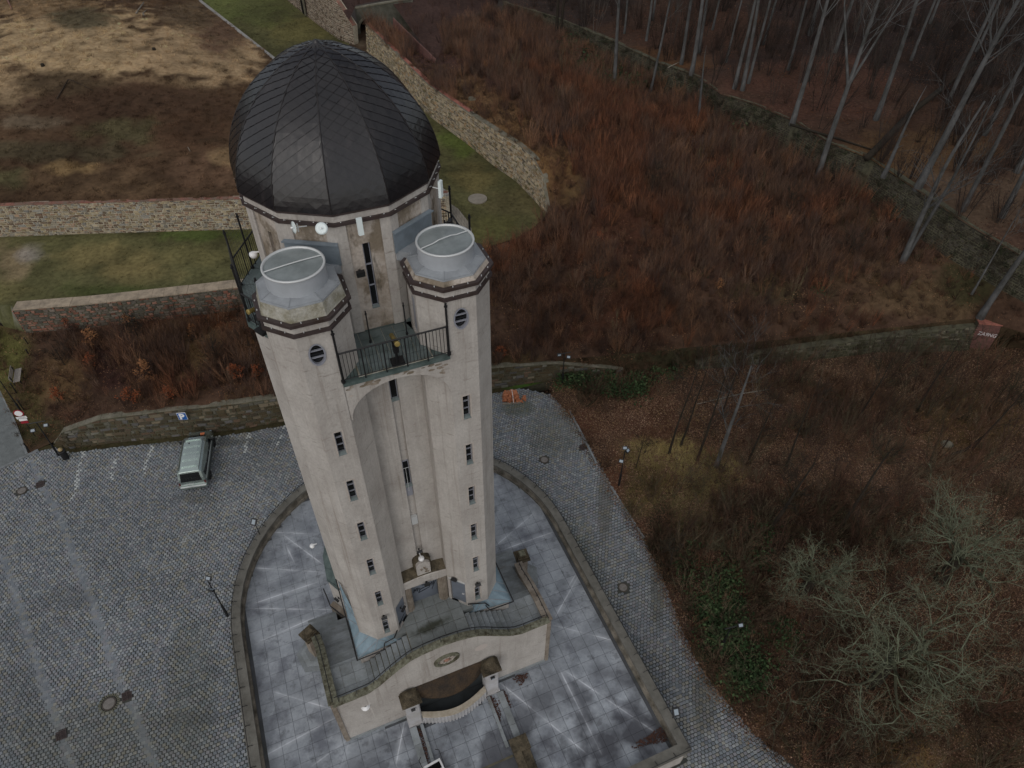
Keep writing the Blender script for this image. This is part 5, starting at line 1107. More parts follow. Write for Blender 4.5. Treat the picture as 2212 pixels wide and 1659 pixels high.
core = MB(); cin = MB()
for (p, n), (q, m2) in zip(path, path[1:]):
    def o(pp, nn, k): return (pp[0]+nn[0]*k, pp[1]+nn[1]*k)
    core.prism(fl([o(p, n, -.20), o(q, m2, -.20), o(q, m2, .16), o(p, n, .16)]), -2.6, .36)
    cin.prism(fl([o(p, n, -.34), o(q, m2, -.34), o(q, m2, -.20), o(p, n, -.20)]), -.4, -.12)
    dz = random.uniform(0, .006)
    e = .997; qq = (p[0]+(q[0]-p[0])*e, p[1]+(q[1]-p[1])*e)
    ob('coping_stone', MB().prism(fl([o(p, n, -.27), o(qq, m2, -.27), o(qq, m2, .27), o(p, n, .27)]), .36, .50+dz), MT['coping'], pw)
    ob('base_course', MB().prism(fl([o(p, n, .17), o(qq, m2, .17), o(qq, m2, .42), o(p, n, .42)]), -2.6 if p[0] > 0 and p[1] > 1 else -.5, .10 if p[0] < 5 or p[1] < 0 else .10-.0*p[1]), MT['coping'], pw) if not (p[0] > 5 and p[1] > 3) else None
core2 = MB(); 
core2.prism(fl([(2.9, 15.6), (10.83, 15.6), (10.83, 15.96), (2.9, 15.96)]), -2.8, .36); core2.prism(fl([(-10.9, 15.6), (-2.9, 15.6), (-2.9, 15.96), (-10.9, 15.96)]), -2.8, .36)
ob('wall_body', core, MT['plinth'], pw); ob('inner_kerb', cin, MT['plinth'], pw); ob('front_wall_body', core2, MT['render'], pw)
for x0 in np.arange(2.9, 10.6, 1.25): ob('coping_stone', MB().prism(fl([(x0, 15.5), (min(x0+1.245, 11.1), 15.5), (min(x0+1.245, 11.1), 16.1), (x0, 16.1)]), .362, .51), MT['coping'], pw)
rail = MB(); RP = [((p[0]+n[0]*.24), -(p[1]+n[1]*.24), .66) for p, n in path]; rail.path(RP, .022, 5); rail.path([RP[-1], (10.83+.24, -16.05, .66), (2.9, -16.05, .66)], .022, 5); rl = ob('rail', rail, MT['iron'], pw)
def brk(p, n): 
    m = MB(); m.tube((p[0]+n[0]*.24, -(p[1]+n[1]*.24), .66), (p[0]+n[0]*.22, -(p[1]+n[1]*.22), .5), .016, n=5); m.tube((p[0]+n[0]*.24, -(p[1]+n[1]*.24), .64), (p[0]-n[0]*.02, -(p[1]-n[1]*.02), .51), .016, n=5); ob('rail_bracket', m, MT['iron'], rl)
for i, (p, n) in enumerate(path): brk(p, n)
for x0 in np.arange(3.2, 10.9, 1.15): brk((x0, 15.81), (0, 1))

# ------------------------------------------------------------------ stair block in front of the tower
sb = thing('stair_block', 'pale stair terrace with curved front wall, coping and round relief', 'stairs', (TC[0], TC[1], 0), TH)
def ztop(a):
    pts = [(-6.2, 4.38), (-4.3, 4.46), (-4.0, 4.62), (-3.0, 5.5), (-2.2, 6.12), (-1.8, 6.34), (-1.0, 6.50), (-.1, 6.56), (.9, 6.46), (1.6, 6.24), (2.1, 5.95), (3.0, 5.2), (3.8, 4.62), (4.2, 4.46), (6.0, 4.50)]
    return float(np.interp(a, [p[0] for p in pts], [p[1] for p in pts]))
A_ = np.linspace(-6.2, 5.97, 50); m = MB(); vs = []
for a in A_: vs += [(a, -8.08, -.36), (a, -8.08, ztop(a)), (a, -7.80, ztop(a)), (a, -7.80, -.36)]
fs = []
for i in range(49): q = i*4; fs += [(q, q+4, q+5, q+1), (q+1, q+5, q+6, q+2), (q+2, q+6, q+7, q+3)]
m.add(vs, fs + [(0,1,2,3), (196,199,198,197)]); fw = ob('front_wall', m, MT['render'], sb)
m = MB().box(-6.3, -6.14, -8.20, -7.6, -.36, 4.3).box(5.93, 6.09, -8.20, -7.6, -.36, 4.4); 
ob('corner_strip', MB().box(-6.32, -6.1, -8.14, -7.66, -.36, 4.36), MT['pillar'], sb); ob('corner_strip', MB().box(5.88, 6.1, -8.14, -7.66, -.36, 4.46), MT['pillar'], sb)
ob('base_moulding', MB().box(-6.1, 5.88, -8.16, -8.06, -.36, -.16), MT['step'], sb)
cuts = np.r_[np.arange(-6.25, 6.0, .62), 6.02]
for a0, a1 in zip(cuts, cuts[1:]):
    a1 -= .012; z0, z1 = ztop(a0), ztop(a1); j = random.uniform(-.008, .012); m = MB(); g = .10 + .02*random.random()
    m.add([(a0, -8.15, z0+j), (a1, -8.15, z1+j), (a1, -7.76, z1+j), (a0, -7.76, z0+j), (a0, -8.13, z0+g+j), (a1, -8.13, z1+g+j), (a1, -7.78, z1+g+j), (a0, -7.78, z0+g+j)], [(0,3,2,1),(4,5,6,7),(0,1,5,4),(1,2,6,5),(2,3,7,6),(3,0,4,7)]); ob('coping_stone', m, MT['moss_coping'], sb)
hr = MB(); pts = [(a, -7.76, ztop(a)+.30) for a in np.linspace(-6.1, 5.9, 40)]; hr.path(pts, .025, 5); hro = ob('handrail', hr, MT['iron'], sb)
for a in np.arange(-5.9, 5.9, .95): ob('baluster', MB().tube((a, -7.78, ztop(a)+.08), (a, -7.76, ztop(a)+.30), .016, n=5).tube((a, -7.76, ztop(a)+.26), (a, -7.98, ztop(a)+.13), .014, n=5), MT['iron'], hro)
# round relief
rel = ob('relief_ring', MB().lathe([(.60, 0), (.60, .10), (.46, .13), (.44, .02)], 30, cap=False), MT['moss_coping'], sb); rel.rotation_euler = (R(90), 0, 0); rel.location = (-.06, -8.08, 4.85); rel.scale = (1.2, .92, 1)
for k in range(9):
    t_ = 2*math.pi*k/9; o = ob('relief_leaf', MB().lathe([(.13, 0), (.11, .07), (.03, .11)], 8), MT['oldrender'], rel); o.location = (.27*math.cos(t_), .27*math.sin(t_), .0)
o = ob('relief_boss', MB().lathe([(.14, 0), (.12, .1), (.04, .14)], 10), M('reddish relief', C(140, 106, 92), C(120, 88, 74), scale=5), rel)
patch = MB(); patch.lathe([(.38, 0), (.01, .006)], 12); o = ob('repair_patch', patch, M('new plaster patch', C(160, 152, 146), fine=.05), sb); o.rotation_euler = (R(90), 0, 0); o.location = (1.92, -8.084, 4.6); o.scale = (1, .8, 1)
# porch, landings, flights
ob('porch_base', MB().box(-1.66, 1.58, -7.80, -4.3, -.3, 5.46), MT['pillar'], sb); ob('porch_flank', MB().box(-2.3, 2.2, -6.1, -4.3, 4.6, 5.455), MT['porch'], sb)
for i in range(5):
    for j in range(5):
        a0 = -1.66 + .648*i; b0 = 4.53 + .655*j; ob('porch_slab', MB().box(a0+.010, a0+.638, -(b0+.645), -(b0+.010), 5.44, 5.50), MT['porch'], sb)
for sg in (-1, 1):
    ai, ao = (-1.66, -4.2) if sg < 0 else (1.58, 4.1); n = 8; st = (ao-ai)/n
    for k in range(n):
        z = 5.5 - (k+1)*(1.4/(n+0)); a0, a1 = ai + st*k, ai + st*(k+1); lo, hi = min(a0, a1), max(a0, a1)
        for b0, b1 in ((6.24, 7.0), (7.01, 7.80)):
            ob('step', MB().box(lo + .004 - (.03 if sg > 0 else 0), hi - .004 + (.03 if sg < 0 else 0), -b1, -b0, z-.5, z + .003*(k % 2)), MT['step'], sb)
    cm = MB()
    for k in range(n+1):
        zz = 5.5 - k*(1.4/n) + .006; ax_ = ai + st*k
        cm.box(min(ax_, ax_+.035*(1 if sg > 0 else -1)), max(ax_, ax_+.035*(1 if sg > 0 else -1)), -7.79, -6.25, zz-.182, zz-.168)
    ob('crease_shade', cm, MT['mortar_dark'], sb, kind='stuff')  # dark strips standing in for shade where tread meets riser
    lo, hi = (-6.16, -4.2) if sg < 0 else (4.1, 5.95)
    ob('landing_base', MB().box(lo, hi, -7.80, -5.9, -.3, 4.04), MT['pillar'], sb)
    for i in range(3):
        for j in range(3):
            w_ = (hi-lo)/3; ob('landing_slab', MB().box(lo+w_*i+.008, lo+w_*(i+1)-.008, -(5.9+.633*(j+1))+.008, -(5.9+.633*j)-.008, 4.02, 4.08), MT['step'], sb)
    # flight falling away to the rear beside the parapet
    for k in range(20):
        z = 4.08 - (k+1)*.182; b1 = 5.9 - .27*k; b0 = b1 - .27
        if sg < 0: a0, a1 = -6.2, (-4.32 if b0 > 1.5 else -5.14)
        else: a0, a1 = (4.34 if b0 > 1.5 else 5.14), 6.0
        if b0 < 2.2: a0, a1 = (-6.9, a1) if sg < 0 else (a0, 6.8)
        if z > -.3: ob('step', MB().box(a0, a1, -b1+.0, -b0-.03*0, -.35, z), MT['step'], sb)
    # parapet following the flight
    s_ = sg; X0 = 6.20 if sg < 0 else 5.98; pts = [(X0, 8.0, 4.45), (X0+.02, 6.6, 4.35), (X0+.06, 5.2, 3.95), (X0+.12, 4.0, 3.3), (X0+.26, 3.0, 2.75)]
    for (x0, b0, z0), (x1, b1, z1) in zip(pts, pts[1:]):
        m = MB(); T = .19
        m.add([(sg*(x0+T), -b0, -.35), (sg*(x1+T), -b1, -.35), (sg*(x1-T), -b1, -.35), (sg*(x0-T), -b0, -.35), (sg*(x0+T), -b0, z0), (sg*(x1+T), -b1, z1), (sg*(x1-T), -b1, z1), (sg*(x0-T), -b0, z0)], [(0,3,2,1),(4,5,6,7),(0,1,5,4),(1,2,6,5),(2,3,7,6),(3,0,4,7)]); ob('parapet', m, MT['pillar'], sb)
        n = 2
        for k in range(n):
            f0, f1 = k/n, (k+.98)/n; l = lambda f: (x0+(x1-x0)*f, b0+(b1-b0)*f, z0+(z1-z0)*f); p, q = l(f0), l(f1); T2 = .26; m = MB()
            m.add([(sg*(u+T2*s2), -v, w_+dz) for dz in (.0, .13) for (u, v, w_), s2 in ((p, 1), (q, 1), (q, -1), (p, -1))], [(0,3,2,1),(4,5,6,7),(0,1,5,4),(1,2,6,5),(2,3,7,6),(3,0,4,7)]); ob('coping_stone', m, MT['moss_coping'] if sg < 0 else MT['pillar'], sb)
    m = MB(); m.path([(sg*(x-.0), -b, z+.36) for x, b, z in pts], .025, 5)
    h2 = ob('handrail', m, MT['iron'], sb)
    for (x0, b0, z0), (x1, b1, z1) in zip(pts, pts[1:]):
        for f in (.2, .7): x, b, z = x0+(x1-x0)*f, b0+(b1-b0)*f, z0+(z1-z0)*f; ob('baluster', MB().tube((sg*x, -b, z+.1), (sg*x, -b, z+.36), .016, n=5), MT['iron'], h2)
    # rear pillar with stepped cap on a stepped plinth
    px, pb = (-6.82, 2.45) if sg < 0 else (6.78, 2.35)
    x, y, _ = tw(px, pb); t = thing('stair_pillar', 'weathered pillar with stepped stone cap at the left stair foot' if sg < 0 else 'weathered pillar with stepped stone cap at the right stair foot', 'pillar', (x, y, -.33), TH + (R(28) if sg < 0 else R(-4)))
    ob('shaft', MB().box(-.30, .30, -.30, .30, 0, 2.45), MT['pillar'], t); ob('shaft_panel', MB().box(-.2, .2, -.33, -.29, .4, 2.2), MT['pillar'], t)
    for k, (h_, z_) in enumerate(((.36, 2.45), (.44, 2.56), (.34, 2.70), (.26, 2.80), (.19, 2.88))): ob('cap_course', MB().box(-h_, h_, -h_, h_, z_, z_+.13), MT['stonetrim'] if not (sg > 0 and k == 4) else MT['moss_coping'], t)
    for k, r_ in enumerate((1.25, .95, .65)): ob('plinth_step', MB().lathe([(r_, -.02), (r_, .16*(k+1))], 6, ph=R(15)), MT['step'], t)
# fountain
ft = thing('wall_fountain', 'shell roofed wall fountain between two pedestals with mossy stepped caps', 'fountain', (TC[0], TC[1], 0), TH)
for a0, a1 in ((-2.80, -2.02), (1.86, 2.64)):
    c = (a0+a1)/2; pdl = ob('pedestal', MB().box(a0+.06, a1-.06, -8.76, -8.02, -.36, 2.60), MT['pedestal'], ft)
    ob('corner_strip', MB().box(a0, a0+.12, -8.70, -8.09, -.36, 2.5), MT['pedestal'], pdl); ob('corner_strip', MB().box(a1-.12, a1, -8.70, -8.09, -.36, 2.5), MT['pedestal'], pdl); ob('foot', MB().box(a0-.05, a1+.05, -8.82, -8.09, -.36, -.12), MT['pedestal'], pdl)
    for h_, z_ in ((.56, 2.60), (.50, 2.74), (.43, 2.86), (.36, 2.97), (.28, 3.07)): ob('cap_course', MB().box(c-h_, c+h_, -8.40-h_*.86, -8.36+h_*.62 if h_ < .5 else -8.09, z_, z_+.125), MT['stonetrim'], pdl)
    ob('cap_knob', MB().lathe([(.22, 3.19), (.20, 3.27), (.10, 3.31), (.01, 3.32)], 12, (c, -8.42)), MT['stonetrim'], pdl)
m = MB(); n = 24; vs = []; fb = lambda t: 8.34 + .66*math.sin(math.pi*t)**.8
for i in range(n+1):
    t_ = i/n; a = -2.02 + 3.88*t_; b = fb(t_); s_ = math.sin(math.pi*t_)
    vs += [(a, -8.09, 3.0), (a, -(8.09+(b-8.09)*.6), 2.86-.16*s_), (a, -b, 2.45-.10*s_), (a, -b+.03, 2.28-.1*s_), (a, -8.09, 2.5)]
fs = []
for i in range(n):
    q = i*5; fs += [(q+j, q+5+j, q+6+j, q+1+j) for j in range(4)]
m.add(vs, fs); ob('shell_roof', m, MT['soil'], ft, smooth=True)
ow = lambda t: 8.78 + .52*math.sin(math.pi*t)
m = MB(); vs = []
for i in range(n+1):
    t_ = i/n; a = -2.0 + 3.84*t_; b = ow(t_); vs += [(a, -b, -.36), (a, -b, .52), (a, -b+.0, .52), (a, -b+.24, .52), (a, -b+.24, -.3)]
m.add(vs, [(i*5+j, i*5+5+j, i*5+6+j, i*5+1+j) for i in range(n) for j in (0, 3)]); bw = ob('basin_wall', m, MT['pedestal'], ft)
m = MB(); vs = []
for i in range(n+1):
    t_ = i/n; a = -2.0 + 3.84*t_; b = ow(t_)+.05; vs += [(a, -b, .50), (a, -b, .60), (a, -b+.32, .62), (a, -b+.32, .50)]
m.add(vs, [(i*4+j, i*4+4+j, i*4+5+j, i*4+1+j) for i in range(n) for j in (0, 1, 2)]); ob('rim', m, M('cream rim', C(158, 150, 136), C(138, 128, 112), scale=3), bw)
for i in range(20):
    t_ = (i+.5)/20; a = -2.0+3.84*t_; b = ow(t_); ob('flute', MB().box(a-.055, a+.055, -b-.055, -b+.02, -.34, .49), MT['pedestal'], bw)
ob('basin_floor', MB().prism(fl([(-2.0, 8.10), (1.84, 8.10)] + [(-2.0+3.84*t_, ow(t_)-.2) for t_ in np.linspace(1, 0, 14)]), -.3, .12), MT['basin'], ft)
ob('back_niche', MB().box(-2.0, 1.84, -8.13, -8.085, -.3, 2.55), MT['basin'], ft)
for c, b_ in ((-2.41, 8.80), (2.25, 8.80)): pass
floodlight(-2.41, 8.72, 2.05, 0, 'small square floodlight on the left fountain pedestal', s=.8, tilt=-30); floodlight(2.25, 8.72, 2.05, 0, 'small square floodlight on the right fountain pedestal', s=.8, tilt=-5)
x, y, _ = tw(-4.75, 8.1); t = thing('wall_lamp', 'small white half dome lamp on the stair front wall', 'lamp', (x, y, 3.05), TH); ob('shade', MB().lathe([(.24, 0), (.20, -.12), (.08, -.2), (.01, -.21)], 20), MT['white'], t, smooth=True); ob('mount', MB().box(-.06, .06, -.02, .1, -.14, .0), MT['alu'], t)
# kerbs, leaf piles and steps in front of the fountain
kz = lambda nm, a0, a1, b0, b1, z0, z1, mt, par: ob(nm, MB().box(a0, a1, -b1, -b0, z0, z1), mt, par)
fk = thing('fountain_channel', 'stone edging strips leading forward from the fountain pedestals', 'edging', (TC[0], TC[1], 0), TH)
for a0, a1 in ((-2.86, -2.46), (-2.24, -2.06), (1.84, 2.02), (2.46, 2.84)):
    for b0 in np.arange(8.86, 11.6, 1.0): kz('edging_stone', a0, a1, b0, b0+.985, -.36, -.19 + random.uniform(0, .01), MT['step'], fk)
lw = thing('lower_steps', 'weathered steps falling to the front edge of the plaza', 'steps', (TC[0], TC[1], 0), TH)
for k in range(9):
    b0 = 11.95 + .45*k
    for a0, a1 in ((-2.2, -.1), (-.08, 2.05)): kz('step', a0, a1, b0, b0+.46, -2.6, -.33 - .15*k, MT['stepdark'] if 'stepdark' in MT else MT.setdefault('stepdark', M('mossy stone step', C(84, 80, 66), C(62, 60, 50), scale=1.2, bump=.5, fine=.12, world=True)), lw)
for sg in (-1, 1):
    a0, a1 = (2.1, 3.0) if sg > 0 else (-3.15, -2.25)
    kz('cheek_wall', a0, a1, 11.75, 15.9, -2.6, .10, MT['stonetrim'], lw); kz('cheek_cap', a0-.05, a1+.08, 11.68, 12.5, .10, .24, MT['stonetrim'], lw); kz('cheek_cap', a0-.05, a0+.4, 12.5, 15.9, .10, .24, MT['stonetrim'], lw)
def pile(px, py, z, ra, rb, label):
    p = at(px, py, z); m = MB(); V = []; 
    rs = np.random.default_rng(int(px)); n = int(900*ra*rb)
    t_ = rs.uniform(0, 2*math.pi, n); r_ = np.sqrt(rs.uniform(0, 1, n))*(1 + .3*np.sin(3*t_+px)); X = ra*r_*np.cos(t_); Y = rb*r_*np.sin(t_); Zh = .10*np.exp(-r_**2*1.5)*rs.uniform(.1, 1, n)
    q = rs.uniform(0, 2*math.pi, n); s_ = rs.uniform(.03, .065, n); V = np.zeros((n, 4, 3))
    for i in range(4): V[:, i, 0] = X + s_*np.cos(q+i*math.pi/2); V[:, i, 1] = Y + s_*np.sin(q+i*math.pi/2)*.8; V[:, i, 2] = Zh + rs.uniform(0, .03, n)
    me = fast_mesh('leaf_pile', V.reshape(-1, 3), np.arange(n*4).reshape(-1, 4), MT['leafpile']); o = bpy.data.objects.new('leaf_pile', me); S.collection.objects.link(o); o.location = (p[0], p[1], z+.01); o.rotation_euler[2] = TH; o['kind'] = 'stuff'; o['label'] = label; o['category'] = 'leaves'
pile(1132, 1466, -.3, .42, .28, 'small heap of brown leaves right of the fountain'); pile(1076, 1530, -.3, .22, 1.1, 'brown leaves between the edging strips right of the basin'); pile(1098, 1512, -.3, .28, .5, 'brown leaves outside the edging right of the basin'); pile(1425, 1589, -.3, 1.15, .32, 'brown leaves drifted into the plaza corner'); pile(924, 1612, -.3, .1, 1.2, 'thin line of brown leaves left of the basin')
# information board near the bottom edge
x, y, _ = tw(-2.25, 11.35); t = thing('information_board', 'white framed information board on a black tubular stand', 'sign', (x, y, -.33), TH + R(6))
b_ = ob('board', MB().box(-.48, .48, -.34, .34, -.03, .03), MT['white'], t); b_.location = (0, -.25, 1.0); b_.rotation_euler[0] = R(-20); ob('screen', MB().box(-.38, .38, -.26, .18, .031, .036), MT['dark'], b_)
for s_ in (-1, 1): ob('stand', MB().path([(s_*.50, -.5, 0), (s_*.55, -.35, 1.05), (s_*.58, .35, 1.28), (s_*.42, .5, 1.2)], .022, 6), MT['iron'], t)

def font_mesh(name, cu):
    o = bpy.data.objects.new('lettering_curve', cu); S.collection.objects.link(o); bpy.context.view_layer.update()
    me = bpy.data.meshes.new_from_object(o.evaluated_get(bpy.context.evaluated_depsgraph_get())); bpy.data.objects.remove(o)
    n = bpy.data.objects.new(name, me); S.collection.objects.link(n); return n
# ------------------------------------------------------------------ lamp posts, signs, bin, bench
def lamp_post(px, py, z, h, label, arm=0.0, heads=(), thick=True):
    p = at(px, py, z); t = thing('lamp_post', label, 'lamp post', (p[0], p[1], z)); 
    ob('pole', MB().tube((0, 0, -.1), (0, 0, h*.32), .085 if thick else .04, .08 if thick else .04, 8).tube((0, 0, h*.32), (0, 0, h), .045 if thick else .035, .035, 8), MT['iron'], t)
    for (dx, dy, dz, az) in heads:
        hd = ob('lamp_head', MB().box(-.17, .17, -.13, .13, -.05, .05), MT['iron'], t); hd.location = (dx, dy, h+dz); hd.rotation_euler = (R(38), 0, az); g = ob('lens', MB().box(-.12, .12, -.085, .085, .051, .056), MT['lamp_glass'], hd)
    if arm: ob('crossbar', MB().tube((-arm*math.cos(.25), -arm*math.sin(.25), h-.02), (arm*math.cos(.25), arm*math.sin(.25), h-.02), .035, n=6), MT['iron'], t)
    return t
lamp_post(129, 995.2, 0, 3.75, 'black two headed lamp post beside the bin at the road corner', .62, [(-.15, -.50, -.35, .3), (.72, -.15, -.15, .2)])
lamp_post(497.7, 1337.6, 0, 4.1, 'black lamp post standing on cobbles by the plaza wall at left', 0, [(.02, .12, .25, -.2), (.06, -.2, -.55, 2.8)])
lamp_post(1339.5, 1045.5, 0, 3.95, 'black lamp post in straw coloured grass right of the lane', 0, [(-.02, .1, .15, 0), (.16, -.05, .05, .9), (-.16, -.1, -1.05, -.3)])
lamp_post(1214.5, 828, 0, 3.5, 'black lamp post against the brown bank behind the tower', .55, [(-.42, -.05, -.15, .2), (.35, -.1, -.35, -.2)])
lamp_post(1565.4, 1392.6, -.8, 2.6, 'dark lamp post half buried in ivy at lower right', .4, [(.6, .12, .05, .2)])
lamp_post(51, 907, 0.4, 3.9, 'thick black lamp post rising behind the round road sign', 0, [])
def spot_pole(px, py, z, h, label, az):
    p = at(px, py, z); t = thing('floodlight_pole', label, 'floodlight', (p[0], p[1], z), az); ob('pole', MB().tube((0, 0, 0), (0, 0, h), .03, n=6), MT['iron'], t)
    hd = ob('housing', MB().box(-.20, .20, -.05, .05, -.24, .24), MT['iron'], t); hd.location = (0, -.05, h); hd.rotation_euler[0] = R(-48); ob('lens', MB().box(-.12, .12, -.056, -.051, -.16, .16), MT['lamp_glass'], hd)
spot_pole(565, 1160.7, .5, 1.55, 'floodlight on short pole at the rear left of the plaza wall', R(-12)); spot_pole(1461.5, 1546.6, .5, 1.0, 'floodlight on short pole near the plaza corner at lower right', R(12))
def bollard(px, py, z, h, label):
    p = at(px, py, z); t = thing('bollard', label, 'bollard', (p[0], p[1], z)); ob('post', MB().tube((0, 0, -.1), (0, 0, h), .045, n=8), MT['iron'], t); ob('cap', MB().lathe([(.06, h-.06), (.06, h), (.03, h+.03)], 8), MT['iron'], t)
bollard(40, 866, .5, 1.35, 'slim black bollard on verge, second up from the road sign'); bollard(53.5, 899, .35, 1.2, 'slim black bollard on verge just above the road sign'); bollard(66, 988, 0, 1.0, 'slim black bollard at the road corner below the sign')
bollard(59, 738, 2.0, 1.0, 'slim black bollard beside the brick end of the terrace wall'); bollard(63, 761, 1.8, 1.0, 'slim black bollard on grass, middle of three beside shrubs'); bollard(67, 786, 1.5, 1.0, 'slim black bollard on grass above the bench')
p = at(78.5, 955.7, 0); t = thing('road_sign', 'round no entry for vehicles sign with plates below', 'road sign', p, R(12)); ob('post', MB().tube((0, 0, -.1), (0, 0, 3.0), .03, n=8), MT['iron'], t)
def disc(nm, r, z, y, mt, par): o = ob(nm, MB().lathe([(r, -.012), (r, .012), (.01, .013)], 32), mt, par); o.rotation_euler = (R(90), 0, 0); o.location = (0, y, z); return o
disc('sign_rim', .34, 2.75, -.05, MT['signred'], t); disc('sign_face', .265, 2.75, -.075, MT['white'], t)
ob('plate', MB().box(-.36, .36, -.065, -.04, 2.16, 2.38), MT['white'], t); ob('plate', MB().box(-.28, .28, -.065, -.04, 1.93, 2.12), MT['white'], t); ob('plate', MB().box(-.26, .26, -.072, -.045, 1.66, 1.90), MT['signred'], t)
for z_ in (2.31, 2.22): ob('lettering', MB().box(-.28, .28, -.07, -.066, z_-.012, z_+.012), MT['wire'], t)
p = at(398.5, 911, 2.2); t = thing('parking_sign', 'blue parking sign with a white letter P on the wall', 'parking sign', (p[0], p[1]-.12, 2.15), R(5))
ob('bracket', MB().box(-.2, .2, .02, .3, .1, .16), MT['alu'], t); bd = ob('board', MB().box(-.33, .33, -.02, .02, 0, .74), MT['white'], t); ob('blue_field', MB().box(-.31, .31, -.028, -.021, .02, .72), MT['signblue'], bd)
tx = bpy.data.curves.new('letter', 'FONT'); tx.body = 'P'; tx.size = .76; tx.extrude = .003; tx.offset = .034; tx.materials.append(MT['white']); to = font_mesh('letter', tx); to.parent = bd; to.location = (-.22, -.033, .10); to.rotation_euler = (R(90), 0, 0)
p = at(145, 1001, 0); t = thing('litter_bin', 'black litter bin on the cobbles with tan bag on top', 'bin', p, .3); ob('body', MB().lathe([(.20, 0), (.24, .05), (.25, .78), (.27, .80), (.27, .86), (.22, .88), (.01, .90)], 16), MT['iron'], t, smooth=False); ob('bag', MB().lathe([(.05, .88), (.16, .93), (.17, 1.03), (.08, 1.12), (.01, 1.13)], 9, (-.03, .03)), M('tan paper bag', C(150, 132, 98), C(120, 104, 72), scale=8), t)
p = at(41, 832, 1.2); t = thing('park_bench', 'weathered slatted bench on dark patch at far left', 'bench', (p[0], p[1], 1.2), R(112))
for k in range(5): ob('seat_slat', MB().box(-.85, .85, -.32+k*.10, -.24+k*.10, .44, .48), MT['wood'], t)
for k in range(3): ob('back_slat', MB().box(-.85, .85, .22+k*.03, .25+k*.03, .56+k*.14, .67+k*.14), MT['wood'], t)
for s_ in (-1, 1): ob('leg', MB().box(s_*.68-.03, s_*.68+.03, -.3, -.24, 0, .44).box(s_*.68-.03, s_*.68+.03, .18, .24, 0, .95).box(s_*.68-.03, s_*.68+.03, -.3, .24, .40, .44), MT['iron'], t)
# pallet of orange bricks
p = at(1104, 862, 0); t = thing('brick_stack', 'untidy heap of orange bricks beside the bank behind the tower', 'bricks', p, .1); bme = mesh_of('brick', MB().box(-.125, .125, -.06, .06, 0, .065), MT['brick_orange']); k = 0
for L_ in range(7):
    for i in range(4):
        for j in range(5):
            if random.random() < .07 + .05*L_: continue
            o = ob('brick', bme, None, t); q_ = 1.0 - .05*L_; o.location = ((-.54+.36*i + random.uniform(-.04, .04))*q_, (-.40+.20*j+random.uniform(-.03, .03))*q_, .07*L_*1.45 + random.uniform(0, .02)); o.rotation_euler = (random.gauss(0, .08), random.gauss(0, .08), random.gauss(0, .25) + (R(90) if L_ % 2 else 0)); o.scale = (1.25, 1.35, 1.4)
for k in range(10): o = ob('brick', bme, None, t); o.location = (.9 + random.uniform(-.2, .3), random.uniform(-.5, .2), random.uniform(0, .1)); o.rotation_euler[2] = random.uniform(0, 3)
ob('pallet', MB().box(-.75, .75, -.6, -.45, 0, .1).box(-.75, .75, .3, .45, 0, .1), MT['log'], t); ob('strap', MB().path([(.15, -.62, .2), (.12, -.45, .74), (.10, .3, .76)], .02, 4), MT['white'], t)
# brick gatepost at the right with painted letters
p = at(2108, 742, 0.3); t = thing('brick_gatepost', 'red brick gatepost with white painted scrawl and tuft of dry grass', 'gatepost', p, R(-8)); t.scale = (.88, .8, .92); ob('core', MB().box(-1.05, 1.05, .02, 1.3, -.3, 3.0), MT['mortar_dark'], t)
for r_ in range(24):
    for c_ in range(8):
        x0 = -1.1 + .275*c_ + (.137 if r_ % 2 else 0); 
        if x0 > 1.0: continue
        ob('brick', MB().box(x0, min(x0+.262, 1.1), -.02 + random.uniform(-.006, .006), .1, .125*r_, .125*r_+.112), MT['brick_wing'], t)
for c_ in range(4): ob('cap_slab', MB().box(-1.15+.58*c_, -.585+.58*c_, -.1, 1.35, 3.0, 3.1), MT['brick'], t)
tx = bpy.data.curves.new('letters', 'FONT'); tx.body = 'ZA9NG'; tx.size = .56; tx.extrude = .002; tx.offset = .008; tx.materials.append(MT['chalk']); to = font_mesh('graffiti', tx); to.parent = t; to.location = (-.75, -.035, 1.75); to.rotation_euler = (R(90), R(6), 0)

# ------------------------------------------------------------------ parked van
rr = at(540/1.80832*0 + 0, 0, 0) if False else None
pr_, pf_ = at(419, 1062, 0), at(439, 938, 0.6)
vp = at(424, 1003, 1.0); vaz = math.atan2(at(447, 941, 1.9)[1]-at(402, 1022, 1.9)[1], 1)*0 + R(90-3.5)
va, vb = at(408.8, 1025.8, 1.95), at(419.8, 951.2, 1.95); vaz = math.atan2(vb[1]-va[1], vb[0]-va[0])
rc = at(408.8, 1025.8, 1.95); VS = math.dist(va[:2], vb[:2])/3.13
van = thing('parked_van', 'dark green minivan parked nose to the rubble wall', 'van', (rc[0]-math.cos(vaz)*.22*VS, rc[1]-math.sin(vaz)*.22*VS, 0), vaz); van.scale = (VS, (1+VS)/2, 1)
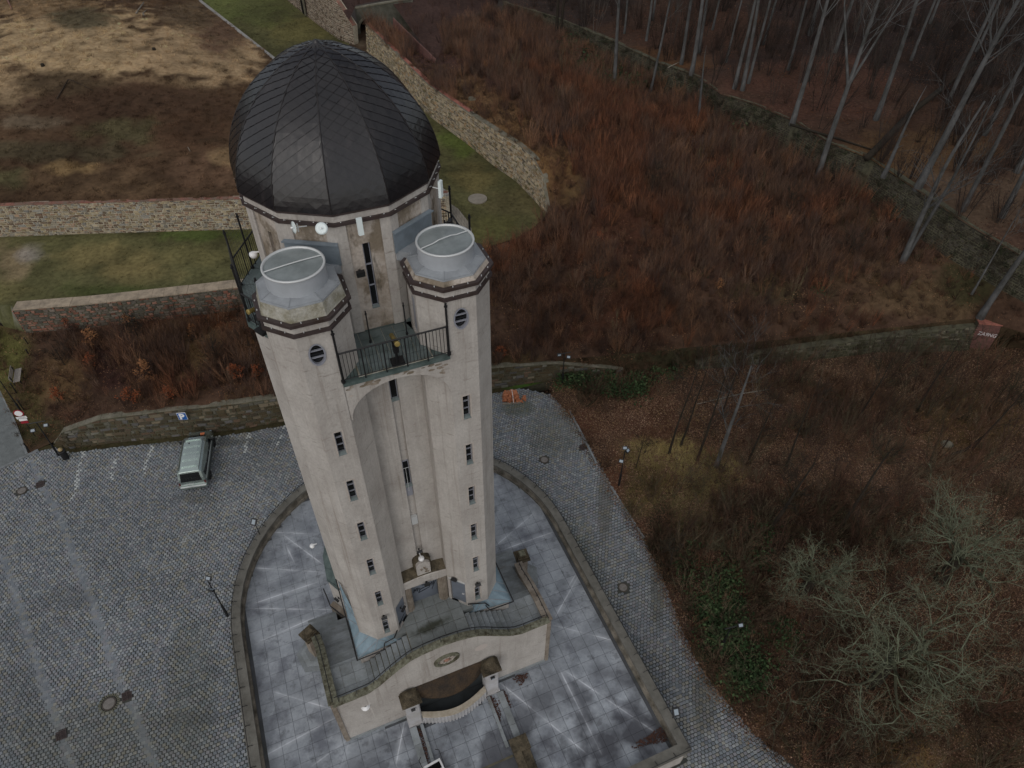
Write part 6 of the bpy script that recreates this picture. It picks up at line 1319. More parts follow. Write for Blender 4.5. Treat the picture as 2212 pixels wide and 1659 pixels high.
# sections from the rear (x=0) to the nose; (x, half width low, half width waist, half width roof, z bottom, z waist, z roof)
sec = [(0.0, .84, .86, .80, .50, 1.00, 1.05), (.04, .88, .90, .74, .34, 1.02, 1.35), (.22, .90, .92, .72, .30, 1.06, 1.88), (.5, .91, .93, .73, .28, 1.08, 1.93), (1.6, .92, .94, .74, .28, 1.08, 1.95), (2.9, .92, .94, .74, .28, 1.08, 1.94), (3.35, .92, .93, .73, .28, 1.06, 1.88), (3.75, .92, .92, .70, .28, 1.04, 1.55), (4.15, .91, .90, .66, .28, 1.02, 1.20), (4.6, .86, .84, .60, .30, .92, 1.02), (4.82, .74, .72, .5, .36, .78, .84), (4.88, .6, .58, .4, .42, .62, .66)]
prof_v = lambda s: [(-s[1], s[4]), (-s[1]-.02, s[4]+.2), (-s[2], s[5]), (-(s[2]*.35+s[3]*.65)-.02, s[5]+(s[6]-s[5])*.82), (-s[3]+.06, s[6]-.02), (-s[3]*.5, s[6]+.02), (s[3]*.5, s[6]+.02), (s[3]-.06, s[6]-.02), ((s[2]*.35+s[3]*.65)+.02, s[5]+(s[6]-s[5])*.82), (s[2], s[5]), (s[1]+.02, s[4]+.2), (s[1], s[4])]
m = MB(); vs = []
for s_ in sec: vs += [(s_[0], y, z) for y, z in prof_v(s_)]
k = 12; fs = [(i*k+j, (i+1)*k+j, (i+1)*k+(j+1) % k, i*k+(j+1) % k) for i in range(len(sec)-1) for j in range(k)]
m.add(vs, fs + [tuple(range(k-1, -1, -1)), tuple((len(sec)-1)*k+j for j in range(k))]); body = ob('body', m, MT['van'], van)
bv = body.modifiers.new('soft', 'BEVEL'); bv.width = .03; bv.segments = 2; bv.limit_method = 'ANGLE'; bv.angle_limit = R(25)
def side_win(s_, x0, x1, z0=1.12, z1=1.74, sl=0.0):
    yb, yt = .952, .80; m = MB(); m.add([(x0, s_*yb, z0), (x1, s_*yb, z0), (x1-sl, s_*yt, z1), (x0+.03, s_*yt, z1)], [(0,1,2,3)]); return ob('side_window', m, MT['glass'], van)
for s_ in (-1, 1):
    for x0, x1, sl in ((.35, 1.35, 0), (1.42, 2.45, 0), (2.55, 3.62, .38)): side_win(s_, x0, x1, sl=sl)
    ob('side_trim', MB().box(.3, 4.2, s_*.945-.02, s_*.945+.02, .56, .66), MT['van_trim'], van); ob('sill_line', MB().box(.2, 4.1, s_*.95-.012, s_*.95+.012, .98, 1.0), MT['alu'], van)
    mi = ob('mirror', MB().box(3.42, 3.56, min(s_*.95, s_*1.18), max(s_*.95, s_*1.18), 1.18, 1.38), MT['van_trim'], van)
    for x0 in (.95, 3.95):
        w_ = ob('wheel', MB().lathe([(.2, -.1), (.33, -.1), (.34, -.05), (.34, .05), (.33, .1), (.2, .1)], 20), MT['tyre'], van); w_.rotation_euler = (R(90), 0, 0); w_.location = (x0, s_*.86, .34); ob('rim', MB().lathe([(.2, -.09), (.2, .09), (.05, .10), (.01, .10)], 14), MT['rim'], w_)
    ob('tail_light', MB().box(-.01, .1, min(s_*.80, s_*.90), max(s_*.80, s_*.90), .72, 1.02), M('dark tail light', (.10, .02, .02), rough=.3) if s_ < 0 else bpy.data.materials['dark tail light'], van); ob('roof_groove', MB().box(.35, 3.2, s_*.66-.012, s_*.66+.012, 1.925, 1.955), MT['van_trim'], van)
    ob('headlight', MB().box(4.6, 4.80, min(s_*.52, s_*.78), max(s_*.52, s_*.78), .70, .84), MT['lamp_glass'], van)
m = MB(); m.add([(.012, -.70, 1.10), (.012, .70, 1.10), (.185, .62, 1.76), (.185, -.62, 1.76)], [(0,1,2,3)]); m.v = [(x-.04, y, z+.01) for x, y, z in m.v]; ob('rear_window', m, MT['glass'], van)
m = MB(); m.add([(4.12, -.70, 1.24), (4.12, .70, 1.24), (3.42, .64, 1.87), (3.42, -.64, 1.87)], [(0,1,2,3)]); m.v = [(x+.03, y, z+.025) for x, y, z in m.v]; ob('windscreen', m, MT['glass'], van)
ob('rear_bumper', MB().box(-.14, .06, -.88, .88, .42, .60), MT['van'], van); ob('bumper_strip', MB().box(-.15, -.02, -.86, .86, .60, .63), MT['alu'], van); ob('number_plate', MB().box(-.045, -.02, -.10, .42, .78, .88), MT['plate'], van); ob('front_bumper', MB().box(4.78, 4.96, -.78, .78, .34, .58), MT['van_trim'], van)
for x0 in (.55, 1.15, 1.75, 2.35, 2.95): 
    for dx in (0, .1): ob('roof_rib', MB().box(x0+dx, x0+dx+.02, -.52, .52, 1.94, 1.972), MT['van'], van)
ob('aerial', MB().lathe([(.05, 1.96), (.045, 2.0), (.01, 2.02)], 8, (2.75, .25)), MT['van_trim'], van); ob('paper', MB().box(3.88, 4.06, -.55, -.25, 1.48, 1.485), MT['orange'], van); ob('wiper', MB().tube((3.9, -.6, 1.50), (4.1, -.1, 1.33), .012, n=4), MT['van_trim'], van)



# ------------------------------------------------------------------ vegetation
HID = bpy.data.collections.new('cuttings')
def strips(segs, wd):
    """segs: list of (p, q, w0, w1) thin blades as flat ribbons turned at random"""
    V = []; F = []
    for p, q, w0, w1 in segs:
        p, q = Vector(p), Vector(q); d = (q-p)
        if d.length < 1e-5: continue
        u = d.normalized().cross(Vector((random.gauss(0, 1), random.gauss(0, 1), random.gauss(0, 1)))).normalized()
        o = len(V); V += [p-u*w0, p+u*w0, q+u*w1, q-u*w1]; F.append((o, o+1, o+2, o+3))
    return V, F
def proto(name, V, F, mat=None):
    me = bpy.data.meshes.new(name); me.from_pydata([tuple(v) for v in V], [], F); me.materials.append(mat or MT['veg']); me.update()
    o = bpy.data.objects.new(name, me); return o
def collection(name, objs):
    c = bpy.data.collections.new(name)
    for o in objs: c.objects.link(o)
    return c
def mk_shrub(h, n, spread, lean=0.0, tw_=5, w=.011):
    segs = []
    for i in range(n):
        a = random.uniform(0, 2*math.pi); r = random.uniform(0, .22); b = Vector((math.cos(a)*r, math.sin(a)*r, 0)); d = Vector((math.cos(a)*spread*random.uniform(.2, 1), math.sin(a)*spread*random.uniform(.2, 1), 1)).normalized(); L = h*random.uniform(.55, 1)
        m_ = b + d*L*.5; e = b + d*L + Vector((random.gauss(0, .06), random.gauss(0, .06), 0)); segs += [(b, m_, w, w*.7), (m_, e, w*.7, w*.3)]
        for k in range(tw_):
            t = random.uniform(.3, .95); q = b.lerp(e, t); dd = (d + Vector((random.gauss(0, .35), random.gauss(0, .35), random.uniform(0, .3)))).normalized(); segs.append((q, q + dd*L*random.uniform(.15, .35), w*.5, w*.25))
    return strips(segs, w)
def mk_tuft(n, h, r, w=.012, droop=.5):
    segs = []
    for i in range(n):
        a = random.uniform(0, 2*math.pi); rr = r*math.sqrt(random.random()); b = Vector((math.cos(a)*rr, math.sin(a)*rr, 0)); d = Vector((random.gauss(0, droop), random.gauss(0, droop), 1)).normalized(); L = h*random.uniform(.5, 1.1); segs.append((b, b + d*L, w, w*.3))
    return strips(segs, w)
def mk_leaves(n, r, h, s, flat=.3):
    V = []; F = []
    for i in range(n):
        a = random.uniform(0, 2*math.pi); rr = r*math.sqrt(random.random()); c = Vector((math.cos(a)*rr, math.sin(a)*rr, random.uniform(0, h)*(1-rr/r*.6) + .02)); nrm = Vector((random.gauss(0, flat), random.gauss(0, flat), 1)).normalized(); u = nrm.orthogonal().normalized(); u.rotate(Matrix.Rotation(random.uniform(0, 6.28), 3, nrm)); v = nrm.cross(u); q = s*random.uniform(.6, 1.3)
        o = len(V); V += [c-u*q, c-v*q*.6, c+u*q, c+v*q*.6]; F.append((o, o+1, o+2, o+3))
    return V, F
SHR = collection('shrub_cuttings', [proto('cutting', *mk_shrub(1.6, 16, .28)) for _ in range(3)] + [proto('cutting', *mk_shrub(1.9, 20, .40)) for _ in range(3)])
BRM = collection('bramble_cuttings', [proto('cutting', *mk_shrub(.9, 16, 1.1, tw_=6, w=.013)) for _ in range(4)])
TUF = collection('tuft_cuttings', [proto('cutting', *mk_tuft(26, .30, .34, droop=.7)) for _ in range(4)])
TALL = collection('tall_cuttings', [proto('cutting', *mk_shrub(4.2, 5, .28, tw_=14, w=.018)) for _ in range(5)])
NET_ = collection('twig_cuttings', [proto('cutting', *mk_shrub(2.2, 12, .9, tw_=9, w=.010)) for _ in range(4)])
LEF = collection('leaf_cuttings', [proto('cutting', *mk_leaves(16, .7, .03, .052)) for _ in range(4)])
IVY = collection('ivy_cuttings', [proto('cutting', *mk_leaves(44, .5, .75, .065, .7)) for _ in range(4)])
def scatter(name, coll, P, scale, tint, label=None, tilt=.12):
    n = len(P); me = bpy.data.meshes.new(name); me.vertices.add(n); me.vertices.foreach_set('co', np.asarray(P, np.float32).ravel())
    def at_(nm, ty, key, arr): a = me.attributes.new(nm, ty, 'POINT'); a.data.foreach_set(key, np.asarray(arr, np.float32).ravel())
    at_('rot', 'FLOAT_VECTOR', 'vector', np.c_[rng.normal(0, tilt, n), rng.normal(0, tilt, n), rng.uniform(0, 6.28, n)]); at_('scl', 'FLOAT', 'value', scale)
    at_('tint', 'FLOAT_COLOR', 'color', np.c_[np.clip(tint, .003, .6), np.ones(n)])
    o = bpy.data.objects.new(name, me); S.collection.objects.link(o); o['kind'] = 'stuff'
    if label: o['label'] = label
    g = bpy.data.node_groups.new(name, 'GeometryNodeTree'); g.interface.new_socket('Geometry', in_out='INPUT', socket_type='NodeSocketGeometry'); g.interface.new_socket('Geometry', in_out='OUTPUT', socket_type='NodeSocketGeometry')
    N, L = g.nodes, g.links; gi = N.new('NodeGroupInput'); go = N.new('NodeGroupOutput'); ci = N.new('GeometryNodeCollectionInfo'); ci.inputs['Collection'].default_value = coll; ci.inputs['Separate Children'].default_value = True; ci.inputs['Reset Children'].default_value = True
    ip = N.new('GeometryNodeInstanceOnPoints'); ip.inputs['Pick Instance'].default_value = True
    ra = N.new('GeometryNodeInputNamedAttribute'); ra.data_type = 'FLOAT_VECTOR'; ra.inputs[0].default_value = 'rot'; sa = N.new('GeometryNodeInputNamedAttribute'); sa.data_type = 'FLOAT'; sa.inputs[0].default_value = 'scl'
    e2r = N.new('FunctionNodeEulerToRotation'); L.new(ra.outputs[0], e2r.inputs[0])
    L.new(gi.outputs[0], ip.inputs['Points']); L.new(ci.outputs[0], ip.inputs['Instance']); L.new(e2r.outputs[0], ip.inputs['Rotation']); L.new(sa.outputs[0], ip.inputs['Scale']); L.new(ip.outputs[0], go.inputs[0])
    md = o.modifiers.new('scatter', 'NODES'); md.node_group = g; return o
def infield(P, pad=60): x, y = seen(P[:, 0], P[:, 1], P[:, 2]); return (x > -pad) & (x < 2212+pad) & (y > -160) & (y < 1659+pad*3), x, y
def blob(x, y, L, n=0.0):
    w_ = np.zeros(len(x))
    for b in L: d = ((x-b[0])/b[2])**2 + ((y-b[1])/b[3])**2; w_ = np.maximum(w_, sm(1.4 - d*.8 + n)*(b[4] if len(b) > 4 else 1))
    return w_
def pick(cols, n, jit=.25): a = np.array([C(*c) for c in cols])[rng.integers(0, len(cols), n)]; return a*(1 + rng.normal(0, jit, n))[:, None].clip(.4, 1.8)
# reddish scrub on the terrace and the big slope
P = terrace.sample(52000); k, x, y = infield(P); P, x, y = P[k], x[k], y[k]; nn = fbm(P[:, 0], P[:, 1], 3.0, 31)
bare = blob(x, y, [(1080, 300, 60, 70), (1180, 370, 45, 60), (1020, 215, 50, 40), (1225, 430, 45, 45), (2060, 630, 60, 70), (1960, 660, 100, 35), (1850, 640, 90, 25), (120, 850, 60, 70, 1.), (50, 850, 55, 130, 1.), (120, 960, 70, 40), (940, 150, 60, 30), (1090, 515, 70, 20), (2130, 640, 60, 50), (330, 700, 60, 25, .6)], nn*.6)
dens_ = .50 + 1.25*nn - bare*.9; dens_ = np.where(x > 1700, dens_*.75, dens_)
dens_ = np.where(y < 560, dens_+.12, dens_)
k = rng.random(len(P)) < np.clip(dens_, 0.02, 1)*.85; P2, x2, y2 = P[k], x[k], y[k]
tn = pick([(78, 56, 44), (92, 62, 44), (70, 52, 44), (100, 70, 48), (64, 50, 44), (88, 68, 54)], len(P2)); hz = (fbm(P2[:, 0], P2[:, 1], 6, 41) > .16)[:, None]; tn = np.where(hz, tn*np.array([1.2, .92, .74]), tn)
sc = rng.uniform(.6, 1.25, len(P2)) * np.where(y2 < 560, 1.1, .95) * (1 + .4*fbm(P2[:, 0], P2[:, 1], 5, 43)); sc = np.where(x2 < 700, sc*1.12, sc)
tn = (tn*.84 + tn.mean(1, keepdims=True)*.18)*np.where(y2 < 620, 1.32, 1.12)[:, None]
scatter('red_twig_scrub', SHR, P2, sc*np.where(x2<250, .7, 1), tn*.92, 'reddish brown leafless scrub covering the terraces')
k = rng.random(len(P)) < .26; P3 = P[k]; scatter('bramble_scrub', BRM, P3, rng.uniform(.4, 1.0, len(P3)), pick([(72, 52, 42), (60, 46, 38), (84, 66, 48), (52, 40, 34)], len(P3)), 'low tangled brambles between the scrub')
# straw grass on the hill, dry tufts elsewhere
P = hill.sample(40000); k, x, y = infield(P); P, x, y = P[k], x[k], y[k]; cf = COLHILL(P)
tn = cf*(1.25 + rng.normal(0, .38, len(P)))[:, None]; scatter('dry_grass', TUF, P, rng.uniform(.5, 1.3, len(P)), tn, 'dry straw coloured and brown grass tufts on the hill', .25)
P = moat.sample(26000); k, x, y = infield(P); P, x, y = P[k], x[k], y[k]; cf = COLGRASS(P); scatter('lawn_grass', TUF, P, rng.uniform(.25, .55, len(P)), cf*(1.2 + rng.normal(0, .3, len(P)))[:, None], 'short green and straw grass on the lawn', .2)
P = terrace.sample(24000); k, x, y = infield(P); P, x, y = P[k], x[k], y[k]; cf = COLTERR(P); g_ = blob(x, y, [(1080, 300, 60, 70), (1180, 370, 45, 60), (1020, 215, 50, 40), (1225, 430, 45, 45), (330, 700, 70, 30), (420, 760, 80, 50), (40, 850, 60, 130), (1880, 600, 120, 50), (2000, 640, 110, 50), (1500, 640, 300, 60, .5)], 0)
k = rng.random(len(P)) < .25 + .7*g_; scatter('terrace_grass', TUF, P[k], rng.uniform(.5, 1.4, k.sum()), cf[k]*(1.3 + rng.normal(0, .3, k.sum()))[:, None], 'dry grass tufts between scrub', .3)
# leaf litter
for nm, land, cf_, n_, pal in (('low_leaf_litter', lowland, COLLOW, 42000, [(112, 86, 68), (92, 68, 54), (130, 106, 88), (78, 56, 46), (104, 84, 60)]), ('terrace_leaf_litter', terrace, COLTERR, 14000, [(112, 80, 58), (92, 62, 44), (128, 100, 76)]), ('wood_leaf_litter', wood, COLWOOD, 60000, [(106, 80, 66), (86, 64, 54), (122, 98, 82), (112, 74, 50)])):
    P = land.sample(n_); k, x, y = infield(P); P, x, y = P[k], x[k], y[k]
    if nm[0] == 'l': q = blob(x, y, [(1560, 1320, 60, 110), (1620, 1450, 50, 60), (1760, 1130, 110, 60, .6)]); k = rng.random(len(P)) > q*.85; P = P[k]
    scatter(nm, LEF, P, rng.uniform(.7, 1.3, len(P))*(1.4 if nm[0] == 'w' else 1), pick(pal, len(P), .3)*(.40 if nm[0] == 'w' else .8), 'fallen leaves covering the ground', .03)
# straw and brambles in the low wood
P = lowland.sample(22000); k, x, y = infield(P); P, x, y = P[k], x[k], y[k]; cf = COLLOW(P); g_ = blob(x, y, [(1430, 985, 75, 60), (1530, 1010, 60, 40), (1400, 1050, 50, 60), (1500, 1120, 60, 70), (2100, 900, 120, 60, .5), (1960, 1620, 70, 30, .7)], 0)
k = rng.random(len(P)) < g_; scatter('lane_side_grass', TUF, P[k], rng.uniform(.6, 1.5, k.sum()), cf[k]*(1.5 + rng.normal(0, .25, k.sum()))[:, None], 'long straw grass beside the lane', .35)
g_ = blob(x, y, [(1700, 880, 200, 60, .2), (1760, 1130, 140, 80, .45), (1900, 850, 200, 70, .12), (1800, 1500, 220, 160, .3), (2050, 1560, 200, 110, .2), (1600, 1180, 80, 120, .5), (1450, 1200, 40, 70, .7), (1600, 1350, 90, 120, .5), (1400, 860, 150, 40, .3)]); k = rng.random(len(P)) < .03 + g_*.75; k &= blob(x, y, [(1500, 890, 170, 70), (1400, 930, 90, 50)]) < .5;  k &= blob(x, y, [(1430, 985, 70, 50), (1560, 1320, 50, 95), (1620, 1450, 40, 50)]) < .4
scatter('thorny_undergrowth', BRM, P[k], rng.uniform(.7, 1.7, k.sum()), pick([(70, 54, 44), (60, 48, 38), (84, 64, 50), (64, 60, 44)], k.sum()), 'dark thorny undergrowth in the low wood')
k = rng.random(len(P)) < blob(x, y, [(1560, 1320, 45, 90), (1620, 1450, 40, 50, .8), (1490, 1225, 22, 50, .6), (1350, 835, 70, 22, .5), (1410, 800, 60, 20, .4), (1280, 828, 60, 14, .8), (1200, 822, 40, 10, .5), (1700, 1380, 40, 40, .3), (1650, 1180, 30, 40, .25)]); 
scatter('ivy', IVY, P[k], rng.uniform(.9, 1.9, k.sum()), pick([(44, 60, 36), (36, 50, 30), (58, 72, 46)], k.sum()), 'dark green ivy spreading over the ground', .3)
P = terrace.sample(14000); k, x, y = infield(P); P, x, y = P[k], x[k], y[k]; k = rng.random(len(P)) < blob(x, y, [(1735, 600, 50, 30, .5), (1700, 660, 40, 20, .3), (1480, 590, 80, 30, .10), (1420, 640, 60, 30, .10), (1350, 740, 60, 20, .15), (1330, 150, 90, 45, .8), (1270, 110, 60, 40, .7), (1480, 200, 14, 30, .9), (1600, 275, 25, 30, .6), (1405, 120, 14, 40, .8), (1970, 520, 60, 30, .4), (2060, 560, 60, 25, .5), (875, 75, 14, 14, .6), (1280, 705, 80, 10, .1)])
scatter('green_bramble', IVY, P[k], rng.uniform(.5, 1.2, k.sum())*np.where(y[k] < 300, 2.6, 1), pick([(52, 66, 44), (40, 52, 32), (44, 58, 38)], k.sum()), 'green brambles and ivy among the scrub', .3)
# rough weeds along the lane edge and the foot of the parking wall
P = strip.sample(1800); scatter('verge_grass', TUF, P, rng.uniform(.3, .7, len(P)), pick([(66, 60, 38), (54, 62, 34), (78, 62, 42)], len(P)), 'grass along the wall foot')
P = upper.sample(500); scatter('upper_bank_scrub', SHR, P, rng.uniform(.5, 1.1, len(P)), pick([(72, 54, 46), (60, 46, 42)], len(P)), 'twiggy scrub on the bank above the tunnel')
P = bank.sample(2600); scatter('bank_scrub', BRM, P, rng.uniform(.5, 1.3, len(P)), pick([(66, 54, 42), (56, 54, 38), (80, 60, 46)], len(P)), 'rough brambles on the terrace bank')
# thin saplings and tangled twigs over the low wood
P = lowland.sample(9000); k, x, y = infield(P, 80); P, x, y = P[k], x[k], y[k]; g_ = blob(x, y, [(1800, 880, 420, 110, .20), (1600, 1100, 200, 150, .12), (2000, 1150, 300, 250, .09), (1950, 1500, 320, 180, .10), (1400, 880, 120, 60, .02)]) * (1 - blob(x, y, [(1430, 985, 80, 60), (1330, 1000, 40, 120, .8)]))
k = rng.random(len(P)) < g_*.7; scatter('thin_saplings', TALL, P[k], rng.uniform(.5, 1.25, k.sum()), pick([(66, 50, 42), (54, 42, 36), (76, 56, 44), (60, 56, 44)], k.sum()), 'thin leafless saplings of the low wood', .10)
P = lowland.sample(14000); k, x, y = infield(P, 80); P, x, y = P[k], x[k], y[k]; g_ = blob(x, y, [(1750, 1100, 350, 200, .30), (2000, 1250, 350, 300, .25), (1900, 1550, 380, 200, .34), (1600, 1250, 150, 250, .5), (1450, 840, 180, 30, .15), (1900, 850, 350, 90, .12)]) * (1 - blob(x, y, [(1430, 985, 85, 65), (1330, 1000, 40, 120, .8), (1500, 1110, 50, 50, .8)]))
k = rng.random(len(P)) < g_*.5; scatter('tangled_twigs', NET_, P[k], rng.uniform(.5, 1.1, k.sum()), pick([(86, 72, 60), (70, 58, 50), (98, 86, 70), (78, 76, 60), (92, 64, 50)], k.sum()), 'tangled bare twigs and brambles over the leaf litter', .2)
P = wood.sample(7000); k, x, y = infield(P, 100); P = P[k]; k = rng.random(len(P)) < .30
scatter('wood_saplings', TALL, P[k], rng.uniform(.8, 2.2, k.sum()), pick([(58, 52, 48), (50, 44, 40), (66, 60, 56)], k.sum())*.8, 'thin leafless saplings of the upper wood', .08)
P = terrace.sample(5000); k, x, y = infield(P, 60); P, x, y = P[k], x[k], y[k]; k = rng.random(len(P)) < blob(x, y, [(1700, 380, 300, 60, .25), (1300, 200, 200, 60, .3), (1990, 560, 120, 50, .12), (1400, 700, 200, 30, .15), (1650, 600, 250, 80, .06)]); scatter('tall_red_twigs', TALL, P[k], rng.uniform(.5, .9, k.sum()), pick([(92, 66, 48), (78, 58, 46), (84, 76, 58)], k.sum()), 'tall thin leafless stems in the scrub', .08)
q5 = rng.uniform(0, len(W5)-1.01, 1500); i5 = q5.astype(int); f5 = (q5-i5)[:, None]; w5a, w5b = np.array(W5), np.array(W5T); bb_ = w5a[i5]*(1-f5)+w5a[i5+1]*f5; tt_ = w5b[i5]*(1-f5)+w5b[i5+1]*f5; h5 = rng.random(1500)[:, None]**.7; P = bb_*(1-h5)+tt_*h5; P[:, 1] -= .25
P = P[rng.random(1500) < .35 + .5*(fbm(P[:, 0], P[:, 1], 5, 77) > 0)]; scatter('wall_creeper', BRM, P, rng.uniform(.3, .8, len(P)), pick([(58, 50, 42), (50, 48, 38), (66, 60, 50), (44, 50, 34)], len(P)), 'leafless creeper and ivy hanging over the grey wall', .6)
le = []
for a_, b_ in zip(WRE, WRE[1:]):
    for _ in range(int(math.dist(a_[:2], b_[:2])*9)): t_ = random.random(); le.append((a_[0]+(b_[0]-a_[0])*t_ + random.gauss(-.05, .28), a_[1]+(b_[1]-a_[1])*t_ + random.gauss(-.05, .28), a_[2]+(b_[2]-a_[2])*t_ + .02))
P = np.array(le); scatter('edge_leaf_litter', LEF, P, rng.uniform(.3, .9, len(P)), pick([(96, 66, 50), (78, 52, 42), (110, 84, 64)], len(P))*.85, 'leaves blown along the lane edge', .02)
# understorey of the wood
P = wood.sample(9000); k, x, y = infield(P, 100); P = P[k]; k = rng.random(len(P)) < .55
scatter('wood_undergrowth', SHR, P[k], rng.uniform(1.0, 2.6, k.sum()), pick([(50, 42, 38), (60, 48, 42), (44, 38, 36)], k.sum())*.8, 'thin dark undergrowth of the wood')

# ------------------------------------------------------------------ trees
def limb(mb, p, d, L, r, depth, P, tips=None):
    if P.get('dark') is not None and r > .055: mb_ = P['dark']
    else: mb_ = mb
    n = P['seg']; pts = [p]; rad = [r]
    for i in range(n):
        d = (d + Vector((random.gauss(0, P['wob']), random.gauss(0, P['wob']), random.gauss(0, P['wob'])*.7 + P['up']))).normalized(); pts.append(pts[-1] + d*L/n); rad.append(r*(1-(i+1)/n*(1-P['tap'])))
    k = 6 if r > .09 else (4 if r > .03 else 3)
    for i in range(n): mb_.tube(pts[i], pts[i+1], rad[i], rad[i+1], k, cap=False)
    if depth <= 0: return
    nb = P['kids'][P['depth']-depth] if P['depth']-depth < len(P['kids']) else 2
    for b in range(nb):
        t = random.uniform(P['t0'] if depth == P['depth'] else .25, 1.0); i = min(int(t*n), n-1); q = pts[i].lerp(pts[i+1], t*n-i); ax = (pts[i+1]-pts[i]).normalized(); o = ax.orthogonal().normalized(); o.rotate(Matrix.Rotation(random.uniform(0, 6.283), 3, ax)); an = math.radians(random.uniform(*P['ang'])); nd = (ax*math.cos(an) + o*math.sin(an)).normalized()
        limb(mb, q, nd, L*random.uniform(*P['len']), max(rad[i]*P['rr'], P['rmin']), depth-1, P)
    limb(mb, pts[-1], d, L*.5, rad[-1], depth-1, P) if P.get('lead') and depth > 1 else None
def tree_crown(h, r, P, h0):
    mb = MB(); p = Vector((0, 0, h0))
    return mb
def trunk_pts(h, r, bend, tilt):
    pts = []; d = Vector((tilt[0], tilt[1], 1)).normalized(); p = Vector((0, 0, -.2)); n = 9
    for i in range(n+1): pts.append(p.copy()); d = (d + Vector((random.gauss(0, bend), random.gauss(0, bend), 0))).normalized(); p = p + d*(h+.2)/n
    return pts
BEECH = dict(seg=3, wob=.10, up=.06, tap=.35, kids=(4, 4, 3), depth=3, t0=.2, ang=(18, 50), len=(.45, .7), rr=.55, rmin=.012)
def wood_tree(px, py, z, h, r, label, tilt=(0, 0), mat='bark', snag=False, group=None, crown_from=.55, fork=False, bend=.018, n_br=14, brl=.28):
    p = at(px, py, z); t = thing('bare_tree', label, 'tree', (p[0], p[1], z), random.uniform(0, 0)); 
    if group: t['group'] = group
    pts = trunk_pts(h, r, bend, tilt); m = MB(); n = len(pts)-1
    for i in range(n):
        f0, f1 = i/n, (i+1)/n; taper = .72 if not snag else .9; m.tube(pts[i], pts[i+1], r*(1-f0*taper) * (1.25 if i == 0 else 1), r*(1-f1*taper) if not (snag and i == n-1) else .02, 8, cap=False)
    if fork:
        for s_ in (-1, 1): q = pts[int(n*.45)]; d = Vector((s_*.35, .1, 1)).normalized(); m.tube(q, q + d*h*.35, r*.5, r*.22, 6, cap=False); m.tube(q + d*h*.35, q + d*h*.35 + Vector((s_*.2, 0, 1)).normalized()*h*.3, r*.22, r*.08, 5, cap=False)
    ob('trunk', m, MT[mat], t, smooth=True)
    if not snag:
        m = MB()
        for b in range(n_br):
            f = random.uniform(crown_from, .98); i = min(int(f*n), n-1); q = pts[i].lerp(pts[i+1], f*n-i); a = random.uniform(0, 6.283); limb(m, q, Vector((math.cos(a)*.7, math.sin(a)*.7, .9)).normalized(), h*brl*random.uniform(.6, 1.1), r*.28*(1.1-f), 2, BEECH)
        ob('crown', m, MT[mat], t)
    else:
        m = MB()
        for b in range(3): f = random.uniform(.3, .9); i = int(f*n); a = random.uniform(0, 6.28); m.tube(pts[i], pts[i] + Vector((math.cos(a)*.5, math.sin(a)*.5, .5)), .05, .01, 4)
        ob('broken_branch', m, MT[mat], t)
    return t
def wz(px, py): 
    z = 9.0
    for _ in range(3): q = at(px, py, z); z = float(wood.h([q[0]], [q[1]])[0])
    return z
def tz(px, py, land=None):
    z = 5.0
    for _ in range(4): q = at(px, py, z); z = float((land or terrace).h([q[0]], [q[1]])[0])
    return z
TREES = [(1463.6, 135, .24, 18, 'pale beech trunk at wood edge, leftmost by the fallen branch'), (1501, 110, .22, 18, 'pale beech trunk behind its thicker neighbour at top centre'), (1578.6, 186, .24, 19, 'straight pale trunk at the wall left of a leaning pair'), (1596, 190, .26, 19, 'leaning pale trunk, front one of a pair at the wall'), (1608.6, 175, .20, 18, 'leaning pale trunk, rear one of a pair at the wall'),
    (1694, 145, .2, 18, 'slim grey trunk deep in the wood right of the leaning pair'), (1705, 260, .30, 20, 'stout pale leaning trunk at the wall top, upper right'), (1885, 250, .30, 20, 'stout grey trunk with few side branches left of the dark fallen trunk'), (1976.6, 397.5, .36, 20, 'thick grey trunk right of the broken pale snag'), (2074, 444.6, .24, 18, 'grey trunk behind the pale twin stems'), (2159, 457, .26, 19, 'grey trunk near right edge behind the wall'),
    (1530, 60, .17, 17, 'thin dark trunk far back at top centre'), (1640, 90, .18, 17, 'thin trunk far back left of the slim grey one'), (1740, 70, .3, 19, 'dark broad trunk far back at top right of centre'), (1795, 105, .28, 18, 'dark trunk far back behind the forked tree'), (1840, 60, .2, 18, 'thin dark trunk at top edge right of forked tree'), (1400, 40, .18, 17, 'thin ivy dark trunk at top centre left'), (1960, 120, .2, 18, 'grey trunk in twiggy haze above the fallen trunk'), (2040, 210, .26, 18, 'grey trunk in the twiggy wood above the wall bend'), (2120, 280, .24, 18, 'grey trunk near right edge in the twiggy wood'), (2190, 360, .28, 19, 'grey trunk at the right edge behind twigs'), (2000, 40, .2, 18, 'dim trunk high in the top right twigs'), (2100, 100, .2, 18, 'dim trunk near the top right corner'), (1340, 70, .16, 16, 'thin grey trunk behind the ivy bank'), (1560, 130, .15, 16, 'thin grey trunk left of the straight pale one')]
for px, py, r, h, lb in TREES: wood_tree(px, py, wz(px, py), h, r*.92, lb, tilt=(random.gauss(.01, .02), 0), crown_from=.5 if py > 200 else .6, n_br=20 if px > 1850 else 12)
wood_tree(1486, 155, wz(1486, 155), 19, .26, 'thick pale beech trunk with dark knots at top centre'); wood_tree(1761.6, 372, tz(1761, 372), 21, .30, 'tall pale forked tree growing at the wall foot', fork=True, n_br=8, bend=.012)
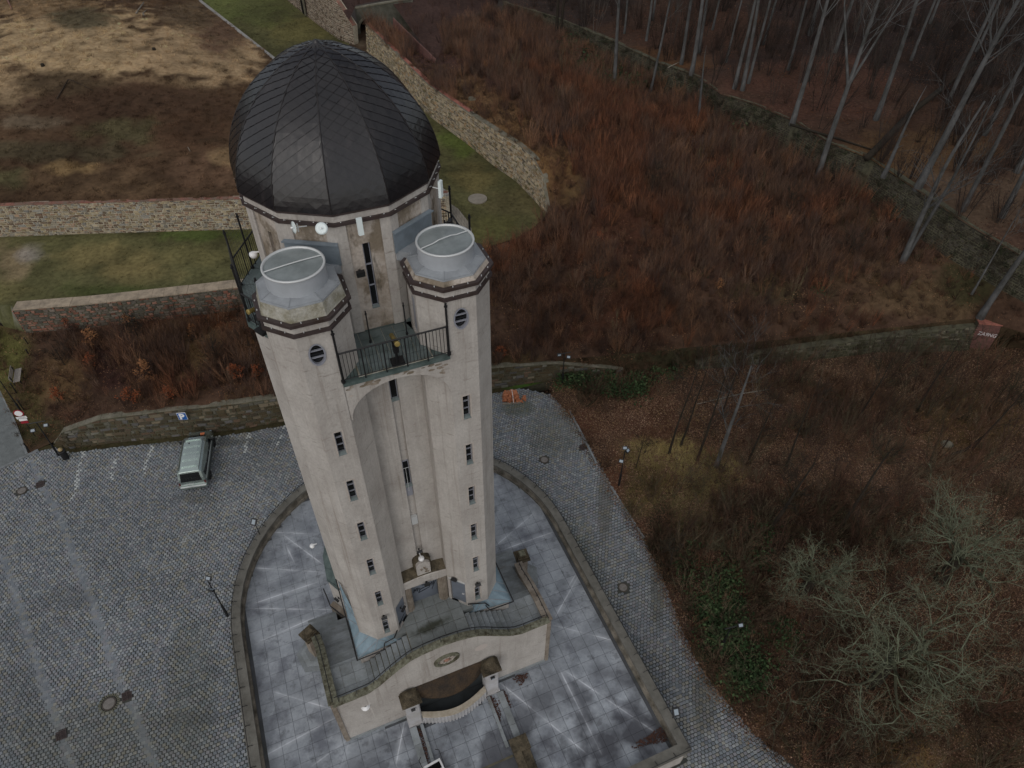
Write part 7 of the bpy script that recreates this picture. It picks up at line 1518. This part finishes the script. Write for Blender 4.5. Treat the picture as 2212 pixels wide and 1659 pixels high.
wood_tree(1318.5, 182, tz(1318, 182), 15, .26, 'pale grey trunk standing in the ivy bank with a bent side limb', n_br=4); wood_tree(1380, 134, tz(1380, 134), 14, .22, 'pale trunk with ivy at its foot, second from the ivy bank', n_br=4); wood_tree(1397, 196, tz(1397, 196), 15, .18, 'slender pale leaning trunk among red twigs', tilt=(.10, 0), n_br=4)
wood_tree(1498.6, 262, tz(1498, 262), 8.6, .20, 'broken pale snag standing alone in the red scrub', snag=True, bend=.03); wood_tree(1904, 370, wz(1904, 370), 8.5, .22, 'broken pale snag in front of the dark fallen trunk', snag=True, tilt=(.06, 0))
wood_tree(1193.5, 84, tz(1193, 84), 14, .26, 'dark ivy clad poplar at top centre left', mat='bark_dark', n_br=4); wood_tree(1203, 86, tz(1203, 86), 14, .22, 'second dark poplar trunk beside the ivy clad one', mat='bark_dark', n_br=4)
wood_tree(1946.6, 556, tz(1946, 556), 15, .26, 'pale twin stem tree leaning over the wall, thicker stem', tilt=(-.01, 0), n_br=10, crown_from=.35, bend=.03); wood_tree(1951, 552, tz(1951, 552), 15, .18, 'pale twin stem tree, thinner right hand stem', tilt=(.09, .03), n_br=8, crown_from=.4, bend=.03)
wood_tree(2116.6, 672, tz(2100, 672), 13, .28, 'pale grey trunk rising behind the brick gatepost', tilt=(.02, 0), n_br=8, crown_from=.6); wood_tree(2099, 620, tz(2099, 620), 9, .09, 'thin young tree left of the trunk behind the gatepost', tilt=(.02, 0), n_br=4)
lz = lambda px, py: tz(px, py, lowland)
for px, py, h, r, lb in ((1447, 976, 9.3, .10, 'slender dark tree, leftmost of the group by the straw grass'), (1472, 959, 8.5, .10, 'slender dark tree just behind the leftmost one'), (1507, 992, 9.5, .11, 'slender dark tree third in the group by the straw grass'), (1560, 890, 7.5, .08, 'slim dark sapling behind the grey trunk'), (1620, 985, 7.0, .08, 'slim dark sapling right of the grey trunk'), (1700, 1000, 7.5, .09, 'slim dark sapling above the thorny hollow'), (1850, 900, 7, .08, 'slim dark sapling in the leaf litter at right'), (1980, 880, 7, .09, 'slim dark sapling near the right edge'), (2100, 960, 7, .09, 'slim dark sapling right of the fallen log'), (1450, 1230, 4, .05, 'small leafless shrub at the lane bend'), (1375, 1010, 3.6, .05, 'small leafless shrub beside the right lamp post')):
    wood_tree(px, py, lz(px, py), h, r, lb, mat='bark_dark', n_br=10, crown_from=.35, brl=.26, tilt=(random.gauss(.02, .03), 0))
wood_tree(1548, 1004, lz(1548, 1004), 10, .19, 'thicker grey trunk beside the slender dark trees', mat='bark', n_br=12, crown_from=.3)
wood_tree(1665.7, 1140, lz(1665, 1140), 7.8, .15, 'leaning brown trunk above the thorny hollow', mat='bark_dark', tilt=(.10, .05), n_br=14, crown_from=.3); wood_tree(1818, 1132, lz(1818, 1132), 7.5, .14, 'leaning brown trunk left of the lichened crown', mat='bark_dark', tilt=(.10, .05), n_br=12, crown_from=.3)
for px, py, h in ((560, 770, 3.0), (140, 800, 2.4), (470, 800, 2.6), (300, 745, 2.2), (1280, 640, 3), (1620, 560, 3), (1700, 470, 3), (1820, 560, 3), (1400, 420, 3), (1530, 430, 3)):
    wood_tree(px, py, tz(px, py), h, .04, {560: 'small leafless shrub beside tower on the left terrace', 140: 'small leafless shrub at left end of the terrace', 470: 'small leafless shrub in dry grass on the left terrace', 300: 'small leafless shrub below the sandstone coping', 1280: 'leafless bush on slope right of the tower', 1620: 'leafless bush in the middle of the red slope', 1700: 'leafless bush high on the red slope', 1820: 'leafless bush near the green brambles', 1400: 'leafless bush on the upper red slope', 1530: 'leafless bush left of the pale twig patch'}[px], mat='bark_dark', n_br=16, crown_from=.05, brl=.5)
# gnarled lichen covered trees at lower right
GN_ = dict(seg=4, wob=.26, up=.03, tap=.45, kids=(4, 4, 3, 2, 2), depth=5, t0=.2, ang=(25, 65), len=(.5, .85), rr=.56, rmin=.008)
def gnarled(px, py, h0, spread, label, nmain=8, seed=1, lean=(0.1, .1)):
    random.seed(seed); z = lz(px, py); p = at(px, py, z); t = thing('gnarled_tree', label, 'tree', (p[0], p[1], z)); m = MB(); top = Vector((lean[0]*h0, lean[1]*h0, h0)); m.tube((0, 0, -.2), top*.5, .42, .34, 10, cap=False); m.tube(top*.5, top, .34, .30, 10, cap=False); ob('trunk', m, MT['bark_dark'], t, smooth=True)
    m = MB(); GN_['dark'] = MB()
    for i in range(nmain):
        a = 2*math.pi*i/nmain + random.uniform(-.3, .3); el = random.uniform(.15, .75); limb(m, top*random.uniform(.8, 1), Vector((math.cos(a), math.sin(a), el)).normalized(), spread*random.uniform(.5, .7), .11, 5, GN_)
    limb(m, top, Vector((.1, .1, 1)), spread*.5, .14, 5, GN_)
    ob('limbs', GN_['dark'], MT['moss_limb'] if 'moss_limb' in MT else MT.setdefault('moss_limb', M('mossy limb', C(56, 58, 40), C(44, 42, 30), scale=3)), t); ob('crown', m, MT['lichen_bark'], t); return t
gnarled(1890, 1472, 3.4, 5.6, 'wide gnarled tree with pale lichened branches at lower right', 8, 11); gnarled(2035, 1245, 2.8, 5.0, 'gnarled lichened tree behind the widest one near right edge', 7, 12); gnarled(1740, 1275, 1.6, 3.2, 'smaller lichened tree, left of the wide gnarled one', 5, 13)
random.seed(21)
# oak saplings still holding dead leaves
def leafy(px, py, h, r, n, label, mat):
    z = tz(px, py); p = at(px, py, z); t = thing('leafy_sapling', label, 'sapling', (p[0], p[1], z)); m = MB(); tips = []
    m.tube((0, 0, -.1), (0, 0, h*.9), .04, .012, 5)
    V = MB()
    for i in range(26):
        f = random.uniform(.15, .95); a = random.uniform(0, 6.28); q = Vector((0, 0, h*f)); e = q + Vector((math.cos(a), math.sin(a), .5)).normalized()*r*(1.15-f)*random.uniform(.6, 1.1); m.tube(q, e, .012, .006, 3)
        for k in range(n//26):
            c = q.lerp(e, random.uniform(.3, 1.1)) + Vector((random.gauss(0, .08), random.gauss(0, .08), random.gauss(0, .08))); u = Vector((random.gauss(0, 1), random.gauss(0, 1), random.gauss(0, .6))).normalized(); v = u.orthogonal().normalized(); s_ = random.uniform(.045, .085); V.add([c-u*s_, c-v*s_*.5, c+u*s_, c+v*s_*.5], [(0,1,2,3)])
    ob('stem', m, MT['bark_dark'], t); ob('leaves', V, MT[mat], t)
for a in ((325, 835, 2.3, 1.25, 620, 'largest tan leaved oak sapling on the left terrace', 'dead_leaf'), (205, 760, 2.0, 1.0, 420, 'tan leaved sapling at the left end of the scrub', 'dead_leaf'), (290, 880, 1.5, 1.2, 420, 'rust coloured sapling just above the parking wall', 'dead_leaf_red'), (515, 830, 1.7, 1.1, 420, 'rust coloured sapling close to the tower on the left', 'dead_leaf_red'), (275, 712, 1.1, .7, 160, 'small tan sapling below the sandstone coping', 'dead_leaf'), (130, 880, 1.5, .9, 300, 'rust coloured sapling above the wall end by the lamp post', 'dead_leaf_red'), (1081, 778, 1.5, .8, 300, 'rust leaved sapling right beside the tower', 'dead_leaf_red'), (1690, 495, 1.8, .8, 260, 'tan leaved sapling on the slope above the green brambles', 'dead_leaf'), (1041, 165, 1.9, .5, 160, 'thin tan sapling above the curved wall', 'dead_leaf'), (1550, 618, 1.1, .5, 110, 'tiny tan sapling in middle of the red slope', 'dead_leaf'), (1290, 520, 1.1, .6, 110, 'tiny rusty sapling left on the red slope', 'dead_leaf_red'), (200, 800, 1.2, .8, 200, 'rusty low bush under the tan sapling at left', 'dead_leaf_red'), (420, 735, 1.3, .8, 220, 'tan leaved bush in middle of the left terrace below the coping', 'dead_leaf'), (370, 870, 1.2, .8, 240, 'rusty bush above the parking sign', 'dead_leaf_red'), (560, 820, 1.3, .8, 240, 'rusty bush touching the tower edge on the left terrace', 'dead_leaf_red'), (150, 720, 1.2, .7, 200, 'rusty bush at the brick end of the terrace wall', 'dead_leaf_red')): leafy(*a)
# fallen wood
def log(pts, r, label, mat='log', name='fallen_log', r2=None):
    o = Vector(pts[0]); t = thing(name, label, 'log', tuple(o)); m = MB(); n = len(pts)-1
    for i in range(n): m.tube(Vector(pts[i])-o, Vector(pts[i+1])-o, r + ((r2 or r*.5)-r)*i/n, r + ((r2 or r*.5)-r)*(i+1)/n, 7, cap=True)
    ob('wood', m, MT[mat], t, smooth=True)
L_ = lambda px, py, f, dz=.12: at(px, py, f(px, py)+dz)
log([L_(1867, 333, wz, .3), L_(1960, 235, wz, .8), L_(2040, 170, wz, 1.2), L_(2098, 124, wz, 1.6)], .34, 'long dark fallen trunk lying across the leaf litter at upper right', 'bark_dark', r2=.24)
log([L_(1700, 262, wz), L_(1800, 290, wz), L_(1890, 318, wz)], .14, 'thin dark log lying behind the wall top', 'bark_dark'); log([L_(2044, 975, lz), L_(2085, 962, lz, .3), L_(2121, 934, lz, .6)], .13, 'curved mossy log in the leaves near right edge', 'bark_dark'); log([L_(1660, 835, lz, .1), L_(1600, 845, lz, .1), L_(1507, 868, lz, .1)], .06, 'pale thin fallen branch behind the slender trees', 'log'); log([L_(1435, 142, wz, .1), L_(1463, 128, wz, .3)], .06, 'pale broken branch on the wall edge at top centre')
hz_ = lambda px, py: tz(px, py, hill)
log([L_(285, 38, hz_), L_(301, 14, hz_, .3)], .13, 'bleached log, longer of two on the hilltop'); log([L_(302, 42, hz_), L_(299, 38, hz_), L_(308, 30, hz_, .3)], .10, 'bleached log, shorter of two on the hilltop'); log([L_(116, 224, hz_), L_(140, 183, hz_, .2), L_(150, 185, hz_, .2), L_(194, 206, hz_)], .07, 'bent brown branch lying on the dark hill slope', 'twig_dark')
log([L_(4, 6, hz_, .4), L_(16, 32, hz_, .1)], .16, 'reddish log end at the top left corner', 'cop_red'); log([L_(400, 326, hz_, .1), L_(405, 335, hz_, .1)], .05, 'short pale stick on the hill left of the dome')
for px, py, lb in ((325, 117, 'dark stump on the straw hill, left of the dome'), (85, 154, 'small dark stump on the hill slope at left')):
    z = hz_(px, py); p = at(px, py, z); t = thing('tree_stump', lb, 'stump', p); ob('wood', MB().lathe([(.24, -.1), (.2, .25), (.16, .27), (.01, .26)], 9), MT['bark_dark'], t)
for px, py, s_, lb in ((1012, 216, .5, 'flat dark boulder above the curved wall'), (1172, 386+0, .4, 'dark boulder at the bend of the curved wall'), (2045, 950, .5, 'grey boulder in the leaf litter at right')):
    z = (tz if py < 600 else lz)(px, py); p = at(px, py, z); t = thing('boulder', lb, 'boulder', p); m = MB().lathe([(s_, -.1), (s_*.95, .1), (s_*.6, .26), (.02, .3)], 9); m.v = [(x*(1+.2*math.sin(3*x+z_*9)), y*.8*(1+.2*math.cos(4*y)), z_) for x, y, z_ in m.v]; ob('rock', m, MT['cop_grey'], t, smooth=False)
